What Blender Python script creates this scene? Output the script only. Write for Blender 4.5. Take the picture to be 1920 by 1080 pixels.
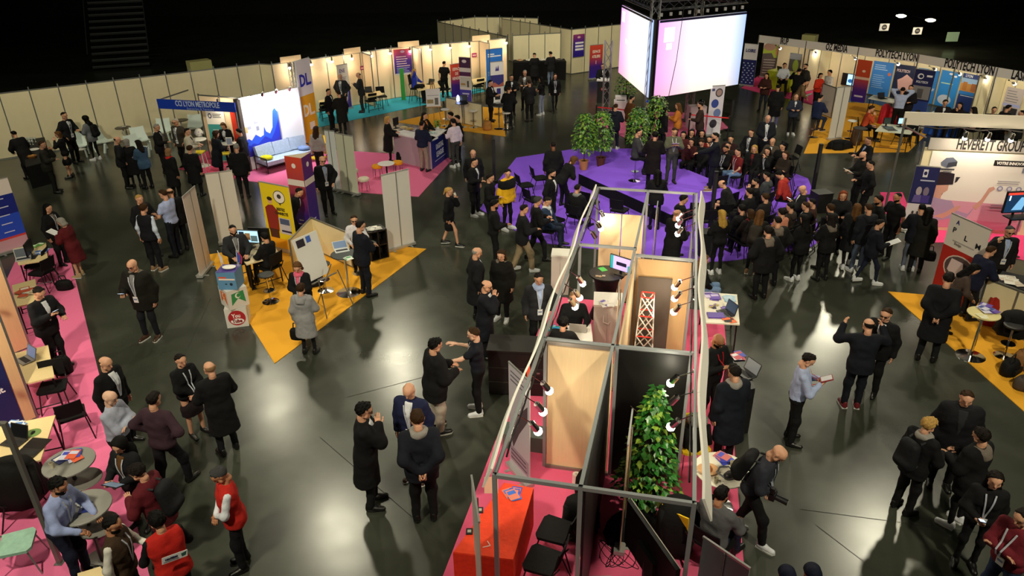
import bpy, math, random
import numpy as np
from mathutils import Vector, Matrix
for o in list(bpy.data.objects): bpy.data.objects.remove(o)
SC = bpy.context.scene; COL = SC.collection
random.seed(7); RNG = np.random.default_rng(7)
R = math.radians
# ---------------------------------------------------------------- camera
FPX, PITCH, ROLL, CAMH = 1378.4, .46957, -.012578, 8.243
cd = bpy.data.cameras.new('camera'); cam = bpy.data.objects.new('camera', cd); COL.objects.link(cam)
cd.sensor_width = 36; cd.lens = FPX/1920*36; cd.clip_end = 300
cam.matrix_world = Matrix.Translation((0, 0, CAMH)) @ Matrix.Rotation(math.pi/2-PITCH, 4, 'X') @ Matrix.Rotation(ROLL, 4, 'Z')
SC.camera = cam
# ---------------------------------------------------------------- world, exposure
w = bpy.data.worlds.new('world'); SC.world = w; w.use_nodes = True
w.node_tree.nodes['Background'].inputs[0].default_value = (.9, 1, .85, 1)
w.node_tree.nodes['Background'].inputs[1].default_value = .0012
SC.view_settings.view_transform = 'Standard'; SC.view_settings.look = 'None'
SC.view_settings.exposure = 0.5; SC.view_settings.gamma = 1; SC.view_settings.use_curve_mapping = False
# ---------------------------------------------------------------- hall lamps (high in the rig, all above the frame, some added as fill)
def lampobj(name, kind, loc, energy, color, parent=None, **k):
    l = bpy.data.lights.new(name, kind); l.energy = energy; l.color = color
    for a, b in k.items(): setattr(l, a, b)
    o = bpy.data.objects.new(name, l); COL.objects.link(o); o.location = loc; o.parent = parent
    return o
def aim(o, target, loc=None):
    d = Vector(target)-Vector(loc if loc is not None else o.location)
    o.rotation_euler = d.to_track_quat('-Z', 'Y').to_euler()
HALL = [  # rig position, target on the floor, watts, cone
 ((-6.4, 20.1, 12), (-3, 12.5), 1150, 90), ((-11.1, 28.3, 12), (-6, 16), 800, 90),
 ((-5.7, 31.2, 12), (-1, 20), 1100, 90), ((17.6, 35.5, 12), (7.5, 20), 1500, 90),
 ((8, 26, 12), (5, 14), 1500, 90), ((13, 19.5, 12), (8, 11), 1250, 90),
 ((-17, 22, 12), (-17, 32), 1500, 110), ((4, 33, 12), (2, 42), 2600, 100), ((-13, 12, 12), (-9, 14), 1000, 90), ((1, 15, 12), (5, 24), 2200, 62),  # second one is added to brighten the box room walls
 ((-6, 1, 13), (-6, 20), 4700, 100), ((7, 0, 13), (8, 20), 4400, 100), ((20, 14, 13), (16, 30), 4000, 100)]  # unseen floods added on the camera side to brighten fronts and fascias
HALLCOL = (1, .93, .68)

def ray(px, py):
    x, y = px-960., -(py-540.); c, s = math.cos(ROLL), math.sin(ROLL); x, y = c*x-s*y, s*x+c*y
    ct, st = math.cos(PITCH), math.sin(PITCH)
    return Vector((x, FPX*ct+y*st, y*ct-FPX*st))
def G(px, py, z=0.):                 # the point at height z seen at a pixel of the photograph
    d = ray(px, py); t = (z-CAMH)/d.z
    return Vector((d.x*t, d.y*t, z))
def head(a, b): return math.atan2(b[1]-a[1], b[0]-a[0])
# ---------------------------------------------------------------- materials
MATS = {}
def srgb(c):
    if isinstance(c, str): c = [int(c[i:i+2], 16)/255 for i in (0, 2, 4)]
    return tuple((x/12.92 if x <= .04045 else ((x+.055)/1.055)**2.4) for x in c)
def mat(c, rough=.6, metal=0., emit=0., kind='', coat=0.):
    key = (c, rough, metal, emit, kind, coat)
    if key in MATS: return MATS[key]
    m = bpy.data.materials.new('%s_%s' % (kind or 'plain', c)); m.use_nodes = True
    nt = m.node_tree; b = nt.nodes['Principled BSDF']; col = (*srgb(c), 1)
    b.inputs['Roughness'].default_value = rough; b.inputs['Metallic'].default_value = metal
    b.inputs['Base Color'].default_value = col
    if emit:
        b.inputs['Emission Color'].default_value = col; b.inputs['Emission Strength'].default_value = emit
    if coat: b.inputs['Coat Weight'].default_value = coat
    N, L = nt.nodes.new, nt.links.new
    if kind in ('cloth', 'carpet', 'wood', 'panel', 'hair', 'skin', 'leaf'):
        tc = N('ShaderNodeTexCoord'); nz = N('ShaderNodeTexNoise')
        sc, amt, bump, dist = {'cloth': (14, .25, .35, .03), 'carpet': (220, .22, .4, .006), 'wood': (6, .08, .03, .002), 'panel': (3, .06, 0, 0), 'hair': (90, .5, .7, .01), 'skin': (25, .1, .05, .002), 'leaf': (9, .6, 0, 0)}[kind]
        nz.inputs['Scale'].default_value = sc; nz.inputs['Detail'].default_value = 4
        if kind == 'wood':
            mp = N('ShaderNodeMapping'); mp.inputs['Scale'].default_value = (6, 6, .5); L(tc.outputs['Object'], mp.inputs[0]); L(mp.outputs[0], nz.inputs[0])
        else: L(tc.outputs['Object'], nz.inputs[0])
        mx = N('ShaderNodeMix'); mx.data_type = 'RGBA'
        mx.inputs[6].default_value = tuple(x*(1-amt) for x in col[:3])+(1,); mx.inputs[7].default_value = tuple(min(1, x*(1+amt)) for x in col[:3])+(1,)
        L(nz.outputs[0], mx.inputs[0]); L(mx.outputs[2], b.inputs['Base Color'])
        if bump:
            bp = N('ShaderNodeBump'); bp.inputs['Strength'].default_value = bump; bp.inputs['Distance'].default_value = dist
            L(nz.outputs[0], bp.inputs['Height']); L(bp.outputs[0], b.inputs['Normal'])
        if kind in ('cloth', 'carpet', 'hair'): b.inputs['Specular IOR Level'].default_value = .12 if kind == 'hair' else .25
    MATS[key] = m; return m
def gradmat(stops, axis='Z', lo=0., hi=1., rough=.5, emit=0.):     # printed colour gradient along a local axis
    key = ('grad', tuple(stops), axis, lo, hi, emit)
    if key in MATS: return MATS[key]
    m = bpy.data.materials.new('print_gradient'); m.use_nodes = True; nt = m.node_tree; b = nt.nodes['Principled BSDF']
    N, L = nt.nodes.new, nt.links.new
    tc = N('ShaderNodeTexCoord'); sx = N('ShaderNodeSeparateXYZ'); mr = N('ShaderNodeMapRange'); cr = N('ShaderNodeValToRGB')
    L(tc.outputs['Object'], sx.inputs[0]); L(sx.outputs[axis], mr.inputs[0])
    mr.inputs[1].default_value = lo; mr.inputs[2].default_value = hi; L(mr.outputs[0], cr.inputs[0])
    e = cr.color_ramp.elements
    while len(e) < len(stops): e.new(.5)
    for el, (p, c) in zip(e, stops): el.position = p; el.color = (*srgb(c), 1)
    L(cr.outputs[0], b.inputs['Base Color']); b.inputs['Roughness'].default_value = rough
    if emit: L(cr.outputs[0], b.inputs['Emission Color']); b.inputs['Emission Strength'].default_value = emit
    MATS[key] = m; return m
ALU = lambda: mat('8b8d8a', .35, .7); CHROME = lambda: mat('d0d0d0', .12, 1.); BLACK = lambda: mat('0b0b0c', .55)
STEEL = lambda: mat('16171a', .4, .3); WHITE = lambda: mat('e6e4df', .5); MAPLE = lambda: mat('e8cf9a', .45, kind='wood')
PANEL = lambda: mat('e9ddb8', .55, kind='panel'); DARKM = lambda: mat('2c2c2e', .45, .3)
# ---------------------------------------------------------------- mesh helpers
class MB:
    def __init__(s): s.v = []; s.f = []; s.m = []
    def add(s, vs, fs, m=0, M=None):
        n = len(s.v)
        s.v += [tuple(M @ Vector(p)) for p in vs] if M is not None else [tuple(p) for p in vs]
        s.f += [tuple(i+n for i in f) for f in fs]; s.m += [m]*len(fs); return s
    def box(s, c, d, m=0, rz=0., M=None):
        x, y, z = d[0]/2, d[1]/2, d[2]/2
        vs = [(a*x, b*y, e*z) for a in (-1, 1) for b in (-1, 1) for e in (-1, 1)]
        T = Matrix.Translation(c) @ Matrix.Rotation(rz, 4, 'Z')
        if M is not None: T = M @ T
        return s.add(vs, [(0, 1, 3, 2), (4, 6, 7, 5), (0, 4, 5, 1), (2, 3, 7, 6), (0, 2, 6, 4), (1, 5, 7, 3)], m, T)
    def tube(s, p, q, r, r2=None, n=8, m=0):
        p, q = Vector(p), Vector(q); d = (q-p); r2 = r if r2 is None else r2
        if d.length < 1e-6: return s
        qt = d.to_track_quat('Z', 'Y'); vs = []
        for c, rr in ((p, r), (q, r2)):
            vs += [tuple(c+qt @ Vector((rr*math.cos(t*2*math.pi/n), rr*math.sin(t*2*math.pi/n), 0))) for t in range(n)]
        fs = [(i, (i+1) % n, n+(i+1) % n, n+i) for i in range(n)]+[tuple(range(n-1, -1, -1)), tuple(range(n, 2*n))]
        return s.add(vs, fs, m)
    def path(s, pts, r, n=6, m=0):
        for a, b in zip(pts, pts[1:]): s.tube(a, b, r, n=n, m=m)
        return s
    def lathe(s, prof, n=20, c=(0, 0, 0), m=0, sx=1., sy=1.):
        vs = []; k = len(prof)
        for r, z in prof: vs += [(c[0]+sx*r*math.cos(t*2*math.pi/n), c[1]+sy*r*math.sin(t*2*math.pi/n), c[2]+z) for t in range(n)]
        fs = [(j*n+i, j*n+(i+1) % n, (j+1)*n+(i+1) % n, (j+1)*n+i) for j in range(k-1) for i in range(n)]
        fs += [tuple(range(n-1, -1, -1)), tuple(range((k-1)*n, k*n))]
        return s.add(vs, fs, m)
    def prism(s, poly, z0, z1, m=0, M=None):
        n = len(poly); a = sum(poly[i][0]*poly[(i+1) % n][1]-poly[(i+1) % n][0]*poly[i][1] for i in range(n))
        if a < 0: poly = poly[::-1]
        vs = [(x, y, z0) for x, y in poly]+[(x, y, z1) for x, y in poly]
        fs = [tuple(range(n-1, -1, -1)), tuple(range(n, 2*n))]+[(i, (i+1) % n, n+(i+1) % n, n+i) for i in range(n)]
        return s.add(vs, fs, m, M)
    def quad(s, pts, m=0): return s.add(pts, [tuple(range(len(pts)))], m)
    def mesh(s, name, mats, smooth=False):
        me = bpy.data.meshes.new(name); me.from_pydata(s.v, [], s.f)
        for x in (mats if isinstance(mats, (list, tuple)) else [mats]): me.materials.append(x)
        if any(s.m): me.polygons.foreach_set('material_index', s.m)
        if smooth: me.polygons.foreach_set('use_smooth', [True]*len(s.f))
        me.update(); return me
    def o(s, name, parent, mats, smooth=False): return inst(name, s.mesh(name, mats, smooth), parent)
def inst(name, me, parent=None, M=None, mats=None):
    ob = bpy.data.objects.new(name, me); COL.objects.link(ob); ob.parent = parent
    if M is not None: ob.matrix_local = M
    if mats:
        for i, mm in enumerate(mats): ob.material_slots[i].link = 'OBJECT'; ob.material_slots[i].material = mm
    return ob
def T(name, label, cat, loc=(0, 0, 0), rz=0., group=None, kind=None):
    ob = bpy.data.objects.new(name, None); COL.objects.link(ob); ob.empty_display_size = .1
    ob.location = loc; ob.rotation_euler = (0, 0, rz); return tag(ob, label, cat, group, kind)
def tag(ob, label=None, cat=None, group=None, kind=None):
    if label: ob['label'] = label
    if cat: ob['category'] = cat
    if group: ob['group'] = group
    if kind: ob['kind'] = kind
    return ob
def dup(root, loc, rz, label=None, group=None):
    def cp(ob, par):
        c = ob.copy(); COL.objects.link(c); c.parent = par
        for ch in ob.children: cp(ch, c)
        return c
    kids = list(root.children); r = root.copy(); COL.objects.link(r); r.location = loc; r.rotation_euler = (0, 0, rz)
    for ch in kids: cp(ch, r)
    return tag(r, label, None, group)
_font = {}
def text(s, size, mt, parent, M, name='lettering', sx=1., bold=.0, align='CENTER', depth=.003):
    cu = bpy.data.curves.new('t', 'FONT'); cu.body = s; cu.size = size; cu.align_x = align; cu.align_y = 'CENTER'
    cu.extrude = depth; cu.offset = bold; cu.resolution_u = 2
    ob = bpy.data.objects.new('t', cu); COL.objects.link(ob)
    me = bpy.data.meshes.new_from_object(ob.evaluated_get(bpy.context.evaluated_depsgraph_get()))
    bpy.data.objects.remove(ob); bpy.data.curves.remove(cu)
    me.materials.clear(); me.materials.append(mt)
    return inst(name, me, parent, M @ Matrix.Diagonal((sx, 1, 1, 1)))
def face(x, y, z, rz=0.):      # frame whose local XY is a vertical print: X to the right as seen from local -Y side
    return Matrix.Translation((x, y, z)) @ Matrix.Rotation(rz, 4, 'Z') @ Matrix.Rotation(math.pi/2, 4, 'X')
# ---------------------------------------------------------------- the hall shell
def noise_floor():
    m = bpy.data.materials.new('polished_concrete'); m.use_nodes = True; nt = m.node_tree; b = nt.nodes['Principled BSDF']
    N, L = nt.nodes.new, nt.links.new; tc = N('ShaderNodeTexCoord')
    n1 = N('ShaderNodeTexNoise'); n1.inputs['Scale'].default_value = .35; n1.inputs['Detail'].default_value = 6; n1.inputs['Roughness'].default_value = .6
    n2 = N('ShaderNodeTexNoise'); n2.inputs['Scale'].default_value = 1.1; n2.inputs['Detail'].default_value = 3
    for n in (n1, n2): L(tc.outputs['Object'], n.inputs[0])
    cr = N('ShaderNodeValToRGB'); cr.color_ramp.elements[0].position = .3; cr.color_ramp.elements[1].position = .72
    cr.color_ramp.elements[0].color = (*srgb('30332b'), 1); cr.color_ramp.elements[1].color = (*srgb('4c4f45'), 1); L(n1.outputs[0], cr.inputs[0])
    mx = N('ShaderNodeMix'); mx.data_type = 'RGBA'; mx.blend_type = 'MULTIPLY'; mx.inputs[0].default_value = .35; L(cr.outputs[0], mx.inputs[6]); L(n2.outputs[0], mx.inputs[7]); L(mx.outputs[2], b.inputs['Base Color'])
    mr = N('ShaderNodeMapRange'); mr.inputs[3].default_value = .18; mr.inputs[4].default_value = .3; L(n2.outputs[0], mr.inputs[0]); L(mr.outputs[0], b.inputs['Roughness'])
    return m
fl = MB().box((0, 25, -.1), (110, 110, .2)).o('floor', None, noise_floor()); tag(fl, 'dark grey polished concrete hall floor with blotchy sheen', None, kind='structure')
jt = MB()                                                       # saw-cut joints of the slab
J = mat('23241f', .8)
for a, b in (((600, 820), (900, 1080)), ((1500, 955), (1920, 1010)), ((1530, 985), (1720, 1130)), ((650, 745), (860, 690)), ((395, 560), (330, 700))):
    p, q = G(*a), G(*b); d = (q-p).normalized(); n = Vector((-d.y, d.x, 0))*.006
    jt.quad([p-n+Vector((0, 0, .002)), q-n+Vector((0, 0, .002)), q+n+Vector((0, 0, .002)), p+n+Vector((0, 0, .002))])
jt.o('floor_joint', fl, J)
dk = mat('050505', .9)
for nm, c, d in (('wall_back', (0, 75, 8), (110, .3, 16)), ('wall_left', (-45, 25, 8), (.3, 100, 16)), ('wall_right', (50, 25, 8), (.3, 100, 16))):
    tag(MB().box(c, d).o(nm, None, dk), 'unlit black end of the hall', None, kind='structure')
tag(MB().box((0, 25, 15), (110, 110, .3)).o('ceiling', None, dk), 'unlit black hall ceiling far above the stands', None, kind='structure')
lm = MB().tube((0, 0, .02), (0, 0, .3), .22, .12, 14).mesh('housing', STEEL()); lb = MB().tube((0, 0, 0), (0, 0, .02), .2, n=14).mesh('lens', mat('fff0d0', .5, emit=6))
for i, (p, t, e, ang) in enumerate(HALL):
    r = T('hall_floodlight', 'unseen round black floodlight hung high above the hall floor', 'lamp', p, group='hall floodlights in the rig')
    q = (Vector((t[0], t[1], 0))-Vector(p)).to_track_quat('-Z', 'Y').to_matrix().to_4x4()
    inst('housing', lm, r, q); inst('lens', lb, r, q)
    l = lampobj('lamp', 'SPOT', (0, 0, 0), e, HALLCOL, r, spot_size=R(ang), spot_blend=.8, shadow_soft_size=.4); l.matrix_local = q @ Matrix.Translation((0, 0, -.05))
    MB().tube((0, 0, .2), (0, 0, 1.8), .02).o('drop_rod', r, STEEL())
# ---------------------------------------------------------------- carpets
def XY(p): return (p[0], p[1]) if isinstance(p, Vector) else tuple(G(*p)[:2])
def carpet(label, pts, c, z=.012, z0=0.):
    b = MB().prism([XY(p) for p in pts], z0, z, 0); return tag(b.o('carpet', None, mat(c, .95, kind='carpet')), label, 'carpet')
PINK = 'ec74a2'; YEL = 'f6ab30'
BA = G(927, 888, 2.5); BAZ = R(12.96); BU = Vector((math.sin(BAZ), math.cos(BAZ), 0)); BW = Vector((BU.y, -BU.x, 0))
def BP(s, t, z=0.): v = BA+BU*s+BW*t; return Vector((v.x, v.y, z))
def BC(px, py, z=0.):
    d = G(px, py, z)-BA; d.z = 0; return d.dot(BU), d.dot(BW)
carpet('long pink carpet strip under the desks along the left edge', [(127, 466), (283, 1090), (-250, 1090), (40, 466)], PINK)
carpet('orange yellow triangular carpet with the social network cubes', [(389, 478), (590, 448), (799, 467), (515, 682)], YEL)
carpet('pink carpet with yellow poufs and a navy counter', [(444, 337), (551, 351), (714, 364), (785, 369), (850, 297), (714, 287), (626, 282), (470, 283)], PINK)
carpet('red pink carpet in front of the blue fascia stand', [(335, 317), (440, 336), (466, 284), (395, 280)], 'ee5a84')
wa, wm, wb = G(509, 119, 2.5), G(733, 88.5, 2.5), G(950, 70, 2.5)
wl1 = (wm-wa).length; wl2 = (wb-wm).length
def wpt(s): return wa+(wm-wa)*(s/wl1) if s < wl1 else wm+(wb-wm)*((s-wl1)/wl2)
def wdir(s): return ((wm-wa) if s < wl1 else (wb-wm)).normalized()
carpet('turquoise carpet of the warm lit back row of booths', [(540, 252), (600, 238), (700, 217), (800, 196), (868, 181), (945, 163), wb, wm, wa], '3ab4d2')
carpet('yellow carpet with white stools behind the navy counter', [(742, 229), (948, 256), (941, 203), (880, 199), (831, 209)], YEL)
carpet('large violet carpet around the talk stage', [(968, 296), (1075, 280), (1180, 279), (1330, 285), (1470, 318), (1515, 335), (1521, 350), (1537, 452), (1522, 463), (1416, 483), (1363, 490), (1300, 492), (1108, 466), (1001, 454), (900, 392), (938, 334)], '8a58f2')
carpet('pink carpet behind the red belts under the big screens', [(1112, 226), (1180, 264), (1290, 258), (1366, 240), (1340, 214), (1150, 206)], PINK)
carpet('bright pink carpet under the long stand in the middle', [BP(-2.2, -.95), BP(-2.2, 3.2), BP(9.2, 3.12), BP(9.2, -.9)], 'f2648c')
carpet('pink carpet under the first booth of the sign row', [(1390, 165), (1424, 174), (1487, 187), (1524, 197), (1560, 160), (1440, 130)], 'ee4a86')
carpet('yellow carpet in front of the blue school booth', [(1507, 288), (1703, 285), (1760, 230), (1640, 195), (1556, 190), (1534, 224)], YEL)
carpet('pink carpet below the virtual reality banner', [(1650, 361), (1692, 361), (1715, 418), (1925, 425), (1960, 500), (1800, 455), (1735, 455), (1660, 400)], 'ff4a88')
carpet('orange carpet wedge with the chrome table at the right edge', [(1665, 547), (1980, 575), (1980, 825)], YEL)
# ---------------------------------------------------------------- partitions of panels and posts
_pm = {}
def pmesh(wd, h, m, th=.018):
    k = (round(wd, 3), h, m.name, th)
    if k not in _pm: _pm[k] = MB().box((wd/2, 0, .03+(h-.07)/2), (wd-.04, th, h-.09)).mesh('panel', m)
    return _pm[k]
def partition(label, p0, p1, n=None, h=2.48, m=None, tip=.1, name='partition_wall', cat='partition', posts=None, kind=None):
    p0, p1 = Vector((p0[0], p0[1], 0)), Vector((p1[0], p1[1], 0)); d = (p1-p0).length; n = n or max(1, round(d/.99)); wd = d/n
    t = T(name, label, cat, p0, head(p0, p1), kind=kind); m = m or PANEL()
    pk = ('post', h+tip)
    if pk not in _pm: _pm[pk] = MB().box((0, 0, (h+tip)/2), (.04, .04, h+tip)).mesh('post', ALU())
    for i in range(n): inst('panel', pmesh(wd, h, m), t, Matrix.Translation((i*wd, 0, 0)))
    for i in range(n+1):
        if posts is None or i in posts: inst('post', _pm[pk], t, Matrix.Translation((i*wd, 0, 0)))
    MB().box((d/2, 0, h-.02), (d, .03, .04)).o('top_rail', t, ALU()); MB().box((d/2, 0, .015), (d, .03, .03)).o('bottom_rail', t, ALU())
    return t
a, b = G(53.5, 167.9, 2.48), G(500, 117, 2.48); d = (b-a).normalized()
partition('long unlit cream panel wall behind the white plastic chairs at the left', a-d*.99*3, a+d*.99*9, 12)
partition('short return wall at the end of the unlit cream wall', a+d*.99*9, wa, 1, tip=.05)
CRM = mat('f2d6b0', .55, kind='panel')
partition('warm lit back wall of the left half of the turquoise carpeted booths', wa, wm, 7, m=CRM); partition('warm lit back wall of the right half of the turquoise carpeted booths', wm, wb, m=CRM)
bd = (wb-wa).normalized(); bn = Vector((bd.y, -bd.x, 0)); bn = bn if bn.y < 0 else -bn     # towards the aisle
for i, f in ((4.6, 1.0), (7.35, .95), (11.0, 1.0)):
    q = wpt(i); partition(('cream divider between booths beside the %s' % {4.6: 'bald man in maroon trousers', 7.35: 'green ribbon stand', 11.0: 'orange totem board'}[i]), q+bn*.05, q+bn*f, 1, h=2.45, tip=.02, m=CRM)
for i, lw in ((.4, 1.), (3.6, .9), (6.6, 1.1), (10.6, 1.)):       # raised header boards
    q = wpt(i); t = T('header_board', 'raised header board, %s' % {.4: 'leftmost behind the white and yellow tower', 3.6: 'above the small red sign left of the gradient poster', 6.6: 'above the blue and orange gradient poster', 10.6: 'near the end beside the blue roll-up'}[i], 'board', (q.x, q.y, 2.46), head((0, 0), wdir(i+.3)))
    MB().box((lw/2, -.06, .13), (lw, .02, .26)).o('board', t, mat('f3d3a8', .6)); MB().box((lw/2, -.03, .02), (lw, .06, .03)).o('bracket', t, ALU())
bx = [G(820, 39.4, 2.5), G(952, 67.5, 2.5), G(890, 31, 2.5), G(937, 31, 2.5), G(941, 34, 2.5), G(1072, 54, 2.5), G(1009, 33, 2.5), G(1045, 60, 2.5), G(959, 67, 2.5), G(1165, 44, 2.5), G(1051, 51, 2.5)]
partition('cream side wall of the roofless box room, rising behind the lit booths', bx[0], bx[1], 8)
partition('far left back wall of the roofless box room', bx[0], bx[2], 3); partition('far middle back wall of the roofless box room', bx[2], bx[3], 2)
partition('slanting right wall of the roofless box room', bx[4], bx[5], 7); partition('rearmost short wall above the box room', bx[3], bx[6], 3)
partition('front wall behind the black cloth buffet', G(962, 143), G(1050, 137), 3, h=2.25); partition('cream wall with the gradient info poster right of the buffet', bx[5], bx[9]+(bx[9]-bx[5])*.6, 6)
# ---------------------------------------------------------------- prints, roll-ups, posters
def prints(parent, w, h, z0, y, items, name='print'):
    b = MB(); ms = []; idx = {}
    for k, it in enumerate(items):
        c = it[-1]; mm = c if not isinstance(c, str) else mat(c, .5)
        if mm.name not in idx: idx[mm.name] = len(ms); ms.append(mm)
        i = idx[mm.name]; yy = y-.0008*(k+1); P = lambda x, z: ((x-.5)*w, yy, z0+z*h)
        if it[0] == 'e':
            _, cx, cz, rx, rz, _c = it; pts = [P(cx+rx*math.cos(t*math.pi/10), cz+rz*math.sin(t*math.pi/10)) for t in range(20)]
        elif it[0] == 'p': pts = [P(*q) for q in it[1]]
        else:
            x0, zz0, x1, z1, _c = it; pts = [P(x0, zz0), P(x1, zz0), P(x1, z1), P(x0, z1)]
        ar = sum(pts[j][0]*pts[(j+1) % len(pts)][2]-pts[(j+1) % len(pts)][0]*pts[j][2] for j in range(len(pts)))
        if ar < 0: pts = pts[::-1]
        b.add(pts+[(p[0], p[1]+.001, p[2]) for p in pts], [tuple(range(len(pts)))]+[(j, j+len(pts), (j+1) % len(pts)+len(pts), (j+1) % len(pts)) for j in range(len(pts))], i)
    return b.o(name, parent, ms)
def bars(x0, x1, z1, n, step, c, hh=.012, var=.3):               # lines of small print
    rr = random.Random(int(x0*1000+z1*777)); return [(x0, z1-i*step-hh, x0+(x1-x0)*(1-var*rr.random()), z1-i*step, c) for i in range(n)]
def letter(parent, s, w, h, z0, y, x, z, size, c, sx=.7, bold=.004, align='CENTER'):
    return text(s, size, c if not isinstance(c, str) else mat(c, .5), parent, face((x-.5)*w, y, z0+z*h), 'lettering', sx, bold, align, .001)
def rollup(label, a, b, h=2.05, c='e9e6df', back='d9d4c8', items=(), txt=(), name='roll_up_banner', tilt=0., cat='banner'):
    a, b = Vector((*XY(a), 0)), Vector((*XY(b), 0)); w = (b-a).length; mid = (a+b)/2
    t = T(name, label, cat, mid, head(a, b)); mt = c if not isinstance(c, str) else mat(c, .5)
    bn_ = MB().box((0, -.006, .09+(h-.1)/2), (w, .004, h-.1), 0).box((0, .0, .09+(h-.1)/2), (w, .006, h-.1), 1).o('banner', t, [mt, mat(back, .6)])
    MB().prism([(-w/2-.02, -.09), (w/2+.02, -.09), (w/2+.02, .07), (-w/2-.02, .07)], .02, .09).o('cassette', t, mat('c4c4c2', .3, .6))
    for s in (-1, 1): MB().box((s*w*.32, 0, .012), (.05, .34, .02)).o('foot', t, mat('b5b5b3', .35, .6))
    MB().tube((0, .03, .05), (0, .03, h), .009).o('pole', t, ALU()); MB().box((0, 0, h), (w+.01, .025, .03)).o('top_rail', t, mat('c4c4c2', .3, .6))
    if items: prints(bn_, w, h-.1, .09, -.0085, items)
    for q in txt: letter(bn_, q[0], w, h-.1, .09, -.0105-.0008*len(items), *q[1:])
    return t
def poster(label, parent_p, rz, w, h, z, c, items=(), txt=(), name='poster', cat='poster'):
    t = T(name, label, cat, (parent_p[0], parent_p[1], z), rz); mt = c if not isinstance(c, str) else mat(c, .5)
    s = MB().box((0, 0, h/2), (w, .008, h)).o('sheet', t, mt)
    if items: prints(s, w, h, 0, -.005, items)
    for q in txt: letter(s, q[0], w, h, 0, -.007-.0008*len(items), *q[1:])
    return t
OP = lambda z0, z1, ax='Z': gradmat([(0, '2a1a8c'), (.35, '3d1a82'), (.62, 'b83a3c'), (1, 'd8472a')], ax, z0, z1)
# ---------------------------------------------------------------- the long stand in the middle
CS = T('exhibition_stand', 'long aluminium framed stand with white fascias running up the middle', 'stand', (BA.x, BA.y, 0), -BAZ)
pst = MB().box((0, 0, 1.25), (.05, .05, 2.5)).mesh('post', mat('9ca0a3', .45, .2))
for s, t in ((0, 0), (0, 1.0), (0, 2.25), (3.13, .03), (3.13, 1.12), (3.15, 2.2), (6.8, .05), (6.5, 1.17), (6.47, 2.22), (10.2, .0), (10.2, 1.17), (10.2, 2.27)): inst('post', pst, CS, Matrix.Translation((t, s, 0)))
for p, q in (((0, 0), (0, 1.0)), ((0, 1.0), (0, 2.25)), ((6.8, .05), (6.8, 1.15)), ((10.2, 0), (10.2, 1.17)), ((10.2, 1.17), (10.2, 2.27)), ((3.13, .03), (3.13, 1.12)), ((3.13, 1.12), (3.15, 2.2)), ((6.5, 1.17), (6.47, 2.22)),
             ((0, 0), (10.2, 0)), ((0, 1.0), (10.2, 1.17)), ((0, 2.25), (10.2, 2.27))):
    a_, b_ = Vector((p[1], p[0], 0)), Vector((q[1], q[0], 0)); MB().box(((a_.x+b_.x)/2, (a_.y+b_.y)/2, 2.475), ((b_-a_).length, .045, .05), rz=head(a_, b_)).o('beam', CS, mat('9ca0a3', .45, .2))
wood = mat('e9cda0', .5, kind='wood'); brown = mat('cfa878', .5, kind='wood')
MB().box((.57, 3.13, 1.23), (1.0, .03, 2.38)).o('panel', CS, wood)['label'] = 'light wood panel in a grey frame'
MB().box((1.66, 3.14, 1.23), (1.04, .03, 2.4)).o('panel', CS, mat('0d0c0b', .5))['label'] = 'black panel behind the ficus'
MB().box((1.69, 6.48, 1.22), (1.0, .03, 2.4)).o('panel', CS, brown)
for x in (.33, .83): MB().box((x+.08, 9.3, 1.1), (.48, .03, 2.2)).o('panel', CS, wood)
MB().box((1.04, 1.56, 1.2), (.03, 3.0, 2.4)).o('panel', CS, mat('0d0c0b', .5)); MB().box((1.14, 4.8, 1.2), (.03, 3.2, 2.4)).o('panel', CS, wood)
for z in (2.44, .04): MB().box((.57, 3.11, z), (1.04, .05, .06)).o('frame_rail', CS, mat('8d8880', .4, .5))
for side, t0, t1 in ((-1, -.01, -.01), (1, 2.27, 2.29)):         # slightly warped white fascia boards, one per bay
    for i in range(5):
        b = MB(); n = 8
        for j in range(n+1):
            s = i*2.04+j*2.02/n; x = t0+(t1-t0)*s/10.2+side*(.03+.028*math.sin(s*1.9+side))
            b.v += [(x, s, 2.56), (x+side*.12, s, 2.26), (x+side*.14, s, 2.27), (x+side*.03, s, 2.57)]
        for j in range(n):
            o_ = j*4
            for k in range(4): b.f.append((o_+k, o_+4+k, o_+4+(k+1) % 4, o_+(k+1) % 4)); b.m.append(0)
        b.f += [(0, 1, 2, 3), (n*4+3, n*4+2, n*4+1, n*4)]; b.m += [0, 0]
        b.o('fascia_board', CS, mat('fffaf2', .5))
cb = MB()
for side, t0 in ((-1, .05), (1, 2.2)):
    rr = random.Random(side)
    for k in range(9): s = .4+k*1.1; cb.path([(t0, s+j*.22, 2.45+.03*rr.uniform(-1, 1)) for j in range(6)], .012)
cb.o('cable', CS, BLACK())['kind'] = 'stuff'
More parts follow.
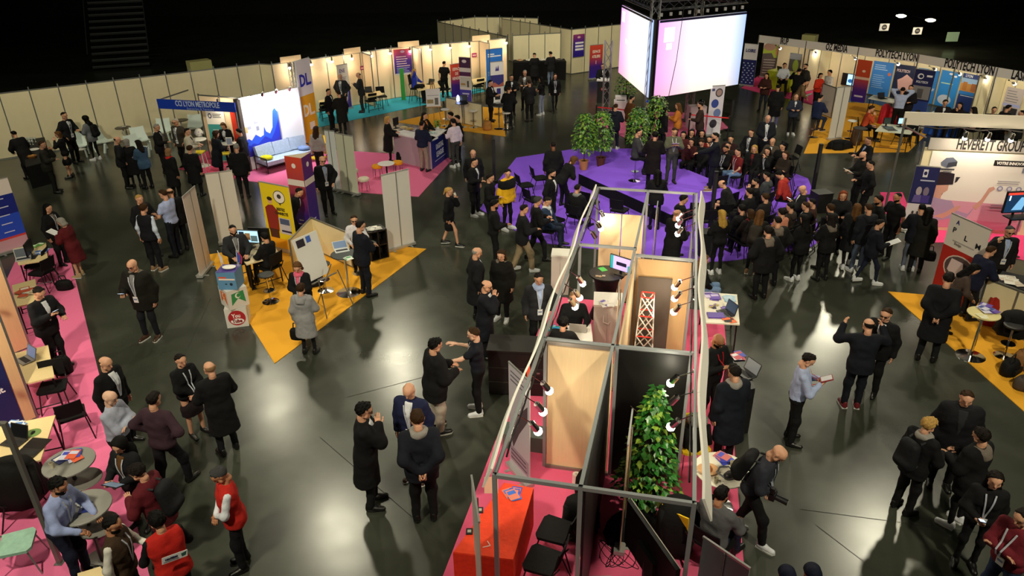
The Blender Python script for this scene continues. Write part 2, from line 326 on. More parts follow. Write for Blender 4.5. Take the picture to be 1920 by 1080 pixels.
# ---------------------------------------------------------------- spotlights on arms
SPL = [MB().tube((0, 0, 0), (0, 0, -.16), .045, .05, 10).tube((0, 0, 0), (0, 0, .03), .02, n=8).mesh('can', CHROME()), MB().lathe([(.004, -.235), (.045, -.22), (.06, -.185), (.05, -.15)], 12).mesh('bulb', mat('fff2d8', .4, emit=60)), MB().lathe([(.004, -.17), (.044, -.165), (.044, -.15)], 10).mesh('bulb', mat('d8d8d8', .15, .8))]
WARM = (1, .84, .6)
ORD = ('first', 'second', 'third', 'fourth', 'fifth', 'sixth', 'seventh', 'eighth', 'ninth', 'tenth', 'eleventh', 'last')
def spot(label, base, lampp, target, e=45, on=True, size=95, col=WARM, group=None):
    base, lampp, target = Vector(base), Vector(lampp), Vector(target)
    t = T('spotlight', label, 'lamp', base, group=group); MB().tube((0, 0, 0), lampp-base, .008).box((0, 0, 0), (.05, .05, .04)).o('arm', t, CHROME())
    q = Matrix.Translation(lampp-base) @ (target-lampp).to_track_quat('-Z', 'Y').to_matrix().to_4x4()
    inst('can', SPL[0], t, q); inst('bulb', SPL[1] if on else SPL[2], t, q)
    if on:
        l = lampobj('lamp', 'SPOT', (0, 0, 0), e*.7, col, t, spot_size=R(size+50), spot_blend=.9, shadow_soft_size=.05); l.matrix_local = q @ Matrix.Translation((0, 0, -.22))
    return t
def bspot(label, px, py, side, on=True, e=40, tgt=None):
    s, t = BC(px, py, 2.32); t0 = 0. if side < 0 else 2.25
    p = BP(s, t, 2.32); spot(label, BP(s-.05, t0, 2.47), p, tgt or BP(s+.5, 1.1, .6), e, on)
for i, (x, y) in enumerate(((1018, 718), (1006, 757), (996, 793))): bspot('glowing spotlight on the left rail beside the wood panel, %s' % ('farthest', 'middle', 'nearest')[i], x, y, -1)
for i, (x, y, on) in enumerate(((1126, 396, 1), (1120, 417, 1), (1110, 435, 0))): bspot(('glowing spotlight at the far left end of the stand rail', 'second glowing spotlight from the far left end of the rail', 'switched-off spotlight on the far left rail')[i], x, y, -1, on, 30)
for i, (x, y) in enumerate(((1084, 519), (1078, 545), (1069, 562))): bspot('glowing spotlight on the left rail above the man in black, %s of three' % ('upper', 'middle', 'lower')[i], x, y, -1, True, 34)
for i, (x, y, on) in enumerate(((1270, 706, 1), (1270, 744, 0), (1272, 788, 1))): bspot(('glowing spotlight above the black panel, upper', 'unlit spotlight above the black panel', 'glowing spotlight above the black panel, lower')[i], x, y, 1, on)
for i, (x, y) in enumerate(((1275, 527), (1275, 548), (1274, 573))): bspot('glowing spotlight in front of the brown panel, %s of three' % ('upper', 'middle', 'lower')[i], x, y, 1, True, 34)
for i, (x, y) in enumerate(((1281, 400), (1279, 412), (1279, 428))): bspot('glowing spotlight beside the bald man in dark coat, %s of three' % ('upper', 'middle', 'lower')[i], x, y, 1, True, 20)
for i in range(12):                                               # booth row, two per booth
    q = wpt(.7+i*1.06); spot(ORD[i]+' spotlight from the left on the rail of the turquoise carpeted booths', (q.x, q.y, 2.5), Vector((q.x, q.y, 2.46))+bn*.35, Vector((q.x, q.y, 1.1))+bn*.4, 55, True, 100)
# ---------------------------------------------------------------- hanging screens and truss
def truss(b, p, q, w=.29, step=.45, r=.024):
    p, q = Vector(p), Vector(q); d = q-p; L = d.length; M = Matrix.Translation(p) @ d.to_track_quat('Z', 'Y').to_matrix().to_4x4()
    c = [Vector((x*w/2, y*w/2, 0)) for x, y in ((-1, -1), (1, -1), (1, 1), (-1, 1))]; n = max(1, round(L/step))
    for k in c: b.tube(M @ k, M @ (k+Vector((0, 0, L))), r, n=6)
    for i in range(n):
        z0, z1 = Vector((0, 0, i*L/n)), Vector((0, 0, (i+1)*L/n))
        for k in range(4): b.tube(M @ (c[k]+z0), M @ (c[(k+1) % 4]+z1), r*.55, n=4)
    return b
ZB, ZT = 1.95, 4.75
sA, sB, sC, sD = G(1160, 135.5, ZB), G(1215, 183, ZB), G(1226, 184, ZB), G(1383, 158, ZB)
LED = T('video_cube', 'truss tower with two huge glowing white and pink video screens', 'screen', ((sB.x+sC.x)/2, (sB.y+sC.y)/2, 0))
O = LED.location
def ledmat(flip):
    m = bpy.data.materials.new('led_picture'); m.use_nodes = True; nt = m.node_tree; b = nt.nodes['Principled BSDF']; N, L = nt.nodes.new, nt.links.new
    tc = N('ShaderNodeTexCoord'); sp = N('ShaderNodeSeparateXYZ'); L(tc.outputs['Generated'], sp.inputs[0])
    cr = N('ShaderNodeValToRGB'); e = cr.color_ramp.elements; st = [(0, (.8, .4, .9)), (.2, (.95, .62, .95)), (.45, (1, .93, 1)), (.8, (.93, .96, 1)), (1, (.4, .55, 1))]
    while len(e) < len(st): e.new(.5)
    for el, (p, c) in zip(e, st): el.position = p; el.color = (*c, 1)
    L(sp.outputs[0], cr.inputs[0]); c2 = N('ShaderNodeValToRGB'); e = c2.color_ramp.elements; e[0].color = (1, .75, .45, 1); e[1].color = (1, 1, 1, 1); e[1].position = .45; L(sp.outputs[2], c2.inputs[0])
    mx = N('ShaderNodeMix'); mx.data_type = 'RGBA'; mx.blend_type = 'MULTIPLY'; mx.inputs[0].default_value = .6; L(cr.outputs[0], mx.inputs[6]); L(c2.outputs[0], mx.inputs[7])
    L(mx.outputs[2], b.inputs['Emission Color']); b.inputs['Emission Strength'].default_value = .9; b.inputs['Base Color'].default_value = (.02, .02, .03, 1); return m
for nm, p, q, fl_ in (('left', sA, sB, 0), ('right', sC, sD, 1)):
    w_ = (q-p).xy.length; s = T('tmp', None, None); s.name = 'screen'; s.parent = LED; mid = (p+q)/2-O; s.location = (mid.x, mid.y, ZB); s.rotation_euler = (0, 0, head(p, q))
    MB().box((0, .08, (ZT-ZB)/2), (w_+.04, .1, ZT-ZB+.04)).o('housing', s, BLACK())
    MB().box((0, 0, (ZT-ZB)/2), (w_, .03, ZT-ZB)).o('picture', s, ledmat(fl_))
    prints(s, w_, ZT-ZB, 0, -.018, [(.06, .72, .17, .9, mat('f4ffff', .5, emit=2.6)), (.09, .62, .15, .7, mat('ecdcf6', .5, emit=1.6)), (.0, .97, 1, 1., '14143a')] if fl_ else [(.05, .78, .13, .93, mat('f4ffff', .5, emit=2.6)), (.2, .5, .3, .56, mat('ffffff', .5, emit=2.4)), (.0, .97, 1, 1., '14143a')], 'slide_mark')
b = MB(); J0 = (sB+sC)/2-O; J0.z = 0
L1 = G(1135, 217)-O; L3 = (sC.lerp(sD, .55)-O)+Vector((.3, 2.6, 0)); L3.z = 0
for base, top in ((J0+Vector((0, .35, 0)), 6.2), (L1, 3.3), (L3+Vector((0, .3, 0)), 6.2)): truss(MB(), base, (base.x, base.y, top)).o('truss_leg', LED, mat('b0b2b6', .3, .8))
b = MB()
up = Vector((0, .35, 5.2)); aa = sA-O; aa.z = 0
dd = sD-O; dd.z = 0
truss(b, J0+up, dd+up); truss(b, J0+up, aa+up); truss(b, J0+up+Vector((-.2, -.3, .5)), dd+up+Vector((.6, -.3, .5))); truss(b, aa+up, L3+up); truss(b, dd+up, L3+up)
b.o('top_truss', LED, mat('6a6c70', .35, .8))
b = MB().path([(J0.x+.9, J0.y-.3, 5.4), (J0.x+.75, J0.y-.45, 3.4), (J0.x+.55, J0.y-.5, 2.0)], .012).path([(dd.x-.4, dd.y-.25, 5.4), (dd.x-.7, dd.y-.2, 2.2)], .006); b.o('cable', LED, BLACK())['kind'] = 'stuff'
for k in range(10):
    p = J0.lerp(dd, (k+.5)/10); MB().box((p.x, p.y+.1, 4.92), (.1, .08, .12)).o('hook_clamp', LED, mat('c8c8cc', .3, .7))
for base in (L1, J0+Vector((0, .35, 0)), L3+Vector((0, .3, 0))): MB().box((base.x, base.y, .02), (.5, .5, .04)).o('base_plate', LED, ALU())
# glow of the screens is the emission itself
# ---------------------------------------------------------------- talk stage
sp_ = [G(1085, 325, .4), G(1205, 284, .4), G(1387, 358, .4), G(1258, 402, .4)]
ST = T('stage', 'low violet stage with a black skirt under the speakers', 'stage', sp_[3].xy.to_3d())
pl = [(p.x-sp_[3].x, p.y-sp_[3].y) for p in sp_]
MB().prism(pl, 0, .385).o('skirt', ST, mat('08080a', .8, kind='cloth')); MB().prism(pl, .385, .4).o('stage_carpet', ST, mat('8a58f2', .95, kind='carpet'))
for nm, px, py, h in (('left of the group in yellow jacket', 927, 342, 1.5), ('at the right end of the violet carpet', 1522, 369, 1.75), ('standing in the middle of the audience', 1329, 445, 1.95), ('behind the stage beside the circle banner', 1368, 245, 1.3)):
    p = G(px, py); t = T('column_speaker', 'slim black column loudspeaker '+nm, 'loudspeaker', p)
    MB().box((0, 0, .05+h/2), (.1, .1, h-.1)).o('column', t, mat('0a0a0b', .5)); MB().lathe([(.2, 0), (.2, .02), (.05, .05)], 16).o('base', t, STEEL()); MB().box((0, -.052, h*.72), (.075, .006, h*.5)).o('grille', t, mat('1c1c1f', .8))
# red belt barriers behind the stage
sm = [MB().lathe([(.17, 0), (.17, .02), (.03, .04)], 16).mesh('base', STEEL()), MB().tube((0, 0, .03), (0, 0, .95), .03).mesh('pole', BLACK()), MB().box((0, 0, .93), (.07, .07, .1)).mesh('belt_head', BLACK())]
pts = [G(1117, 240), G(1147, 243), G(1192, 249), G(1290, 256), G(1363, 263)]
for i, p in enumerate(pts):
    t = T('belt_barrier', 'black belt post %s' % ('left of the truss leg', 'in front of the truss leg', 'behind the left ficus', 'beside the mustard jacket', 'beside the circle banner')[i], 'barrier', p)
    for nm, me in zip(('base', 'pole', 'belt_head'), sm): inst(nm, me, t)
    if i+1 < len(pts) and i != 2 or i == 3:
        q = pts[min(i+1, 4)]-p; MB().box((q.x/2, q.y/2, .9), (q.length, .004, .05), rz=head((0, 0), q)).o('belt', t, mat('d8202c', .7))
# ---------------------------------------------------------------- sign row on the right
f0, f1, f2 = G(1424, 66, 2.5), G(1724, 102.5, 2.5), G(1925, 136, 2.5)
SR = T('sign_row', 'long white fascia with black booth names above the right-hand booths', 'sign', (f0.x, f0.y, 0))
def fas(p, q, names):
    d = q-p; L = d.xy.length; rz = head(p, q); mid = (p+q)/2-f0
    e = MB().box((0, 0, 2.33), (L, .03, .36)).o('fascia_board', SR, mat('f6f0ec', .5)); e.matrix_local = Matrix.Translation((mid.x, mid.y, 0)) @ Matrix.Rotation(rz, 4, 'Z')
    for s, px, py, sz in names:
        dd = ray(px, py); n_ = Vector((d.y, -d.x, 0)); v = dd*((n_.x*p.x+n_.y*p.y)/(n_.x*dd.x+n_.y*dd.y)); u = (v-p).xy.dot(d.xy)/L/L
        text(s, sz, mat('17151a', .6), e, face((u-.5)*L, -.02, 2.34), 'lettering', .54, .014)
    for u in (0, .33, .66, 1): MB().box(((u-.5)*L, 0, 1.25), (.045, .045, 2.5)).o('post', e, ALU())
fas(f0, f1, (('IRUP', 1471, 78, .42), ('OZ MEDIA', 1568, 95, .44), ('POLYTECH LYON', 1679, 113, .45)))
fas(f1, f2+(f2-f1)*.15, (('POLYTECH LYON', 1816, 131, .52), ('LASPI', 1912, 146, .52)))
rn = Vector(((f1-f0).y, -(f1-f0).x, 0)).normalized(); rn = rn if rn.x > 0 else -rn; rn2 = Vector(((f2-f1).y, -(f2-f1).x, 0)).normalized(); rn2 = rn2 if rn2.x > 0 else -rn2
g0, g1, g2 = f0+rn*2, f1+(rn+rn2).normalized()*2.05, f2+rn2*2
partition('lit cream back wall of the two left booths in the sign row', g0, g1, 7, h=2.1, tip=.02); partition('back wall of the blue school booths in the sign row', g1, g2+(g2-g1)*.25, 7, h=2.1, tip=.02)
for i, (p, q, nm) in enumerate(((f0.lerp(f1, .36), g0.lerp(g1, .36), 'between the lime desk booth and the television booth'), (f1.lerp(f2, .62), g1.lerp(g2, .62), 'right of the blue school booths'))):
    partition('cream side wall '+nm, p, q, 2, h=2.1, tip=.02)
for i in range(8):
    u = (i+.5)/4; p = f0.lerp(f1, u) if u < 1 else f1.lerp(f2, u-1); n_ = rn if u < 1 else rn2
    spot(ORD[i]+' spotlight from the left inside the sign row fascia', (p.x, p.y, 2.1), Vector((p.x, p.y, 1.98))+n_*.3, Vector((p.x, p.y, 1.2))+n_*1.9, 60, True, 110)
# ---------------------------------------------------------------- furniture builders
def onwall(px, py, p, q):            # where a pixel's ray meets the vertical plane p-q
    d = ray(px, py); n = Vector((q[1]-p[1], p[0]-q[0], 0)); t = (n.x*p[0]+n.y*p[1])/(n.x*d.x+n.y*d.y)
    v = d*t; return Vector((v.x, v.y, v.z+CAMH))
def wallprint(label, p, q, x0, y0, x1, y1, c, items=(), txt=(), off=.05, name='poster', cat='poster', zmin=.05):
    a, b = onwall(x0, y0, p, q), onwall(x1, y0, p, q); lo = onwall((x0+x1)/2, y1, p, q).z; hi = onwall((x0+x1)/2, y0, p, q).z
    m = (a+b)/2; d = (b-a).xy.normalized(); n = Vector((d.y, -d.x))
    lo = max(lo, zmin); return poster(label, (m.x+n.x*off, m.y+n.y*off), head(a, b), (b-a).xy.length, hi-lo, lo, c, items, txt, name, cat)
PROTO = {}
def put(kind, label, loc, rz=0., group=None):
    loc = Vector(loc)
    if kind not in PROTO: PROTO[kind] = BUILD[kind](label); PROTO[kind].location = loc; PROTO[kind].rotation_euler = (0, 0, rz); return PROTO[kind]
    return dup(PROTO[kind], loc, rz, label, group)
def b_chair(label, c='0c0c0e', leg=None):      # meeting chair, sitter looks to local +Y
    t = T('chair', label, 'chair'); leg = leg or BLACK(); m = mat(c, .8, kind='cloth')
    MB().prism([(-.22, -.2), (.22, -.2), (.24, .18), (.17, .23), (-.17, .23), (-.24, .18)], .43, .475).o('seat', t, m)
    b = MB()
    for i in range(5):
        x0, x1 = -.21+i*.084, -.126+i*.084; y0, y1 = -.25+.5*x0*x0, -.25+.5*x1*x1
        b.add([(x0, y0, .56), (x1, y1, .56), (x1, y1-.06, .86), (x0, y0-.06, .86), (x0, y0-.02, .56), (x1, y1-.02, .56), (x1, y1-.08, .86), (x0, y0-.08, .86)], [(0, 3, 2, 1), (4, 5, 6, 7), (0, 1, 5, 4), (3, 7, 6, 2), (0, 4, 7, 3), (1, 2, 6, 5)])
    b.o('backrest', t, m)
    for s in (-1, 1):
        MB().tube((s*.2, .16, .44), (s*.25, .26, 0), .012).o('leg', t, leg); MB().path([(s*.19, -.3, .6), (s*.2, -.19, .42), (s*.25, -.33, 0)], .012).o('leg', t, leg)
    return t
def b_stool(label, seat='e8e6e0', base=None, h=.75):
    t = T('bar_stool', label, 'stool'); base = base or CHROME()
    MB().lathe([(.17, h-.05), (.19, h-.03), (.19, h-.01), (.15, h)], 16).o('seat', t, mat(seat, .5)); MB().tube((0, 0, .02), (0, 0, h-.05), .025).o('column', t, base)
    MB().lathe([(.2, 0), (.2, .012), (.05, .04)], 18).o('base', t, base); MB().lathe([(.13, .3), (.14, .31), (.13, .32)], 12).o('footrest', t, base); return t
def b_wstool(label): 
    t = T('bar_stool', label, 'stool'); MB().box((0, 0, .74), (.34, .34, .04)).o('seat', t, mat('f0dc30', .6))
    for x in (-1, 1):
        for y in (-1, 1): MB().tube((x*.13, y*.13, .73), (x*.19, y*.19, 0), .016).o('leg', t, WHITE())
    for s in (-1, 1): MB().tube((-.17, s*.17, .25), (.17, s*.17, .25), .01).o('rung', t, WHITE())
    return t
def b_plastic(label):                # white low lounge chair
    t = T('lounge_chair', label, 'chair'); m = mat('dfeee8', .4); rows = [(.28, .40), (.10, .37), (-.12, .34), (-.24, .42), (-.32, .62), (-.4, .84)]
    b = MB(); n = 4
    for y, z in rows:
        for i in range(n+1): x = (-.5+i/n)*(.62 if z < .5 else .54); b.v.append((x, y, z+.25*x*x))
    for r_ in range(len(rows)-1):
        for i in range(n): o_ = r_*(n+1)+i; b.f.append((o_, o_+1, o_+n+2, o_+n+1)); b.m.append(0)
    s = b.o('shell', t, m); md = s.modifiers.new('thick', 'SOLIDIFY'); md.thickness = .025
    for x in (-1, 1):
        for y, yy in ((.22, .34), (-.2, -.36)): MB().box((0, 0, 0), (.05, .09, .4), M=Matrix.Translation((x*.27, (y+yy)/2, .19)) @ Matrix.Rotation((-.3 if y > 0 else .35), 4, 'X')).o('leg', t, m)
    return t
def b_pouf(label, c): 
    t = T('pouf', label, 'stool'); MB().lathe([(.16, .34), (.19, .36), (.19, .42), (.16, .45)], 16).o('cushion', t, mat(c, .8, kind='cloth'))
    for k in range(6): a = k*math.pi/3; MB().path([(.15*math.cos(a), .15*math.sin(a), .35), (.17*math.cos(a+.15), .17*math.sin(a+.15), 0)], .006).o('leg', t, STEEL())
    return t
def rtable(label, px, py, z, r, top='e8e4da', col=None, base=.26, name='round_table', th=.025):
    p = G(px, py, z); t = T(name, label, 'table', (p.x, p.y, 0)); col = col or CHROME()
    MB().lathe([(r-.01, z-th), (r, z-th+.006), (r, z-.004), (r-.006, z)], 28).o('table_top', t, mat(top, .4)); MB().tube((0, 0, .02), (0, 0, z-th), .03).o('column', t, col)
    MB().lathe([(base, 0), (base, .012), (.06, .045)], 20).o('base', t, col); return t
def ptable(label, pts, z, top=None, leg=None, name='table', th=.03, skirt=None):
    P = [G(*p, z) for p in pts]; c = sum(P, Vector())/len(P); t = T(name, label, 'table', (c.x, c.y, 0)); L = [(p.x-c.x, p.y-c.y) for p in P]
    MB().prism(L, z-th, z).o('table_top', t, top or MAPLE())
    if skirt:
        MB().prism([(x*1.01, y*1.01) for x, y in L], .0, z-th*.5).o('table_cloth', t, skirt)
    else:
        for x, y in L: MB().tube((x*.86, y*.86, z-th), (x*.9, y*.9, 0), .018, n=6).o('leg', t, leg or STEEL())
        for i in (0, 2): a, b = L[i], L[(i+1) % 4]; MB().tube((a[0]*.88, a[1]*.88, .12), (b[0]*.88, b[1]*.88, .12), .012, n=6).o('stretcher', t, leg or STEEL())
    return t
def laptop(label, p, rz, scr='5a6a8a', body='2a2c30', em=.6, open_=110):
    t = T('laptop', label, 'laptop', p, rz); MB().box((0, 0, .008), (.34, .23, .016)).o('base', t, mat(body, .4)); MB().box((0, 0, .0175), (.28, .1, .003)).o('keyboard', t, mat('101114', .6))
    M = Matrix.Translation((0, .115, .016)) @ Matrix.Rotation(R(90-open_), 4, 'X')
    MB().box((0, 0, .115), (.34, .01, .23), M=M).o('lid', t, mat(body, .4)); MB().box((0, -.006, .115), (.31, .003, .2), M=M).o('screen', t, mat(scr, .3, emit=em)); return t
def monitor(label, p, rz, w=.52, h=.32, scr='6fa0c8', em=.9, stand=.12, items=()):
    t = T('monitor', label, 'monitor', p, rz); MB().box((0, 0, stand+h/2), (w, .035, h)).o('housing', t, mat('101114', .4)); s = MB().box((0, -.019, stand+h/2), (w-.03, .004, h-.03)).o('screen', t, mat(scr, .3, emit=em))
    if items: prints(s, w-.03, h-.03, stand+.015, -.0215, items)
    MB().box((0, .02, stand/2+.03), (.06, .02, stand+.06)).o('neck', t, mat('202124', .4)); MB().box((0, .02, .008), (.24, .17, .016)).o('foot', t, mat('202124', .4)); return t
def sheets(label, p, rz, cols, w=.15, d=.21, n=6, spread=.1, name='brochures', cat='brochure'):
    t = T(name, label, cat, p, rz); rr = random.Random(int(p[0]*100))
    for k in range(n):
        M = Matrix.Translation((rr.uniform(-1, 1)*spread, rr.uniform(-1, 1)*spread, .004+.004*k)) @ Matrix.Rotation(rr.uniform(-.5, .5), 4, 'Z')
        MB().box((0, 0, 0), (w, d, .003), M=M).box((0, d*.2, .002), (w*.8, d*.35, .001), 1, M=M).o('sheet', t, [mat(cols[k % len(cols)], .5), mat(cols[(k+1) % len(cols)], .5)])
    return t
def cup(label, p, c='d8cdb4'):
    return tag(MB().lathe([(.025, 0), (.035, .09), (.03, .09), (.022, .01)], 12).o('cup', None, mat(c, .6)), label, 'cup').__setattr__('location', p)
def bag(label, p, rz=0., d=(.38, .2, .32), c='0b0b0c', name='bag', cat='bag', handle=True):
    t = T(name, label, cat, p, rz); b = MB(); x, y, z = d
    b.lathe([(.02, 0), (.46, .01), (.5, z*.3), (.47, z*.75), (.36, z*.97), (.05, z)], 14, sx=x, sy=y*1.05); b.o('body', t, mat(c, .75, kind='cloth'), True)
    if handle: MB().path([(-x*.22, 0, z*.92), (-x*.16, 0, z+.12), (x*.16, 0, z+.12), (x*.22, 0, z*.92)], .012).o('handle', t, mat(c, .7))
    MB().box((0, -y*.5, z*.4), (x*.6, .04, z*.4)).o('pocket', t, mat(c, .75, kind='cloth')); return t
def coat(label, p, rz=0., w=.5, h=.5, c='0b0b0c', d=.3):          # garment draped over something
    t = T('coat', label, 'clothing', p, rz); b = MB(); n = 14; rr = random.Random(int(w*99+p[0]*7))
    prof = [(.55, 0), (.52, .3), (.5, .65), (.42, .88), (.22, 1.)]; sd = [rr.uniform(.85, 1.15) for _ in range(n)]
    for r_, z in prof: b.v += [(w*r_*math.cos(k*2*math.pi/n)*(1+(sd[k]-1)*(1.4-z)), d*r_*math.sin(k*2*math.pi/n)*(1+(sd[k]-1)*(1.4-z)), z*h) for k in range(n)]
    b.f = [(j*n+i, j*n+(i+1) % n, (j+1)*n+(i+1) % n, (j+1)*n+i) for j in range(4) for i in range(n)]+[tuple(range(4*n, 5*n)), tuple(range(n-1, -1, -1))]; b.m = [0]*len(b.f)
    b.o('body', t, mat(c, .85, kind='cloth'), True)
    for s in (-1, 1): MB().tube((s*w*.4, -.02, h*.85), (s*w*.5, -d*.3, h*.2), .06, .045, 8).o('sleeve', t, mat(c, .85, kind='cloth'), True)
    return t
def plant(label, p, h, r, pot='6b3a22', nl=260, c='4f8a34', parts=False, ph=.35, pr=.17, leaf=.07, low=.45, name='potted_ficus', cone=False):
    t = T(name, label, 'plant', p); MB().lathe([(pr*.75, 0), (pr, ph*.9), (pr*1.08, ph*.92), (pr*1.08, ph), (pr*.9, ph), (pr*.85, ph-.05)], 18).o('pot', t, mat(pot, .6)); MB().lathe([(.01, ph-.06), (pr*.85, ph-.05)], 14).o('soil', t, mat('1c130c', .9))
    rr = random.Random(int(h*1000+p[0]*13)); tr = MB(); tr.path([(0, 0, ph-.08), (.02, .01, h*.45), (-.02, .02, h*.8)], .018, 7)
    for k in range(9): a = rr.uniform(0, 6.3); z = h*rr.uniform(.35, .8); tr.tube((0, 0, z), (r*.7*math.cos(a), r*.7*math.sin(a), z+h*.15), .008, .004, 5)
    tr.o('trunk', t, mat('4a3826', .8)); ms = [mat(c, .35, kind='leaf'), mat('86a83c', .35, kind='leaf'), mat('2f6a24', .35, kind='leaf')]
    def lf(m): return MB().add([(0, 0, 0), (-.38, .45, .06), (0, .45, -.02), (.38, .45, .06), (0, 1, -.12)], [(0, 2, 1), (0, 3, 2), (1, 2, 4), (2, 3, 4)], m)
    big = MB(); me = [lf(0).mesh('leaf', ms[i]) for i in (0, 1, 2)] if parts else None
    for k in range(nl+(700 if parts else 0)):
        f = rr.random(); z = low*h+(1-low)*h*f; f = f**1.5 if cone else f; z = low*h+(1-low)*h*f; rad = r*((1.05-f)**.75 if cone else math.sqrt(max(.03, 1-((f-.38)/.66)**2)))*rr.uniform(.45, 1)
        a = rr.uniform(0, 6.3); s = leaf*rr.uniform(.8, 1.5)
        M = Matrix.Translation((rad*math.cos(a), rad*math.sin(a), z)) @ Matrix.Rotation(a-math.pi/2+rr.uniform(-.7, .7), 4, 'Z') @ Matrix.Rotation(-rr.uniform(-.2, 1.1), 4, 'X') @ Matrix.Diagonal((s, s, s, 1))
        if parts and k < nl: inst('leaf', me[rr.choice((0, 0, 1, 2))], t, M)
        else: big.add([(0, 0, 0), (-.38, .45, .06), (0, .45, -.02), (.38, .45, .06), (0, 1, -.12)], [(0, 2, 1), (0, 3, 2), (1, 2, 4), (2, 3, 4)], rr.choice((0, 0, 1, 2)), M)
    big.o('foliage', t, ms)['kind'] = 'stuff'
    return t
BUILD = {'chair': b_chair, 'stool': b_stool, 'bstool': lambda l: b_stool(l, '101012'), 'wstool': b_wstool, 'plastic': b_plastic, 'pouf': lambda l: b_pouf(l, 'f0a020'), 'wpouf': lambda l: b_pouf(l, 'ded6c0'),
         'ychair': lambda l: b_chair(l, 'f2c21e', CHROME()), 'gchair': lambda l: b_chair(l, '9cc2b0', mat('9aa09c', .35, .6))}
def toward(p, q): return head(p, q)-math.pi/2       # rz so local +Y points from p to q
# ================================================================ left part of the hall
cA, cB = G(294, 187, 2.5), G(440, 194, 2.5)
CC = T('blue_fascia_stand', 'stand frame with a royal blue fascia lettered for the chamber of commerce', 'stand', (cA.x, cA.y, 0), head(cA, cB)); w_ = (cB-cA).xy.length
MB().box((w_/2, 0, 2.36), (w_, .03, .34)).o('fascia_board', CC, mat('1438a8', .5)); text('CCI LYON METROPOLE', .27, mat('b8c6e8', .5), CC, face(w_*.52, -.018, 2.4), sx=.62, bold=.006); text('Entreprises & Territoire', .11, mat('8fa4da', .5), CC, face(w_*.55, -.018, 2.24))
for x in (.02, w_-.02): MB().box((x, 0, 1.1), (.045, .045, 2.2)).o('post', CC, ALU())
MB().box((0, .9, 2.47), (.04, 1.8, .04)).o('side_rail', CC, ALU())
k0, k1 = G(371, 176, 2.5), G(450, 182, 2.5); partition('warm lit cream back wall inside the blue fascia stand', k0, k1, 2, m=mat('f2d8b4', .5, kind='panel'), tip=.03)
spot('bright spotlight shining on the back wall of the blue fascia stand', (k0.lerp(k1, .5).x, k0.lerp(k1, .5).y, 2.5), k0.lerp(k1, .5)+Vector((.1, -.45, -.05)), k0.lerp(k1, .6)+Vector((0, -.2, -1.6)), 60)
rollup('white and teal roll-up behind the woman at the blue fascia stand', (404, 304), (437, 305), 2.05, 'f2efe8', items=[(0, 0, 1, .7, '3f9a98'), ('e', .2, .86, .1, .05, '2a2d5c'), ('e', .2, .86, .06, .03, 'f2efe8')]+bars(.36, .85, .9, 3, .03, '55586a')+bars(.25, .8, .6, 7, .055, 'd8efec'))
rollup('narrow red roll-up at the right end of the blue fascia stand', (449, 308), (462, 310), 2.05, 'e8402c')
p = rtable('small white round bar table with a white ball lamp at the blue fascia stand', 371, 261, 1.02, .3, 'eef0ea', WHITE())
gl = T('ball_lamp', 'white dotted ball ornament on the round white bar table', 'ornament', G(374, 256, 1.02)+Vector((0, 0, 0))); MB().lathe([(.03, .0), (.1, .03), (.15, .12), (.15, .18), (.1, .27), (.02, .3)], 16).o('ball', gl, WHITE(), True)
b = MB()
for k in range(14): a = k*2.4; z = .06+.2*(k/14); r_ = .155*math.sin(math.pi*max(.12, z/.3)); b.box((r_*math.cos(a), r_*math.sin(a), z), (.03, .03, .03))
b.o('dots', gl, mat('a08ac0', .6))
put('wstool', 'white square bar stool with a yellow seat beside the round bar table', G(381, 322)); put('wstool', 'white bar stool with yellow seat between two women at blue fascia stand', G(428, 325), .3)
p = rtable('white counter table in front of the teal roll-up', 428, 268, 1.02, .28, 'eef0ea', WHITE()); tag(MB().box((0, 0, .14), (.22, .02, .28)).box((0, -.012, .14), (.17, .003, .22), 1).o('leaflet_frame', None, [WHITE(), mat('9aa6c8', .5)]), 'white framed leaflet on the counter table by the teal roll-up', 'sign').location = G(431, 272, 1.02)
for i, (x, y, a) in enumerate(((151, 293, 200), (199, 283, 250), (268, 281, 215), (309, 264, 190), (368, 256, 190), (262, 296, 235))):
    put('plastic', 'white moulded plastic lounge chair, '+('behind the woman with the headscarf', 'right of the woman with the headscarf', 'beside the low dark table by the wall', 'behind the grey-haired men near the blue fascia', 'just left of the teal roll-up', 'in front of another white chair near the bald man')[i], G(x, y), R(a))
for i, (x, y) in enumerate(((230, 239), (338, 225))): rtable('low dark round side table by the cream wall, '+('left one with magazines', 'right one behind the grey-haired man')[i], x, y, .85, .3, '3c3630', WHITE(), .2)
rtable('small white side table left of the woman with the headscarf', 146, 257, .5, .26, 'e6efe9', WHITE(), .18)
sheets('magazines on the low dark side table', G(230, 238, .86), 0, ['c8c4ba', '8a8880'], n=3, spread=.05)
ptable('dark cloth covered buffet table at the far left', [(44, 263), (83, 257), (92, 302), (48, 313)], .78, mat('15140f', .8), skirt=mat('0c0c0a', .85, kind='cloth'))
for i in range(7): tag(MB().lathe([(.03, 0), (.006, .01), (.006, .08), (.035, .12), (.03, .18)], 10).o('wine_glass', None, mat('c8d0cc', .1)), 'stemmed glass standing on the dark buffet table', 'glass', 'glasses on the dark buffet').location = G(52+(i % 4)*5, 266+(i//4)*5, .78)
tag(MB().lathe([(.1, 0), (.18, .02), (.17, .03), (.02, .012)], 18).o('plate', None, WHITE()), 'white plate of snacks on the dark buffet table', 'plate').location = G(64, 281, .78)
fb = T('bread_basket', 'brown bread basket on the near end of the dark buffet table', 'basket', G(60, 296, .78)); MB().lathe([(.12, 0), (.17, .08), (.15, .08), (.1, .02)], 14).o('basket', fb, mat('8a5a2c', .8)); 
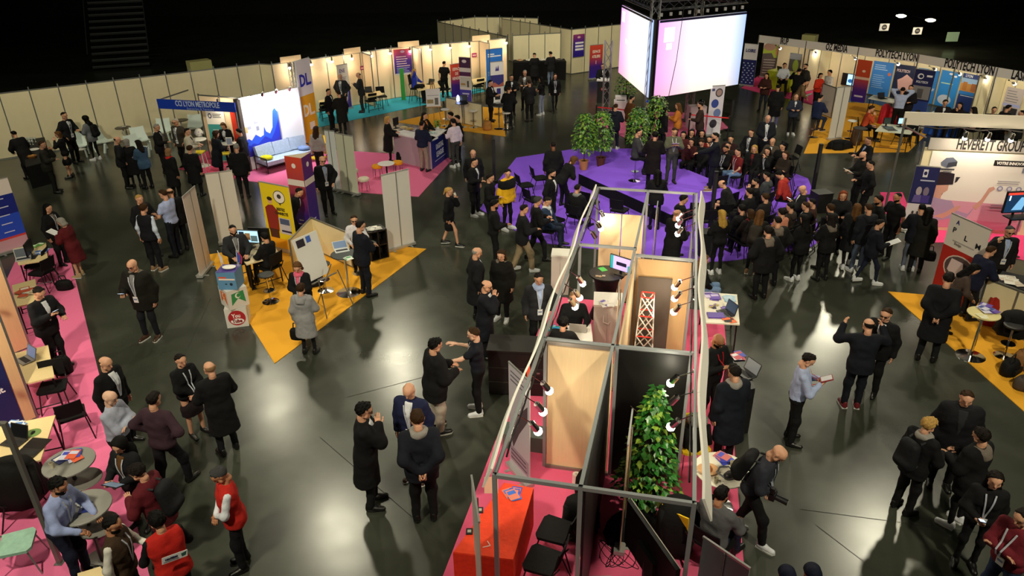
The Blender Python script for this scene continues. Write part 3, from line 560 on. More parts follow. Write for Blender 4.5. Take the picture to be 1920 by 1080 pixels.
for k in range(5): MB().lathe([(.01, 0), (.05, .02), (.045, .06), (.01, .07)], 8, c=(.07*math.cos(k*1.3), .07*math.sin(k*1.3), .04)).o('bread_roll', fb, mat('b07a3c', .8))
# white lit wall, sofa and tower
q0, q1 = G(470, 320), G(577, 291); wd = (q1-q0).length; dr = (q1-q0).normalized(); nn = Vector((dr.y, -dr.x, 0))
LW = T('display_wall', 'brightly lit white wall printed with blue waves behind the sofa', 'wall panel', q0, head(q0, q1))
wp = MB().box((wd*.29, 0, 1.33), (wd*.58, .05, 2.6)).o('printed_panel', LW, mat('f1f1f6', .5)); MB().box((wd*.8, .02, 1.35), (wd*.4, .05, 2.5)).o('white_panel', LW, mat('eef0f8', .5)); MB().box((wd*.8, -.03, .14), (wd*.36, .05, .05)).o('base_bar', LW, BLACK()); MB().box((-.06, .0, 1.3), (.12, .25, 2.6)).o('end_post', LW, mat('4a4038', .6))
for x in (wd*.59, wd*.99): MB().box((x, -.01, 1.32), (.03, .08, 2.6)).o('edge_profile', LW, mat('c8ccd8', .3, .5))
pr = prints(wp, wd*.58, 2.6, .03, -.027, [('p', [(0, .22), (0, .42), (.1, .43), (.17, .4), (.3, .47), (.42, .42), (.52, .44), (.56, .56), (.6, .48), (.7, .44), (.8, .52), (.86, .74), (.93, .78), (1, .72), (1, .22)], '2f62ee'), ('p', [(0, .2), (0, .36), (.12, .33), (.2, .36), (.32, .33), (.45, .38), (.55, .42), (.72, .36), (.85, .46), (1, .62), (1, .2)], '2438cc'), ('p', [(0, .18), (0, .26), (.3, .24), (.6, .28), (1, .38), (1, .18)], '3a2fb0')]+bars(.18, .75, .9, 3, .05, 'd8d4d0')+[(.1, .56, .2, .6, 'b8c0d8'), (.3, .62, .42, .68, 'b0b4c4'), (.34, .52, .42, .58, '9aa2bc'), (.02, .52, .09, .6, 'e0c87c'), (.55, .66, .68, .7, 'c8ccd8')])
pr.location.x = wd*.29
for i, u in enumerate((.2, .42, .64)):
    bq = q0+dr*(wd*u); spot('strong white spotlight in front of the blue wave wall, %s of three' % ('left', 'middle', 'right')[i], (bq.x, bq.y, 2.62), Vector((bq.x, bq.y, 2.85))+nn*.85, Vector((bq.x, bq.y, 1.5)), 230, True, 110, (.92, .94, 1))
SF = T('sofa', 'pale blue three-cushion sofa with black metal frame under blue waves', 'sofa', q0+dr*1.25+nn*.55, head(q0, q1)); fab = mat('aebfd8', .85, kind='cloth')
MB().box((0, 0, .36), (2.1, .72, .14)).o('seat_cushion', SF, fab)
for k in range(3): MB().box((0, 0, 0), (.68, .16, .46), M=Matrix.Translation((-.7+k*.7, .36, .66)) @ Matrix.Rotation(-.25, 4, 'X') @ Matrix.Rotation(.06*(k-1), 4, 'Y')).o('back_cushion', SF, fab)
for s in (-1, 1): MB().path([(s*1.08, -.36, 0), (s*1.08, -.36, .55), (s*1.08, .42, .55), (s*1.08, .42, 0)], .018).o('arm_frame', SF, BLACK())
MB().box((0, 0, .27), (2.14, .74, .04)).o('frame', SF, BLACK())
for i, (x, c) in enumerate(((-.85, 'd8d020'), (.75, '7f96c4'))): tag(MB().lathe([(.02, 0), (.2, .04), (.22, .08), (.18, .13), (.02, .16)], 10, sx=1.1, sy=.9).o('cushion', None, mat(c, .85, kind='cloth'), True), ('lime yellow cushion at the left end of the pale sofa', 'blue cushion lying on the right of the pale sofa')[i], 'cushion').location = SF.location+dr*x+Vector((0, 0, .43))
t0, t1 = G(575, 289), G(600, 277); tw = (t1-t0).length
TW = T('advertising_tower', 'tall white over yellow tower with blue logo beside lit wall', 'sign tower', t0.lerp(t1, .5), head(t0, t1))
bd_ = MB().box((0, 0, 1.75), (tw, .12, 3.5)).o('body', TW, mat('f2f2fa', .5)); prints(bd_, tw, 3.5, 0, -.062, [(0, 0, 1, .63, 'f0ae1c'), (.42, .25, .78, .33, 'f6ecd8')]); 
for z, c, m_ in ((2.75, '2a34c0', 0), (1.62, 'f4e8d0', 0)): text('DL.', .6, mat(c, .5), TW, face(0, -.07, z), sx=.85, bold=.02)
b = MB(); truss(b, (-tw/2-.12, .05, 0), (-tw/2-.12, .05, 3.5), .16, .2, .014); b.o('truss_edge', TW, ALU())
for x, y, h_ in ((510, 128, 0), ):
    pass
rollup('white roll-up turned away, left of the pair by the pink carpet', (640, 359), (622, 356), 2.05, back='dfe2e6')
rollup('cream back of a roll-up standing on the pink carpet edge', (673, 367), (641, 359), 2.0, back='d8d8c4')
rollup('big off-white back of a roll-up at the right tip of the triangle', (777, 458), (728, 473), 2.2, back='d6d3cf')
rollup('slim pinkish white back of roll-up left of the bearded man', (397, 496), (376, 522), 2.2, back='d8cdc8')
rollup('grey white back of roll-up behind the bearded man', (460, 452), (412, 460), 2.1, back='cfcac2')
rollup('yellow roll-up with a man in a red shirt and a speech balloon', (507, 465), (561, 478), 1.95, 'e8cf1c', items=[('e', .62, .82, .2, .1, '3a3836'), ('e', .62, .82, .18, .088, 'efe6de'), ('e', .62, .83, .07, .035, '3a3836'), ('p', [(.56, .73), (.66, .73), (.63, .69)], '3a3836'), ('p', [(.1, .28), (.08, .62), (.2, .67), (.35, .68), (.5, .6), (.46, .28)], '8f2a24'), ('e', .28, .74, .08, .05, 'd8a888'), ('e', .28, .77, .09, .03, '2a1c16'), ('p', [(.14, .08), (.12, .3), (.44, .3), (.42, .08)], '4a2422'), (.5, .25, .88, .5, 'c9c6d6'), (.53, .4, .85, .49, '4a5a80'), (.55, .28, .88, .31, '22204a'), (.05, .0, 1, .16, 'f0a81e')], txt=[('RESTEZ', .62, .63, .11, '3a3420', .8), ('CONNECTÉ', .62, .565, .11, '3a3420', .8)])
tp = G(587, 453); TO = T('totem', 'three-sided orange to violet totem with a white band', 'totem', tp, R(28))
tri = [(0, 0), (.36, .42), (-.34, .46)]; og = gradmat([(0, '2a1a8c'), (.3, '3a1a80'), (.6, 'a03848'), (1, 'cf452c')], 'Z', .05, 2.45); vg = gradmat([(0, '2a1a8c'), (.6, '43207e'), (1, '6a2270')], 'Z', .05, 2.45)
MB().prism(tri, 0, 2.45).o('core', TO, mat('b8a890', .6))
for a_, b_, m_ in ((tri[2], tri[0], og), (tri[0], tri[1], vg)):
    a_, b_ = Vector((*a_, 0)), Vector((*b_, 0)); d_ = b_-a_; n_ = Vector((d_.y, -d_.x, 0)).normalized()*.008; f_ = MB().box(((a_.x+b_.x)/2+n_.x, (a_.y+b_.y)/2+n_.y, 1.225), (d_.length, .01, 2.44), rz=head(a_, b_)).o('face_panel', TO, m_)
    c_ = (a_+b_)/2+n_*2.2; MB().box((c_.x, c_.y, 1.72), (d_.length, .008, .17), rz=head(a_, b_)).o('white_band', f_, mat('e2d8d2', .6)); text('Espace', .055, mat('f0e8f0', .5), f_, face(c_.x, c_.y, .62, head(a_, b_))); text('rencontres', .055, mat('f0e8f0', .5), f_, face(c_.x, c_.y, .5, head(a_, b_)))
    MB().lathe([(.07, 0), (.07, .004)], 16).o('emblem', f_, mat('e8dede', .5)).matrix_local = face(c_.x, c_.y, 2.2, head(a_, b_))
# ---------------------------------------------------------------- triangle stand
partition('low cream parapet behind the flip chart on the triangle', G(553, 516), G(592, 470), 1, h=1.0, tip=.0); partition('low cream parapet behind the seated woman in white', G(592, 470), G(662, 502), 1, h=1.0, tip=0.)
CBX = T('cube_stack', 'stack of three printed cubes with social network emblems', 'display cubes', G(449, 604))
def cube(nm, z, s, rz, m, items=None, items2=None):
    c = MB().box((0, 0, z+s/2), (s, s, s)).o(nm, CBX, mat(m, .6)); c.rotation_euler[2] = rz
    for k, it in enumerate((items, items2)):
        if it: q = prints(c, s, s, z, -s/2-.001, it); q.rotation_euler[2] = -k*math.pi/2
    return c
c1 = cube('lower_cube', 0, .47, .22, 'd4d0ca', [('e', .52, .5, .4, .4, 'b0242a'), ('e', .52, .33, .3, .15, 'efe6e2'), (.22, .3, .82, .38, 'efe6e2')])
text('You', .13, mat('f2e8e4', .5), c1, face(0, -.2405, .29), bold=.004, sx=.85); text('Tube', .12, mat('8a2226', .5), c1, face(.005, -.2435, .16), bold=.004, sx=.85)
fl_ = lambda c: [('p', [(.15, .2), (.2, .8), (.8, .85), (.85, .2), (.5, .5)], c), ('e', .5, .65, .14, .14, 'ece4dc'), ('e', .54, .66, .1, .1, c)]
cube('middle_cube', .475, .46, R(45)-.05, 'd8d2cc', fl_('2a8a52'), fl_('e0702c')); c3 = cube('upper_cube', .94, .42, -.05, '5a8cb4', [(.1, .55, .95, .64, 'f0d8c8'), (.1, .66, .5, .74, 'e05a30'), (.4, .3, .5, .36, '1c2c3c'), ('e', .72, .32, .08, .08, '1c2c3c')])
MB().box((0, 0, 1.361), (.42, .42, .004)).o('violet_top', CBX, mat('4a3a8c', .6)); MB().lathe([(.02, 0), (.14, .03), (.15, .05), (.02, .07)], 14, c=(.03, -.02, 1.363), sy=.7).o('white_mask', CBX, mat('e8e6e2', .5))
for i, (x, c) in enumerate(((-.17, 'd8d4d8'), (.2, 'c23040'), (.17, '3a4aa8'))): MB().tube((x, .1, 1.36), (x*1.2, .1, 1.75), .006).add([(x*1.1, .1, 1.5), (x*1.2, .1, 1.75), (x*1.2+.09, .06, 1.6), (x*1.1+.06, .08, 1.42)], [(0, 1, 2, 3), (3, 2, 1, 0)], 1).o('hand_flag', CBX, [WHITE(), mat(c, .7)])
FC = T('flip_chart', 'white flip chart board on a tripod with photos pinned', 'flip chart', G(621, 578), R(56)); M = Matrix.Rotation(-.26, 4, 'X')
e = MB().box((0, .12, 1.3), (.72, .03, 1.05), M=M).o('board', FC, mat('e4e2de', .5)); prints(e, .72, 1.05, .78, .1, [(.1, .78, .42, .95, '241c2c'), (.5, .82, .68, .96, '3c62c0')]).matrix_local = M
for a_, b_ in (((-.3, -.05, .9), (-.42, -.3, 0)), ((.3, -.05, .9), (.42, -.3, 0)), ((0, -.2, 1.2), (0, .45, 0))): MB().tube(a_, b_, .014).o('leg', FC, ALU())
MB().box((0, -.1, .76), (.74, .07, .02), M=M).o('pen_tray', FC, ALU())
p = rtable('black topped chrome bar table with tablet beside the man in navy', 645, 476, 1.05, .32, '1a2428', None, .3); laptop('tablet on a stand lying on the black bar table', G(641, 470, 1.05), .4, '5a6a80', 'c8ccd0', .5, 150); sheets('white and green papers on the black bar table', G(652, 484, 1.055), .4, ['f0f0ea', '3ca068'], n=3, spread=.04)
s0, s1 = G(698, 491), G(729, 483); SH = T('cube_shelf', 'black brown cube shelf holding leaflets beside the big roll-up', 'shelf', s0, head(s0, s1)); sw = (s1-s0).length
for z in (.02, .42, .82): MB().box((sw/2, .2, z), (sw, .4, .035)).o('shelf_board', SH, mat('17120f', .5))
for x in (0, sw/2, sw): MB().box((x, .2, .42), (.035, .4, .84)).o('side_panel', SH, mat('17120f', .5))
MB().box((sw/2, .39, .42), (sw, .02, .82)).o('back_panel', SH, mat('1c1613', .6))
for i, (x, z) in enumerate(((.3, .84), (.62, .84), (.28, .44))): sheets(('white leaflets on the left of the cube shelf top', 'white leaflets on the right of the cube shelf top', 'leaflet pile inside the cube shelf')[i], SH.matrix_basis @ Vector((sw*x, .2, z)), .2, ['e8e6e0', 'b8b4ac', 'd6d2ca'], n=6, spread=.06)
ptable('desk with two computers between the bearded man and seated woman', [(442, 470), (506, 450), (526, 478), (462, 496)], .75, mat('d8c49c', .5))
monitor('desktop computer showing a bright video picture', G(470, 464, .75), R(-8), .56, .34, '9cc4d8', 1.0, .14, [(.05, .5, .3, .9, '3c5a80'), (.35, .2, .6, .8, 'c89a6c'), (.62, .1, .95, .6, '7a9ab0')]); monitor('silver back of a desktop computer behind the video screen', G(490, 461, .75), R(172), .56, .36, '6a86a0', .3, .14).children[0].data.materials[0] = mat('b0a8a0', .35, .3)
put('bstool', 'chrome stool with black seat behind the cubes', G(508, 566))
put('bstool', 'chrome stool by the flip chart foot', G(611, 545)); bag('black bag on the floor under the flip chart', G(590, 535), .3, (.5, .3, .3))
# ---------------------------------------------------------------- left edge booths
ax = (G(25, 663)-G(57, 650)).normalized()
for i, (x, y) in enumerate(((57, 652), (70, 784))):
    p = G(x, y); partition(('wood coloured booth divider at the left edge, upper', 'wood coloured booth divider at the left edge beside the navy roll-up')[i], p+ax*1.98, p, 2, m=mat('e2b98c', .5, kind='wood'), tip=.0)
for i, (x, y) in enumerate(((62, 705), (78, 850))):
    p = G(x, y)+ax*.7; spot(('spotlight above the laptop desk in the left booth', 'spotlight above the lower left desk')[i], (p.x, p.y, 2.5), (p.x+.1, p.y, 2.4), (p.x+.2, p.y+1.2, 1.2), 110)
pp_ = G(113, 1056); t = T('frame_post', 'tall grey aluminium post crossing the bottom left corner', 'post', pp_); MB().box((0, 0, 1.25), (.06, .06, 2.5)).o('post', t, mat('7c7874', .4, .5)); MB().box((0, 0, .01), (.12, .12, .02)).o('foot_plate', t, ALU())
MB().box((-.5, .02, 2.47), (1.0, .05, .05)).o('beam', t, mat('7c7874', .4, .5))
rollup('white and royal blue roll-up at the left edge behind the desk', G(57, 462)+ax*.85, (57, 462), 2.05, 'f3e8e0', items=[(0, .0, 1, .18, 'd8a8b4'), (0, .15, 1, .2, 'e04a40'), (0, .18, 1, .5, '2a54d8'), (0, .5, 1, .78, '1a2a8c')]+bars(.4, .8, .74, 5, .12, 'e0e6fa', .014), txt=[('Salon', .5, .9, .12, '3a2a70', .8)])
rollup('navy roll-up reading tout at the left edge under the divider', G(48, 796)+ax*.85, (48, 796), 2.0, '16245e', items=[('e', .6, .7, .25, .12, 'd8b46c')]+bars(.3, .9, .52, 3, .03, 'c8d0ea'), txt=[('partout.', .62, .4, .16, 'f2f2f8', .85, .006)])
ptable('light wood desk with a monitor and leaflets at the upper left', [(25, 466), (86, 455), (90, 487), (34, 496)], .74); ptable('light wood desk with an open grey laptop at the left', [(20, 664), (90, 647), (102, 706), (45, 720)], .74); ptable('light wood desk with two dark laptops at the lower left', [(-5, 800), (104, 778), (76, 862), (2, 884)], .74)
ptable('leaflet covered desk left of the seated man', [(22, 535), (66, 523), (72, 566), (30, 575)], .74)
monitor('thin dark monitor seen edge-on on the upper left desk', G(60, 483, .74), R(-75), .5, .32, '7aa0c8', .7); sheets('blue and white leaflets on the upper left desk', G(76, 474, .745), .3, ['3a6ac8', 'e8e8f0', 'c8d4ec'], n=7, spread=.12); sheets('green and white leaflets at the far end of upper left desk', G(70, 460, .745), .3, ['6ab04a', 'f0f0e6'], n=3, spread=.08)
laptop('small silver laptop on the near end of the upper left desk', G(44, 486, .745), R(30), '3a4048', 'b4b0a8', .1)
laptop('open grey laptop with a blue grey screen on the light desk', G(47, 676, .745), R(-35), '6a7a9c', '8c8a86', .5); laptop('dark laptop beside the green mouse pad', G(26, 830, .745), R(-15), '14161a', '2a2826', .05); laptop('second dark laptop at the near edge of the lower left desk', G(52, 850, .745), R(-8), '101216', '201e1c', .05, 178)
mp = T('mouse_pad', 'round green mouse pad with a mouse on the lower left desk', 'mouse pad', G(62, 812, .741)); MB().lathe([(.12, 0), (.12, .004)], 18).o('pad', mp, mat('6a8a4a', .8)); MB().lathe([(.02, .004), (.03, .012), (.015, .03)], 10, sy=1.7).o('mouse', mp, BLACK())
sheets('white and blue papers behind the dark laptop', G(26, 800, .745), .1, ['e8e6ea', '5a86c8'], n=5, spread=.09); sheets('leaflets in rows on the desk beside the seated man', G(52, 548, .745), .2, ['f2ece0', 'e0c8a8', 'c8583c'], n=9, spread=.16, w=.2, d=.29)
for i, (x, y, a) in enumerate(((78, 525, 100), (88, 540, 75), (112, 762, 200), (146, 815, 35))):
    put('chair', 'black meeting chair '+('tucked under the upper left desk', 'right of the upper left desk on pink carpet', 'between the laptop desk and another black chair', 'standing free on the pink carpet at left')[i], G(x, y), R(a))
bag('black handbag on the pink carpet below the woman in red', G(123, 543), .2, (.42, .2, .26)); bag('dark bag hanging by the laptop desk', G(122, 700), .5, (.35, .25, .4))
for i, (x, y) in enumerate(((129, 866), (156, 950))):
    t = rtable(('grey round bar table strewn with blue and orange leaflets', 'grey round bar table with a blue booklet before the man in blue shirt')[i], x, y, 1.05, .36, '8e8c86', mat('6c6a66', .4, .5), .3, th=.03); MB().lathe([(.26, .7), (.27, .71), (.26, .725)], 24, c=(.12, .0, 0)).o('lower_shelf', t, mat('7a7872', .5))
sheets('blue and orange leaflets fanned on the grey bar table', G(133, 856, 1.055), .4, ['3a44b8', 'e0603c', 'd0d0ea'], n=8, spread=.08); sheets('navy booklet with round emblem on the grey bar table', G(112, 862, 1.055), .6, ['1e2a6a', 'e8e4da'], n=1, spread=0); sheets('navy booklet on the grey table by the man in blue shirt', G(160, 952, 1.055), .5, ['24347c', 'dce0ea'], n=1, spread=0)
cup('small tan paper cup on the leaflet table', G(99, 877, 1.05)); sheets('folded white paper slip on the grey table', G(147, 945, 1.055), .8, ['f0eeea'], .04, .12, 2, .03)
put('gchair', 'pale green chair with grey tube frame in the bottom left corner', G(48, 1062), R(-70)); coat('black coat draped over a chair in the bottom left corner', G(52, 968)+Vector((0, 0, .35)), .3, .75, .75, '0f0d0c', .6); put('chair', 'chair hidden under the black coat', G(52, 968), R(-60))
ptable('corner of a cream table at the bottom edge left of the red vest', [(145, 1075), (188, 1062), (235, 1130), (150, 1140)], .74); rollup('grey top edge of a roll-up at the bottom edge near the red vest', (290, 1320), (215, 1330), 1.95, back='8a8c8a')
# ================================================================ back middle
ca, cb_, cc = G(742, 302), G(810, 319), G(842, 294)
CO = T('counter', 'L-shaped counter with a navy lettered front and white top', 'counter', cb_, head(cb_, cc)); L2 = (cc-cb_).length; q = Matrix.Rotation(-head(cb_, cc), 4, 'Z') @ (ca-cb_)
fr = MB().box((L2/2, .02, .52), (L2, .04, 1.04)).o('front_panel', CO, mat('1c2a86', .5)); text('DIGITAL', .27, mat('dfe4f6', .5), fr, face(L2/2, -.004, .7), sx=.72, bold=.004); text('LEAGUE', .27, mat('dfe4f6', .5), fr, face(L2/2, -.004, .42), sx=.72, bold=.004); MB().box((L2/2, -.002, .22), (L2*.6, .004, .03)).o('underline', fr, mat('aab4dc', .5))
MB().box((q.x/2, q.y/2, .52), (q.length, .04, 1.04), rz=head((0, 0), q)).o('side_panel', CO, mat('b8a2b4', .5))
d1 = Vector((q.y, -q.x, 0)).normalized()*.55; d1 = d1 if d1.x > 0 else -d1
MB().prism([(0, -.02), (L2, -.02), (L2, .55), (.2, .55)], 1.04, 1.08).o('worktop', CO, mat('eeeaf0', .4)); MB().prism([(0, 0), (q.x, q.y), (q.x+d1.x, q.y+d1.y), (d1.x, d1.y+.1)], 1.04, 1.08).o('worktop', CO, mat('eeeaf0', .4))
plant('small green pot plant on the navy counter', G(821, 241, 1.08), .34, .13, 'e8e4de', 60, '5a9a34', ph=.1, pr=.07, leaf=.07, low=.3)
for i, (x, y, c) in enumerate(((757, 240, 'd8c49a'), (768, 243, 'b89a60'), (812, 250, 'cfe0e0'))): tag(MB().lathe([(.1, 0), (.16, .03), (.15, .035), (.05, .012), (.1, .06), (.01, .08)], 16).o('snack_plate', None, mat(c, .6)), ('plate of pastries on the left arm of the counter', 'snack bowl near the corner of the counter', 'pale dish beside the pot plant on the counter')[i], 'plate').location = G(x, y, 1.08)
monitor('small dark screen on the left end of the counter', G(743, 241, 1.08), R(60), .3, .3, '101014', .1)
put('pouf', 'yellow pouf left of the low white table', G(709, 332)); put('pouf', 'yellow pouf right of the low white table', G(747, 325)); put('wpouf', 'cream pouf in front of the big cream roll-up', G(684, 357)); put('wpouf', 'cream pouf half hidden behind the cream roll-up', G(664, 341))
rtable('low white table between the two yellow poufs', 724, 306, .5, .3, 'f2eeee', STEEL(), .2)
put('ychair', 'yellow chair between the tower and the white roll-up', G(600, 318), R(150)); put('ychair', 'yellow chair under the woman in the grey sweater', G(606, 300), R(200))
EA = T('easel', 'wooden easel holding a white picture board', 'easel', G(815, 233), R(8)); wn = mat('b07f48', .6)
for a_, b_ in (((-.05, 0, 1.85), (-.32, -.05, 0)), ((.05, 0, 1.85), (.32, -.05, 0)), ((0, .05, 1.8), (0, .5, 0))): MB().tube(a_, b_, .02).o('leg', EA, wn)
MB().box((0, -.04, .78), (.7, .05, .04)).o('ledge', EA, wn); e = MB().box((0, -.05, 1.17), (.62, .02, .78)).o('picture_board', EA, mat('e4dedf', .5)); prints(e, .62, .78, .78, -.061, [(.06, .2, .5, .42, 'a08a60'), (.6, .12, .85, .5, '6a6460'), (.1, .62, .9, .66, 'b0a8b0')])
partition('low cream parapet behind the white stools', G(838, 226), G(905, 240), 2, h=1.05, tip=0)
for i, (x, y) in enumerate(((836, 236), (888, 239), (950, 243))): put('stool', 'white topped chrome bar stool '+('right of the wooden easel', 'below the laptop table', 'at the right tip of the yellow carpet')[i], G(x, y))
rtable('black bar table with laptop and glowing lamp behind the stools', 866, 193, 1.05, .28, '141416', None, .2); laptop('black laptop on the bar table by the glowing lamp', G(868, 190, 1.05), R(-10), '1a1c22', '141416', .1)
gl = T('glow_lamp', 'glowing blue white egg lamp on the bar table', 'lamp', G(859, 190, 1.05)); MB().lathe([(.06, 0), (.07, .1), (.05, .22), (.01, .27)], 14).o('shade', gl, mat('b8c8ff', .5, emit=5), True); MB().lathe([(.07, 0), (.07, .012)], 14).o('foot', gl, WHITE())
rtable('dark bar table in front of the men in suits', 935, 196, 1.05, .32, '1c1c1e', None, .22); sheets('papers on the dark bar table by the suited men', G(932, 194, 1.055), .3, ['e8e8e8', 'b0b8c8'], n=3); bag('brown cardboard bag below the dark bar table', G(914, 244), .2, (.4, .3, .4), 'a8743c'); bag('black backpack leaning on the low parapet', G(880, 232), .2, (.4, .25, .45)); bag('black handbag beside the counter', G(752, 303), 0, (.35, .25, .4))
p0, p1 = G(864, 196), G(885, 198); tt = rollup('slim violet and white totem banner with a blue foot', p0, p1, 2.25, 'e4dee6', items=[(0, .78, 1, 1, '4a2352'), ('e', .45, .92, .2, .035, 'e8e0ea'), (0, .6, 1, .69, '56265c'), (.05, .36, .95, .58, 'c8c8cc'), (.1, .4, .5, .44, 'b08a50'), (.65, .36, .8, .5, '4a4a50'), (0, 0, 1, .3, '4a42c0'), (.2, .2, .8, .23, 'd0d4ff'), (.2, .15, .7, .18, 'd0d4ff')])
rollup('orange to violet board lettered for meetings, half hidden by totem', (847, 186), (869, 182), 1.7, OP(.1, 1.7), txt=[('ESPACE', .5, .84, .2, 'f4e8e0', .7), ('DE', .5, .7, .2, 'f4e8e0', .7), ('RENDEZ', .5, .56, .2, 'f4e8e0', .7)])
rollup('plain blue roll-up at the right end of the booth row', (913, 173), (943, 169), 2.15, '2f7ae0', items=[(.1, .86, .5, .89, 'e8f0ff'), (.1, .81, .9, .84, 'e8f0ff')]+bars(.1, .6, .45, 3, .04, 'c8dcff'))
rollup('white roll-up with violet picture in front of the blue one', (921, 196), (945, 193), 2.0, 'e8e6ea', items=[(0, .38, 1, .68, '3a3a86'), ('p', [(0, .38), (0, .44), (.3, .5), (.6, .42), (1, .5), (1, .38)], 'b86a60'), ('p', [(.35, .78), (.45, .9), (.5, .82), (.6, .92), (.65, .78)], '3a2a90'), (.45, .2, .75, .34, '3c3c9c'), (.3, .06, .7, .16, '2a2a30')])
GR = gradmat([(0, '2a1a9a'), (.45, '46208a'), (.75, 'b03a50'), (1, 'd84a34')], 'Z', 0, 1.5)
wallprint('large orange to violet gradient poster hung in the booth row', wm, wb, 733, 90, 766, 138, GR, [('e', .5, .9, .12, .05, 'c8a0c8')]+bars(.12, .9, .72, 5, .09, 'e8c8d0', .03)+bars(.12, .9, .28, 4, .06, 'b8b4ea', .02)+[(0, 0, 1, .06, 'e0dce4')], off=.35)
for i, (x, y) in enumerate(((674, 123), (781, 111), (884, 99))): wallprint('small red violet booth sign on the cream wall, '+('left one behind the bald man', 'middle one above the woman in blue', 'right one beside the violet totem')[i], *((wa, wm) if x < 733 else (wm, wb)), x, y, x+9, y+8, '9a3058', [(.15, .3, .85, .6, 'e8b8c0')])
rollup('white roll-up with a violet corner behind the bald man in booth', (640, 208), (660, 203), 2.1, 'f2ece8', items=[('p', [(.6, 0), (1, 0), (1, .6)], '4a3aa8'), ('p', [(.3, 0), (.6, 0), (.95, .3)], '8a5ab0')]+bars(.2, .8, .72, 3, .04, 'b8a8b8'), txt=[('ENE', .45, .86, .24, '6a4a8c', .8)])
tag(MB().prism([(-.14, 0), (.14, 0), (.12, .04), (-.12, .04)], 0, .03).prism([(-.1, 0), (.1, 0), (.1, .02), (-.1, .02)], .03, 1.55).o('ribbon_stand', None, mat('2f9a3c', .6)), 'narrow green upright ribbon stand beside the gradient poster', 'stand').location = G(757, 188)
for i, (pts, lb) in enumerate(((((682, 175), (712, 170), (718, 177), (688, 183)), 'dark framed meeting table in the booth of the grey suited man'), (((778, 161), (820, 155), (826, 163), (784, 170)), 'meeting table with laptop before the woman in blue'), (((884, 149), (909, 144), (912, 152), (888, 158)), 'pale meeting table behind the violet totem'), (((597, 189), (613, 185), (618, 193), (601, 198)), 'meeting table partly behind the yellow tower'))):
    ptable(lb, pts, .74)
laptop('open black laptop in front of the woman in blue', G(806, 158, .745), R(-30), '1a2420', '26302a', .1); laptop('dark device on the booth table by the grey suited man', G(692, 173, .745), R(20), '14161a', '1a1a1c', .1)
for i, (x, y, a) in enumerate(((697, 207, 30), (717, 198, 200), (836, 184, 250), (897, 178, 30), (611, 224, 20), (822, 186, 60))): put('chair', 'black chair '+('in front of the table of the grey suited man', 'behind the table of the grey suited man', 'behind the man in black at the booths', 'at the pale table behind the totem', 'beside the table by the yellow tower', 'opposite the woman in blue')[i], G(x, y), R(a))
# buffet and lectern
b0, b1 = G(964, 152), G(1061, 150); bt = T('buffet', 'long buffet draped in black cloth in front of the cream box room', 'table', b0, head(b0, b1)); L3_ = (b1-b0).length
MB().box((L3_/2, .4, .5), (L3_, .8, 1.0)).o('table_cloth', bt, mat('09090a', .9, kind='cloth')); MB().box((L3_/2, .4, 1.01), (L3_*.98, .78, .02)).o('table_top', bt, mat('101010', .8))
for i, u in enumerate((.12, .3, .55, .62, .7, .88)): v = bt.matrix_basis @ Vector((L3_*u, .4, 1.02)); tag(MB().lathe([(.08, 0), (.2, .03), (.19, .05), (.05, .02), (.08, .09), (.01, .1)], 14).o('platter', None, mat(('c8a078', 'e8e4da', 'eeeae0', 'e0dcd0', 'e8e4e0', '6a6460')[i], .6)), 'buffet platter '+('with reddish food at the left end', 'of pale snacks left of the woman in black', 'right of the woman in black', 'in the middle of the buffet', 'in front of the man at the buffet', 'stack at the right end')[i], 'plate').location = v
wallprint('orange to violet information poster with white text boxes on the cream wall', bx[5], bx[9], 1074, 64, 1095, 106, gradmat([(0, '2f1f96'), (.4, '3a1f90'), (.75, 'a83a58'), (1, 'd85030')], 'Z', 0, 1.9), [('e', .5, .87, .14, .05, 'd8b0b8'), (.18, .58, .92, .66, 'efe8ee'), (.18, .43, .92, .52, 'efe8ee'), (.18, .29, .92, .38, 'efe8ee')], off=.06)
rollup('orange to violet board reading Espace Ateliers 1', (1104, 150), (1128, 147), 1.85, OP(.1, 1.85), txt=[('ESPACE', .5, .8, .2, 'f6e6dc', .75, .006), ('ATELIERS', .5, .65, .2, 'f6e6dc', .66, .006), ('1', .5, .47, .26, 'f6e6dc', .8, .006)])
LE = T('lectern', 'black lectern with a red and white emblem beside the truss leg', 'lectern', G(1131, 192), R(-12)); MB().prism([(-.3, -.2), (.3, -.2), (.26, .2), (-.26, .2)], 0, 1.1).o('body', LE, mat('0c0c0e', .5)); MB().box((0, 0, 1.13), (.66, .48, .04), M=Matrix.Rotation(.12, 4, 'X')).o('reading_top', LE, mat('d8d4da', .5)); q_ = prints(LE, .6, 1.1, 0, -.205, [('e', .5, .62, .2, .09, 'd83048'), ('e', .55, .62, .14, .06, '0c0c0e'), (.35, .6, .75, .64, 'e8e4e8')], 'emblem')
WBX = T('white_cabinet', 'white cabinet with a printer on top beside the truss leg', 'cabinet', G(1162, 222), R(-8)); MB().box((0, 0, .4), (.6, .5, .8)).o('body', WBX, mat('d8d0da', .5)); MB().box((0, 0, .9), (.5, .4, .2)).o('printer', WBX, mat('e8e4ea', .5)); MB().box((0, -.21, .86), (.36, .03, .03)).o('paper_slot', WBX, BLACK())
WB2 = T('white_cabinet', 'white cabinet with a chrome machine right of the mustard jacket', 'cabinet', G(1303, 240), R(5)); MB().box((0, 0, .48), (.7, .5, .96)).o('body', WB2, mat('c8b4c0', .5)); MB().lathe([(.1, .96), (.16, 1.0), (.15, 1.12), (.04, 1.22)], 14, c=(.15, 0, 0)).o('chrome_machine', WB2, CHROME(), True); MB().box((0, -.255, .5), (.6, .01, .8)).o('door', WB2, mat('d2bec8', .5))
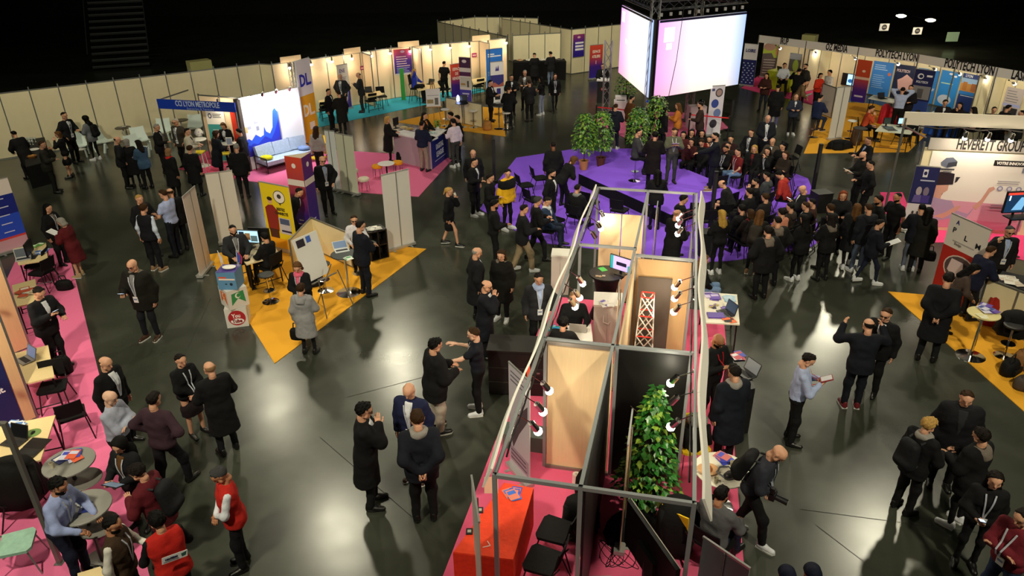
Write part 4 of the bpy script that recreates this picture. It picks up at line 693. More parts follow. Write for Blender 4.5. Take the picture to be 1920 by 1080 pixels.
rollup('white roll-up with four dark picture circles behind the stage', (1323, 256), (1349, 254), 2.05, 'dcd6e8', items=[('e', .62, .86, .26, .09, '4a4048'), ('e', .62, .86, .19, .065, 'a88c8c'), ('e', .4, .64, .26, .09, '3a4a9c'), ('e', .62, .44, .26, .09, '6a7ab0'), ('e', .42, .22, .26, .09, '3c3648'), (.1, .9, .3, .95, '4a4a80')])
for i, (x, y, h_, r_) in enumerate(((1094, 318, 2.05, .42), (1126, 312, 2.0, .4), (1191, 300, 1.95, .42), (1226, 281, 2.1, .46))): plant('bushy potted ficus '+('at the left corner of the stage', 'standing second from the left by the stage', 'behind the man on the stool', 'below the corner of the big screens')[i], G(x, y), h_, r_, 'b87a50' if i == 0 else '5a2c22', 760, '6a9440', leaf=.1, low=.34)
plant('green shrub in the shade below the left screen', G(1172, 190), 1.5, .55, '2a2420', 420, '3a6a3a', leaf=.1, low=.2)
# ================================================================ talk audience chairs
ctr = G(1262, 330)
for i, (x, y) in enumerate(((1012, 358), (985, 372), (1000, 400), (1105, 405), (1040, 440), (1160, 420), (1300, 425), (1322, 440), (1350, 428))):
    p = G(x, y); put('chair', 'black chair of the talk audience, '+('empty, nearest the man walking away', 'empty, right of the yellow jacket', 'in the left block behind the yellow jacket', 'empty, at the foot of the stage skirt', 'at the near edge of the left block', 'empty, beside the far end of the stand', 'behind the bald man in dark coat', 'empty, left of the column loudspeaker', 'right of the column loudspeaker')[i], p, toward(p, ctr))
# ================================================================ right part
rollup('white and navy patterned roll-up lettered Loire at left of sign row', (1387, 160), (1412, 163), 2.15, 'f2eef2', items=[(0, 0, 1, .62, '1c2468')]+[(.06+.31*(k % 3)+(.12 if (k//3) % 2 else 0), .04+.06*(k//3), .16+.31*(k % 3)+(.12 if (k//3) % 2 else 0), .065+.06*(k//3), 'c8ccea') for k in range(27)], txt=[('LOIRE', .5, .84, .22, '2a2c7c', .9, .006)])
rollup('green and grey roll-up with a round dish picture in the sign row', (1424, 145), (1457, 147), 2.1, '5a524e', items=[(0, .62, 1, 1, 'eeeae0'), ('p', [(0, .6), (.5, .62), (.9, .3), (1, .35), (1, .7), (.5, .95), (0, .75)], 'a8bc3a'), ('e', .35, .78, .34, .1, 'b08a78'), ('e', .8, .66, .1, .1, 'e09858'), (0, 0, .95, .5, '5a504c')]+bars(.1, .8, .45, 6, .07, 'b8b0ac', .02))
wallprint('dark picture banner behind the two visitors in the sign row', g0, g1, 1483, 100, 1505, 146, '4a4c4a', [('e', .6, .5, .25, .25, '8aa83c'), (0, .75, 1, 1, '8a9098')])
LD = T('lime_desk', 'lime green draped desk in the first booth of the sign row', 'desk', G(1452, 168), head(G(1444, 165), G(1478, 172))); MB().box((.2, .3, .45), (1.5, .7, .9)).o('table_cloth', LD, mat('b4c42c', .8, kind='cloth')); MB().box((.2, .3, .91), (1.5, .7, .02)).o('table_top', LD, mat('d8e060', .6))
laptop('black laptop on the lime green desk', LD.matrix_basis @ Vector((.0, .35, .92)), LD.rotation_euler[2]+3, '1a1c20', '141416', .1); sheets('leaflets on the lime green desk', LD.matrix_basis @ Vector((.5, .2, .925)), 0, ['f0f0d8', 'e0e8a0'], n=4)
wallprint('flat television showing a blue car picture', g0, g1, 1581, 138, 1612, 161, '0c0c10', [(.35, .06, .75, .94, mat('9cd0f0', .4, emit=1.2)), ('e', .55, .4, .16, .16, mat('2a62a0', .4, emit=.6))], name='television', cat='television')
t = wallprint('tall orange to violet banner left of the blue school booth', f0, f1, 1612, 112, 1640, 222, gradmat([(0, '2a1a90'), (.25, '4a2080'), (.5, 'c8482c'), (.86, 'd8502c'), (.88, 'f0e8e0'), (.9, '4a90d8'), (1, '4a90d8')], 'Z', 0, 2.3), [('e', .55, .74, .12, .03, 'f0d8c8'), (0, .54, 1, .6, 'e8c8b8'), (.2, .12, .8, .16, 'd0c8e8')], off=.15, name='banner', cat='banner')
SCH = [('light blue text banner at the left of the school booth', 1640, 116, 1680, 184, '3a86dc', bars(.1, .8, .9, 3, .06, 'b8d8f6', .02)+[('e', .85, .66, .08, .05, 'e0785c')]+bars(.1, .75, .6, 7, .06, 'a8ccf0', .015), ()),
 ('dark banner with a pale map and the school name', 1682, 122, 1722, 196, '1c2a4c', [('p', [(.3, .3), (.2, .55), (.4, .62), (.6, .74), (.8, .66), (1, .58), (.9, .3), (.6, .22)], 'e8b8b4'), (.0, 0, 1, .1, '141c38')], (('POLYTECH', .4, .82, .18, 'f0d8d8', .7),)),
 ('pale blue empty banner between map and dark roll-up', 1724, 128, 1744, 206, '5aa8e4', [(.1, .7, .9, .95, '8ac4ee')], ()),
 ('bright blue banner beside the dark school roll-up', 1748, 132, 1764, 214, '2f86dc', [], (('KLW', .5, .42, .2, 'e8f2ff', .7),)),
 ('large sky blue banner with white dots behind the seated men', 1768, 134, 1806, 214, '2f90e4', [('e', .5, .93, .1, .03, 'f2f6ff'), ('e', .75, .88, .08, .03, 'f2f6ff'), ('e', .6, .84, .05, .02, 'e8e8d0'), ('e', .45, .2, .35, .14, 'c8d4e8'), (.1, .64, .7, .67, 'b8dcc8')], ()),
 ('navy banner with an old town photograph', 1808, 140, 1850, 216, '1e3a80', [(0, .62, 1, .88, '9ac0ea'), (0, .52, 1, .74, 'c8904c'), (.1, .56, .3, .78, 'b87a3c'), (.5, .56, .8, .76, 'a86a3c'), (0, .44, 1, .53, '2f86dc'), (.1, .4, .9, .42, 'dce6f8')], (('LYON', .3, .94, .16, 'f2f6ff', .8),)),
 ('cream banner with a close-up of a face', 1856, 146, 1884, 224, 'e8d4c0', [('p', [(.1, .55), (.3, .95), (1, 1), (1, .55), (.6, .5), (.3, .4)], 'c89070'), ('p', [(.1, .9), (.5, 1), (1, 1), (1, .88), (.4, .82)], 'a86844'), (.4, .7, .7, .74, '7a4a38')], ()),
 ('grey text banner at the far right of the sign row', 1890, 165, 1925, 228, 'b8b0b4', bars(.1, .8, .9, 5, .08, '6a6878', .02)+[(0, .42, 1, .5, 'a0a8e0'), (.1, 0, .9, .38, '24242a')], ())]
for lb, x0, y0, x1, y1, c, it, tx in SCH: wallprint(lb, *((g0, g1) if x0 < 1740 else (g1, g2)), x0, y0, x1, y1, c, it, tx, off=.06, name='banner', cat='banner')
rollup('dark blue school roll-up with logo and grey photograph', (1697, 219), (1733, 225), 2.1, '161e58', items=[('e', .32, .86, .16, .06, 'f0f0f6'), ('e', .34, .86, .1, .035, '161e58'), (.62, .86, .9, .9, 'f0f0f6'), (.05, .38, .95, .66, '8a8a90'), (.3, .4, .6, .6, '5a5a60'), (0, 0, 1, .34, '24489c')], txt=[('POLYTECH', .45, .74, .13, 'e0e4f4', .75)])
partition('white low wall board behind the man in navy on stool', G(1534, 212), G(1558, 222), 1, h=1.35, m=mat('e6dcd8', .5), tip=0)
rollup('grey white back of a roll-up on the yellow carpet beside coats', (1577, 261), (1552, 263), 2.1, back='c8c4be'); poster('small dark notice taped to the grey roll-up back', G(1560, 262)+Vector((.1, .03, 0)), -.06, .18, .26, 1.5, '3a3634')
ptable('table loaded with small computers on the yellow carpet', [(1641, 245), (1708, 251), (1718, 238), (1655, 231)], .76, mat('d8dcc8', .4)); ptable('table with a black laptop in the school booth', [(1628, 184), (1675, 193), (1682, 187), (1638, 178)], .76, mat('e6e8dc', .4)); ptable('blue cloth covered table in the school booth', [(1738, 216), (1808, 224), (1815, 216), (1750, 208)], .76, mat('b8d0ea', .5), skirt=mat('2a56b8', .8, kind='cloth'))
monitor('small white framed screen on the computer table', G(1661, 238, .76), R(5), .3, .24, '2a3430', .3); monitor('small light blue screen on the computer table', G(1688, 238, .76), R(5), .3, .24, '9cc8ea', .9); laptop('grey gadget board in the middle of the computer table', G(1672, 244, .765), 0, '4a5a60', '5a5e5a', .1, 170); laptop('black laptop with violet lights in the school booth', G(1655, 185, .765), R(10), '1a1a22', '121216', .1)
sheets('blue and white leaflets on the blue cloth table', G(1765, 214, .765), 0, ['e8f0fa', '8ab4e8'], n=5, spread=.25)
rtable('black bar table beside the computer table', 1613, 240, 1.0, .26, '17181c', None, .24); put('stool', 'white stool right of the grey roll-up back', G(1592, 260)); put('chair', 'black chair behind the computer table', G(1688, 275), 0)
coat('heap of black coats on the yellow carpet', G(1573, 278), .2, .9, .32, '0b0b0c', .55); coat('brown coat hanging beside the grey roll-up back', G(1602, 272), .2, .4, .75, '4a3424', .3)
put('chair', 'brown wooden chair seat by the lime desk', G(1490, 182), R(90))
# red chairs in the school booth
for i, (x, y) in enumerate(((1655, 232), (1672, 236))): coat('red jacket hung on a chair in the school booth, '+('left', 'right')[i], G(x, y), 0, .4, .85, 'd03040', .3)
# ---------------------------------------------------------------- virtual reality booth
h0, h1 = G(1694, 428), G(1885, 440); hd = (h1-h0).normalized(); hL = 3.9; hn = Vector((hd.y, -hd.x, 0))
HV = T('banner_wall', 'booth wall with a large printed banner of a woman in a virtual reality headset', 'booth', h0, head(h0, h1))
MB().box((hL/2, .03, 1.2), (hL, .04, 2.4)).o('back_panel', HV, PANEL()); bw, bh = 2.75, 2.2
bnr = MB().box((.25+bw/2, -.01, .12+bh/2), (bw, .012, bh)).o('printed_banner', HV, mat('f2ece6', .5))
sk, lav = 'd8a494', 'b49cc0'
ART = [('p', [(0, 0), (0, .38), (1, .34), (1, 0)], 'e0a4bc'), ('p', [(0, 0), (0, .14), (1, .1), (1, 0)], 'd88aa8'), ('p', [(.0, .3), (.03, .56), (.1, .6), (.14, .46), (.1, .3)], '8a6248'), ('p', [(.03, .44), (.06, .62), (.17, .62), (.175, .5), (.13, .45), (.13, .36), (.06, .34)], sk), ('p', [(.0, .2), (.0, .36), (.06, .4), (.14, .38), (.24, .36), (.3, .24), (.42, .2), (.52, .3), (.54, .38), (.5, .22), (.4, .1), (.26, .12), (.12, .08)], lav), ('p', [(.5, .3), (.56, .4), (.6, .56), (.64, .58), (.66, .55), (.62, .5), (.58, .34), (.54, .26)], sk), ('p', [(.1, .14), (.2, .2), (.3, .3), (.34, .3), (.3, .22), (.2, .12)], sk), ('p', [(.02, .62), (.04, .72), (.12, .74), (.2, .72), (.21, .58), (.06, .56)], '2a2230'), ('e', .09, .66, .085, .08, '2c2028'), ('p', [(.22, .6), (.22, .68), (.26, .68), (.25, .66), (.24, .62)], '2a2634'), ('p', [(.1, .86), (.14, .92), (.2, .93), (.25, .88), (.24, .82), (.17, .79), (.11, .82)], '6a7086'), ('p', [(.16, .8), (.17, .86), (.25, .88), (.25, .82)], '3a3c48'), (.08, .765, .24, .785, '5a5860'), (.14, .735, .22, .75, '8a8890'), (.58, .85, .96, .92, '1c1a1e'), (.85, .77, .95, .835, '8a8a9c')]+[('e', .7+.085*k, .56, .026, .032, '8c8ab0') for k in range(3)]+[('e', .7+.085*k, .56, .016, .02, 'dcd8e4') for k in range(3)]+bars(.66, .9, .66, 2, .03, 'a09aa4', .01)+bars(.66, .9, .34, 2, .04, 'a08a98', .014)+[('e', .36, .06, .02, .026, '3a2a3c'), ('e', .46, .06, .02, .026, '3a2a3c')]
ART = [(a_[0], [(x+.055 if x < .45 else x, z) for x, z in a_[1]], a_[2]) if a_[0] == 'p' and a_[2] in (sk, lav, '8a6248', '2a2230', '2a2634') else (('e', a_[1]+.055)+a_[2:] if a_[-1] == '2c2028' else a_) for a_ in ART]
pr = prints(bnr, bw, bh, .12, -.017, ART)
pr.location.x = .25+bw/2
text('VOTRE INNOV\'ACTOR', .11, mat('f4f0ec', .5), bnr, face(.25+bw*.77, -.052, .12+bh*.885), sx=.82, bold=.004); text('4.0', .11, mat('f4f0ec', .5), bnr, face(.25+bw*.9, -.052, .12+bh*.803), sx=.8, bold=.003); text('HEVERETT', .07, mat('4a4850', .5), bnr, face(.25+bw*.16, -.052, .12+bh*.775)); text('GROUP', .05, mat('6a6870', .5), bnr, face(.25+bw*.18, -.052, .12+bh*.742))
e = MB().box((hL/2+.15, -.05, 2.53), (hL+.1, .03, .32)).o('fascia_board', HV, mat('a8a29c', .5)); text('HEVERETT GROUP', .4, mat('1a181a', .6), e, face(1.62, -.07, 2.54), sx=.5, bold=.012)
for x in (0, hL*.75, hL): MB().box((x, 0, 1.28), (.05, .05, 2.56)).o('post', HV, ALU())
MB().box((-.75, -.45, 1.65), (.05, .05, 3.3)).o('front_post', HV, ALU()); wbm = MB().box((1.9, -.45, 3.29), (5.4, .04, .34)).o('white_header', HV, mat('f2e6d4', .5)); MB().tube((-.75, -.45, 3.08), (.0, .0, 2.68), .025).o('brace', HV, ALU()); MB().path([(-.4+.5*k, -.48, 3.08+.03*(-1)**k) for k in range(9)], .018).o('cable', HV, mat('3a3430', .8))
for i, x in enumerate((.75, 1.3, 1.85)):
    v = HV.matrix_basis @ Vector((x, -.47, 3.05)); spot('glowing spotlight under the white header of the headset banner, %s of three' % ('left', 'middle', 'right')[i], v, HV.matrix_basis @ Vector((x, -.66, 3.02)), HV.matrix_basis @ Vector((x, 0, 1.4)), 60, True, 110)
rollup('navy roll-up with two people standing left of the headset banner', h0+hd*-.14+hn*.25, h0+hd*.46+hn*.3, 1.95, 'e6dee2', items=[(0, .42, 1, 1, '22255e'), (.35, .84, .55, .96, 'e8e4ea'), ('e', .45, .9, .07, .03, '22255e'), ('e', .35, .62, .12, .07, 'b8a8b0'), ('e', .65, .62, .12, .07, '8a7a90'), ('p', [(.15, .44), (.2, .56), (.5, .56), (.5, .44)], '6a5aa0'), ('p', [(.5, .44), (.52, .56), (.85, .56), (.85, .44)], '4a3a90'), (.3, .78, .9, .8, 'c8c8e0'), ('e', .3, .28, .05, .025, '3a3438'), ('e', .5, .28, .05, .025, '3a3438'), ('e', .7, .28, .05, .025, '3a3438')])
tv = T('television', 'television on a black stand showing a blue drawing at the right edge', 'television', G(1876, 478), R(5)); MB().box((.15, 0, 1.5), (1.0, .05, .58)).o('housing', tv, BLACK()); e = MB().box((.15, -.028, 1.5), (.95, .004, .53)).o('screen', tv, mat('16304c', .3, emit=.8)); prints(e, .95, .53, 1.235, -.031, [(0, .88, 1, 1, mat('d04030', .4, emit=.8)), ('p', [(.2, .1), (.4, .75), (.6, .75), (.5, .1)], mat('6aa0c8', .4, emit=.9)), (.06, .6, .1, .85, mat('e8f0f8', .4, emit=1)), (.6, .3, .95, .5, mat('d8e4f0', .4, emit=.9))]).location.x = .15
MB().tube((0, .03, 0), (0, .03, 1.5), .03).o('pole', tv, STEEL()); MB().box((0, 0, .02), (.7, .5, .04)).o('base', tv, STEEL()); MB().box((.1, -.12, 1.12), (.7, .35, .03)).o('tray', tv, STEEL())
rollup('white over red roll-up lettered PLM at the orange carpet', (1744, 549), (1812, 588), 2.05, 'b82a20', items=[(0, .62, 1, 1, 'e6dfd8'), ('e', .55, .4, .42, .17, 'e0d0c8'), ('e', .55, .4, .39, .155, '5a4a4c'), ('p', [(.25, .35), (.3, .5), (.6, .5), (.7, .38), (.5, .27)], 'e0ccd0'), ('p', [(.6, .5), (.85, .48), (.9, .38), (.65, .36)], '1c1616'), (.2, .7, .75, .715, 'b0a8a4')], txt=[('A', .22, .93, .14, '2a2c7a', .9), ('P', .18, .83, .17, '1c1c24', 1.1), ('L', .5, .79, .17, '1c1c24', 1.1), ('M', .82, .76, .17, '1c1c24', 1.1), ('Design', .35, .68, .08, '8a8078', .9)])
p = rtable('chrome pedestal table with a cream top heaped with leaflets', 1845, 587, 1.02, .3, 'e8d89a', None, .28); sheets('violet and blue leaflets on the chrome pedestal table', G(1850, 579, 1.03), .3, ['6a4ab0', 'd8d4ea', '3a4a9c'], n=8, spread=.13); sheets('yellow papers on the near side of the pedestal table', G(1842, 592, 1.03), .1, ['ece4a8', 'f0ecd0'], n=2, spread=.05)
partition('low cream parapet at the right edge behind the red coat', G(1828, 600), G(1945, 650), 2, h=1.05, tip=0); coat('red coat laid over a chair at the right edge', G(1876, 612), -.4, .75, .78, '9c2418', .35)
ptable('dark table with white papers at the right edge', [(1862, 528), (1925, 545), (1945, 522), (1880, 508)], .95, mat('1c1a20', .5)); sheets('white papers on the dark table at the right edge', G(1893, 527, .955), -.3, ['eeeae2', 'd8c8b8'], n=7, spread=.14, w=.2, d=.29)
put('bstool', 'chrome stool with black cushion beside the pedestal table', G(1882, 668)); coat('black coat over the chrome stool at the right edge', G(1885, 655)+Vector((0, 0, .4)), .2, .6, .5, '0b0b0d', .5); bag('black bag on the orange carpet at right edge', G(1890, 700), .6, (.5, .3, .3)); bag('brown paper bag on the orange carpet', G(1912, 690), .3, (.4, .3, .4), '8a6038'); bag('patterned dark bag at the right edge of the orange carpet', G(1918, 728), .2, (.45, .3, .25), '4a4038')
rollup('violet banner edge at the right border', (1925, 560), (1955, 575), 2.0, '2a1a60')
# ================================================================ inside the long stand
cl = mat('ee3a22', .8, kind='cloth'); t = ptable('table under a bright red cloth at the near end of the stand', [(945, 905), (1000, 915), (962, 1049), (850, 1035)], .75, mat('ff4a2a', .8, kind='cloth'), skirt=cl)
sheets('blue and orange leaflets on the red table', G(962, 928, .755), .2, ['2a50c0', 'e0806c', '3a70d8'], n=5, spread=.06)
for i, (x, y) in enumerate(((900, 957), (880, 997))): tag(MB().box((0, 0, .006), (.09, .11, .012)).box((0, 0, .013), (.05, .05, .004), 1).o('name_badge', None, [BLACK(), mat('b8b8a8', .4)]), ('black emblem card at the far end of the red table', 'black emblem card at the near left of red table')[i], 'card').location = G(x, y, .755)
tag(MB().tube((0, 0, .006), (.1, .03, .006), .006).tube((.1, .03, .006), (.06, .11, .006), .006).o('pen', None, WHITE()), 'white pens lying at the near edge of the red table', 'pen').location = G(905, 1027, .757)
tag(MB().add([(-.1, 0, 0), (.1, 0, 0), (.1, .08, .24), (-.1, .08, .24), (-.1, .16, 0), (.1, .16, 0)], [(0, 1, 2, 3), (3, 2, 5, 4), (0, 3, 4), (1, 5, 2)]).o('table_card', None, mat('e8b8a0', .5)), 'folded price card on the red table by the grey post', 'sign').location = G(921, 925, .755)
def edgeon(label, x, y, z, w=.8, h=2.0, back='b8b4b0', swing=0.):
    p = G(x, y, z); d = Vector((p.x, p.y, 0)).normalized(); d = Matrix.Rotation(swing, 3, 'Z') @ d; p.z = 0
    return rollup(label, p, p-d*w, h, 'c8c4be', back)
edgeon('grey roll-up seen edge-on in front of the red table', 884, 892, 2.0, swing=.08); edgeon('roll-up seen edge-on beside the ficus', 1186, 768, 2.0, back='b89a78', swing=-.03); edgeon('pale roll-up seen edge-on beside the white cabinets', 1163, 525, 2.0, back='d8c4a8', swing=-.02); edgeon('pale roll-up seen edge-on at the far end of the stand', 1233, 385, 1.9, back='e0d0c0', swing=-.02)
a_, b_ = BP(3.55, -.33), BP(2.35, -.05)
rollup('grey roll-up printed with a sketch standing left of the wood panel', (957, 872), (994, 915), 2.05, 'c8c2cc', items=[('p', [(.1, .3), (.5, .6), (.9, .75), (.9, .6), (.5, .4), (.2, .2)], '5a4a52'), ('p', [(.2, .45), (.6, .8), (.8, .9), (.6, .6)], '8a7a84'), (.05, .05, .95, .2, 'a89aa8')]+bars(.1, .8, .95, 3, .04, '6a6470')+bars(.1, .9, .17, 3, .04, '5a4a5c'))
rd = tag(MB().box((0, 0, 1.0), (.05, .05, 2.0)).o('red_post', None, mat('e04828', .5)), 'orange red post behind the sketch roll-up', 'post'); rd.location = BP(3.05, -.22)
bxm = tag(MB().box((0, 0, .16), (.9, .35, .32)).o('grey_plinth', None, mat('5a6460', .5)), 'low grey plinth left of the wood panel', 'plinth'); bxm.location = BP(3.6, -.3); bxm.rotation_euler[2] = -BAZ
FCs = T('flight_case', 'large black flight case counter with metal latches left of stand', 'case', BP(5.3, -.72), -BAZ+.12); MB().box((0, 0, .5), (1.4, .55, .96)).o('body', FCs, mat('12100f', .5)); MB().box((0, 0, .99), (1.45, .6, .04)).o('lid', FCs, mat('191614', .5))
for z in (.3, .62): MB().box((0, -.28, z), (1.38, .01, .02)).o('edge_strip', FCs, mat('2c2826', .4))
for x in (-.22, .25): MB().box((x, -.285, .55), (.16, .02, .13)).o('latch', FCs, mat('3a3836', .35, .7)); MB().box((x, -.3, .55), (.06, .015, .03)).o('handle', FCs, mat('8a8886', .3, .8))
tw_ = tag(MB().lathe([(.05, 0), (.06, .0), (.06, .26), (.02, .26), (.02, .1)], 16).o('paper_roll', None, mat('eee6da', .8)), 'white paper towel roll on the pink floor by the wood panel', 'paper roll'); tw_.location = BP(2.75, .62)
bag('black backpack with silver umbrellas by the wood panel', BP(2.55, .82), .2, (.4, .3, .5)); bag('second black bag heaped against the dark divider', BP(2.0, .85), .5, (.5, .35, .45)); coat('black jackets heaped on a chair in the stand', BP(1.75, .8)+Vector((0, 0, .02)), .3, .5, .7, '0c0c0d', .4)
for i, (s, t_) in enumerate(((1.3, .52), (.72, .45))): put('chair', 'black padded chair on the pink floor, '+('farther of two by the divider', 'nearer of two at the bottom edge')[i], BP(s, t_), -BAZ+R(80))
plant('large glossy ficus in front of the black panel', BP(2.55, 1.75), 2.2, .5, '2a1c14', 300, '2c6e24', True, .3, .2, .095, .14, cone=True)
coat('black jacket and bags heaped under the ficus', BP(1.9, 1.6), .2, .8, .35, '0b0b0c', .5)
TVB = T('television', 'big black television turned away at the near end of stand', 'television', G(1225, 1000, 1.2).xy.to_3d(), 0)
ta, tb = G(1180, 936, 1.75), G(1272, 1068, 1.75); mid = (ta+tb)/2; TVB.location = (mid.x, mid.y, 0); TVB.rotation_euler[2] = head(ta, tb); tl = (tb-ta).length
MB().box((0, 0, 1.4), (tl, .06, .7)).o('housing', TVB, mat('0a0a0b', .35)); MB().box((0, .026, 1.752), (tl, .012, .006)).o('rim', TVB, mat('d8d0c4', .3, .5)); MB().box((0, -.05, 1.3), (.4, .06, .3)).o('back_box', TVB, mat('0e0e0f', .5)); MB().tube((0, -.05, 0), (0, -.05, 1.3), .035).o('pole', TVB, STEEL()); MB().box((0, -.05, .02), (.8, .5, .04)).o('base', TVB, STEEL())
tag(MB().box((0, 0, .1), (.3, .22, .2)).box((0, 0, .203), (.2, .03, .008), 1).o('power_box', None, [mat('9a9890', .5), BLACK()]), 'grey power box on the floor behind the big television', 'box').location = BP(.75, 1.25)
cbl = T('power_cables', 'tangle of thin black cables on the pink floor', 'cable', BP(1.45, 1.35)); rr = random.Random(3)
for k in range(5): MB().path([((.12+.03*k)*math.cos(j*.45+k)+.1*math.sin(j*.2), (.2+.02*k)*math.sin(j*.5+k*2), .014) for j in range(18)], .006, 5).o('cable', cbl, BLACK())
for i, (s, t_, a) in enumerate(((3.62, 2.42, 200), (1.85, 2.3, -30))): put('ychair', 'yellow chair '+('under a black coat and patterned scarf', 'under a black coat left of the man in grey')[i], BP(s, t_), -BAZ+R(a))
coat('black coat with patterned scarf on the upper yellow chair', BP(3.62, 2.44, .42), .2, .42, .5, '0c0b0b', .35); coat('long black coat over the lower yellow chair', BP(1.75, 2.2, .1), .2, .6, .85, '0a0a0b', .5)
scf = tag(MB().lathe([(.08, 0), (.17, .04), (.17, .1), (.1, .14), (.02, .15)], 14).o('scarf', None, mat('8a857e', .9, kind='hair'), True), 'grey patterned scarf lying on the black coat', 'scarf'); scf.location = BP(3.64, 2.44, .88)
p = rtable('round white table with snacks at the right of the stand', 1353, 880, .74, .41, 'f0ead8', None, .26); sheets('blue and pink leaflets on the round white table', G(1356, 860, .745), .3, ['3a44b8', 'e0807c', '5a64d0'], n=5, spread=.05)
bk = T('pastry_bag', 'open paper bag with pastry on the round white table', 'bag', G(1327, 884, .742)); MB().lathe([(.06, 0), (.14, .05), (.12, .06), (.05, .02)], 14, sx=1.2).o('paper', bk, mat('d8a878', .8)); MB().lathe([(.02, .02), (.07, .04), (.05, .09), (.01, .1)], 10).o('pastry', bk, mat('9a5a28', .8))
for i, (x, y) in enumerate(((1372, 874), (1383, 892), (1342, 905))): cup('small glass on the round white table, '+('beside the leaflets', 'at the right rim', 'at the near rim')[i], G(x, y, .742), 'b8b090')
msk = T('headset', 'grey and black head-worn visor on the round white table', 'headset', G(1367, 896, .742), .5); MB().lathe([(.03, 0), (.08, .02), (.09, .06), (.06, .1), (.02, .11)], 12, sx=1.2, sy=.8).o('visor', msk, mat('2a2a2c', .4), True); MB().path([(-.1, 0, .05), (-.12, .14, .06), (0, .2, .06), (.12, .14, .06), (.1, 0, .05)], .014).o('strap', msk, mat('6a6e72', .6))
rollup('grey roll-up back at the bottom edge right of the stand', G(1406, 1066, 2.0), G(1319, 1007, 2.0), 2.0, back='8e949a')
ptable('black counter with a laptop beside the bald man in black', [(1362, 668), (1396, 662), (1416, 728), (1380, 737)], .95, mat('141416', .4), skirt=mat('0c0c0d', .7)); laptop('open grey laptop on the black counter', G(1397, 702, .955), R(-65), '7a7e80', '3a3a3c', .25); sheets('blue leaflets on the far end of the black counter', G(1384, 668, .96), .1, ['3a4ac0', 'c8485c', 'e8e8f0'], n=5, spread=.06)
ptable('white topped table with violet laptops at the right of stand', [(1315, 547), (1382, 552), (1387, 608), (1316, 604)], .8, mat('ece4d0', .4)); laptop('closed violet laptop on the white topped table', G(1342, 592, .805), R(-5), '4a2a90', '5a38a8', .2, 1); laptop('open laptop leaning beside the violet one', G(1360, 588, .805), R(-70), '3a4a60', '2a2a34', .3, 105); sheets('violet and white folders at the far end of the table', G(1338, 556, .805), .1, ['6a48b8', 'd0c0ea', '4a2a90'], n=4, spread=.08, w=.2, d=.26); sheets('pale blue papers on the far right of the table', G(1368, 560, .805), .1, ['a8c8e0', 'c0d8ea'], n=3, spread=.04, w=.22, d=.28); sheets('orange and black cards at the near right of the table', G(1366, 598, .805), .1, ['f06a2c', '141416'], n=3, spread=.07); sheets('small gadgets and violet cards in the middle of the table', G(1345, 576, .805), .3, ['3a2a60', 'b8a04a', '8a70c8'], .08, .1, 6, .12)
# lattice tower model, cabinets, bar table with monitor
LT = T('lattice_tower', 'white and red lattice tower model on a black plinth', 'model', BP(5.75, 1.45), -BAZ); MB().box((0, 0, .4), (.5, .5, .8)).o('plinth', LT, mat('0d0c10', .5))
w1, h_ = .17, 1.4; lev = [0, .42, .84, 1.22]
for i, z in enumerate(lev):
    s_ = w1-.02*i; c_ = [(-s_, -s_), (s_, -s_), (s_, s_), (-s_, s_)]
    for k in range(4): MB().tube((*c_[k], .82+z), (*c_[(k+1) % 4], .82+z), .013, n=6).o('red_bar', LT, mat('e2352a', .5))
    if i < 3:
        t_ = w1-.02*(i+1); d_ = [(-t_, -t_), (t_, -t_), (t_, t_), (-t_, t_)]
        for k in range(4): MB().tube((*c_[k], .82+z), (*d_[(k+1) % 4], .82+lev[i+1]), .012, n=6).o('white_bar', LT, WHITE()); MB().tube((*c_[(k+1) % 4], .82+z), (*d_[k], .82+lev[i+1]), .012, n=6).o('white_bar', LT, WHITE())
bk_ = tag(MB().prism([(-.32, 0), (.32, 0), (.32, .03), (-.32, .03)], 0, 2.1).o('dark_board', None, mat('5a5048', .5)), 'grey brown board leaning behind the lattice tower', 'board'); bk_.location = BP(6.36, 1.55); bk_.rotation_euler[2] = -BAZ
for i, (px, py, s_) in enumerate(((1136, 640, .58), (1050, 545, .42))):
    v = G(px, py); t = T('plinth_cabinet', ('white grey cabinet with papers on top inside the stand', 'white plinth cabinet outside the left of the stand')[i], 'cabinet', v, -BAZ+.1); MB().box((0, 0, .5), (s_, s_, 1.0)).o('body', t, mat('c8c2b8', .5)); MB().box((0, 0, 1.02), (s_*1.04, s_*1.04, .04)).o('lid', t, mat('e6e2d8', .5))
    if i == 0: MB().path([(-.08, -s_/2-.02, .8), (-.08, -s_/2-.05, .66), (.02, -s_/2-.05, .62), (.06, -s_/2-.03, .68)], .012).o('handle', t, WHITE())
    MB().box((0, -s_/2-.003, .45), (.006, .006, .8)).o('door_gap', t, mat('8a857c', .6))
sheets('white papers with a violet picture on the white grey cabinet', G(1135, 570, 1.05), .2, ['ece8e2', 'dcd6cc', '6a5ab8'], n=5, spread=.1)
v = G(1138, 512, 1.1); t = T('bar_table', 'bar table under a stretched black cloth with a monitor', 'table', (v.x, v.y, 0)); MB().lathe([(.36, 0), (.26, .3), (.22, .6), (.28, .95), (.4, 1.07), (.4, 1.1)], 24).o('table_cloth', t, mat('0b0b0c', .7, kind='cloth'), True); MB().lathe([(.395, 1.1), (.395, 1.105)], 24).o('table_top', t, mat('121214', .5))
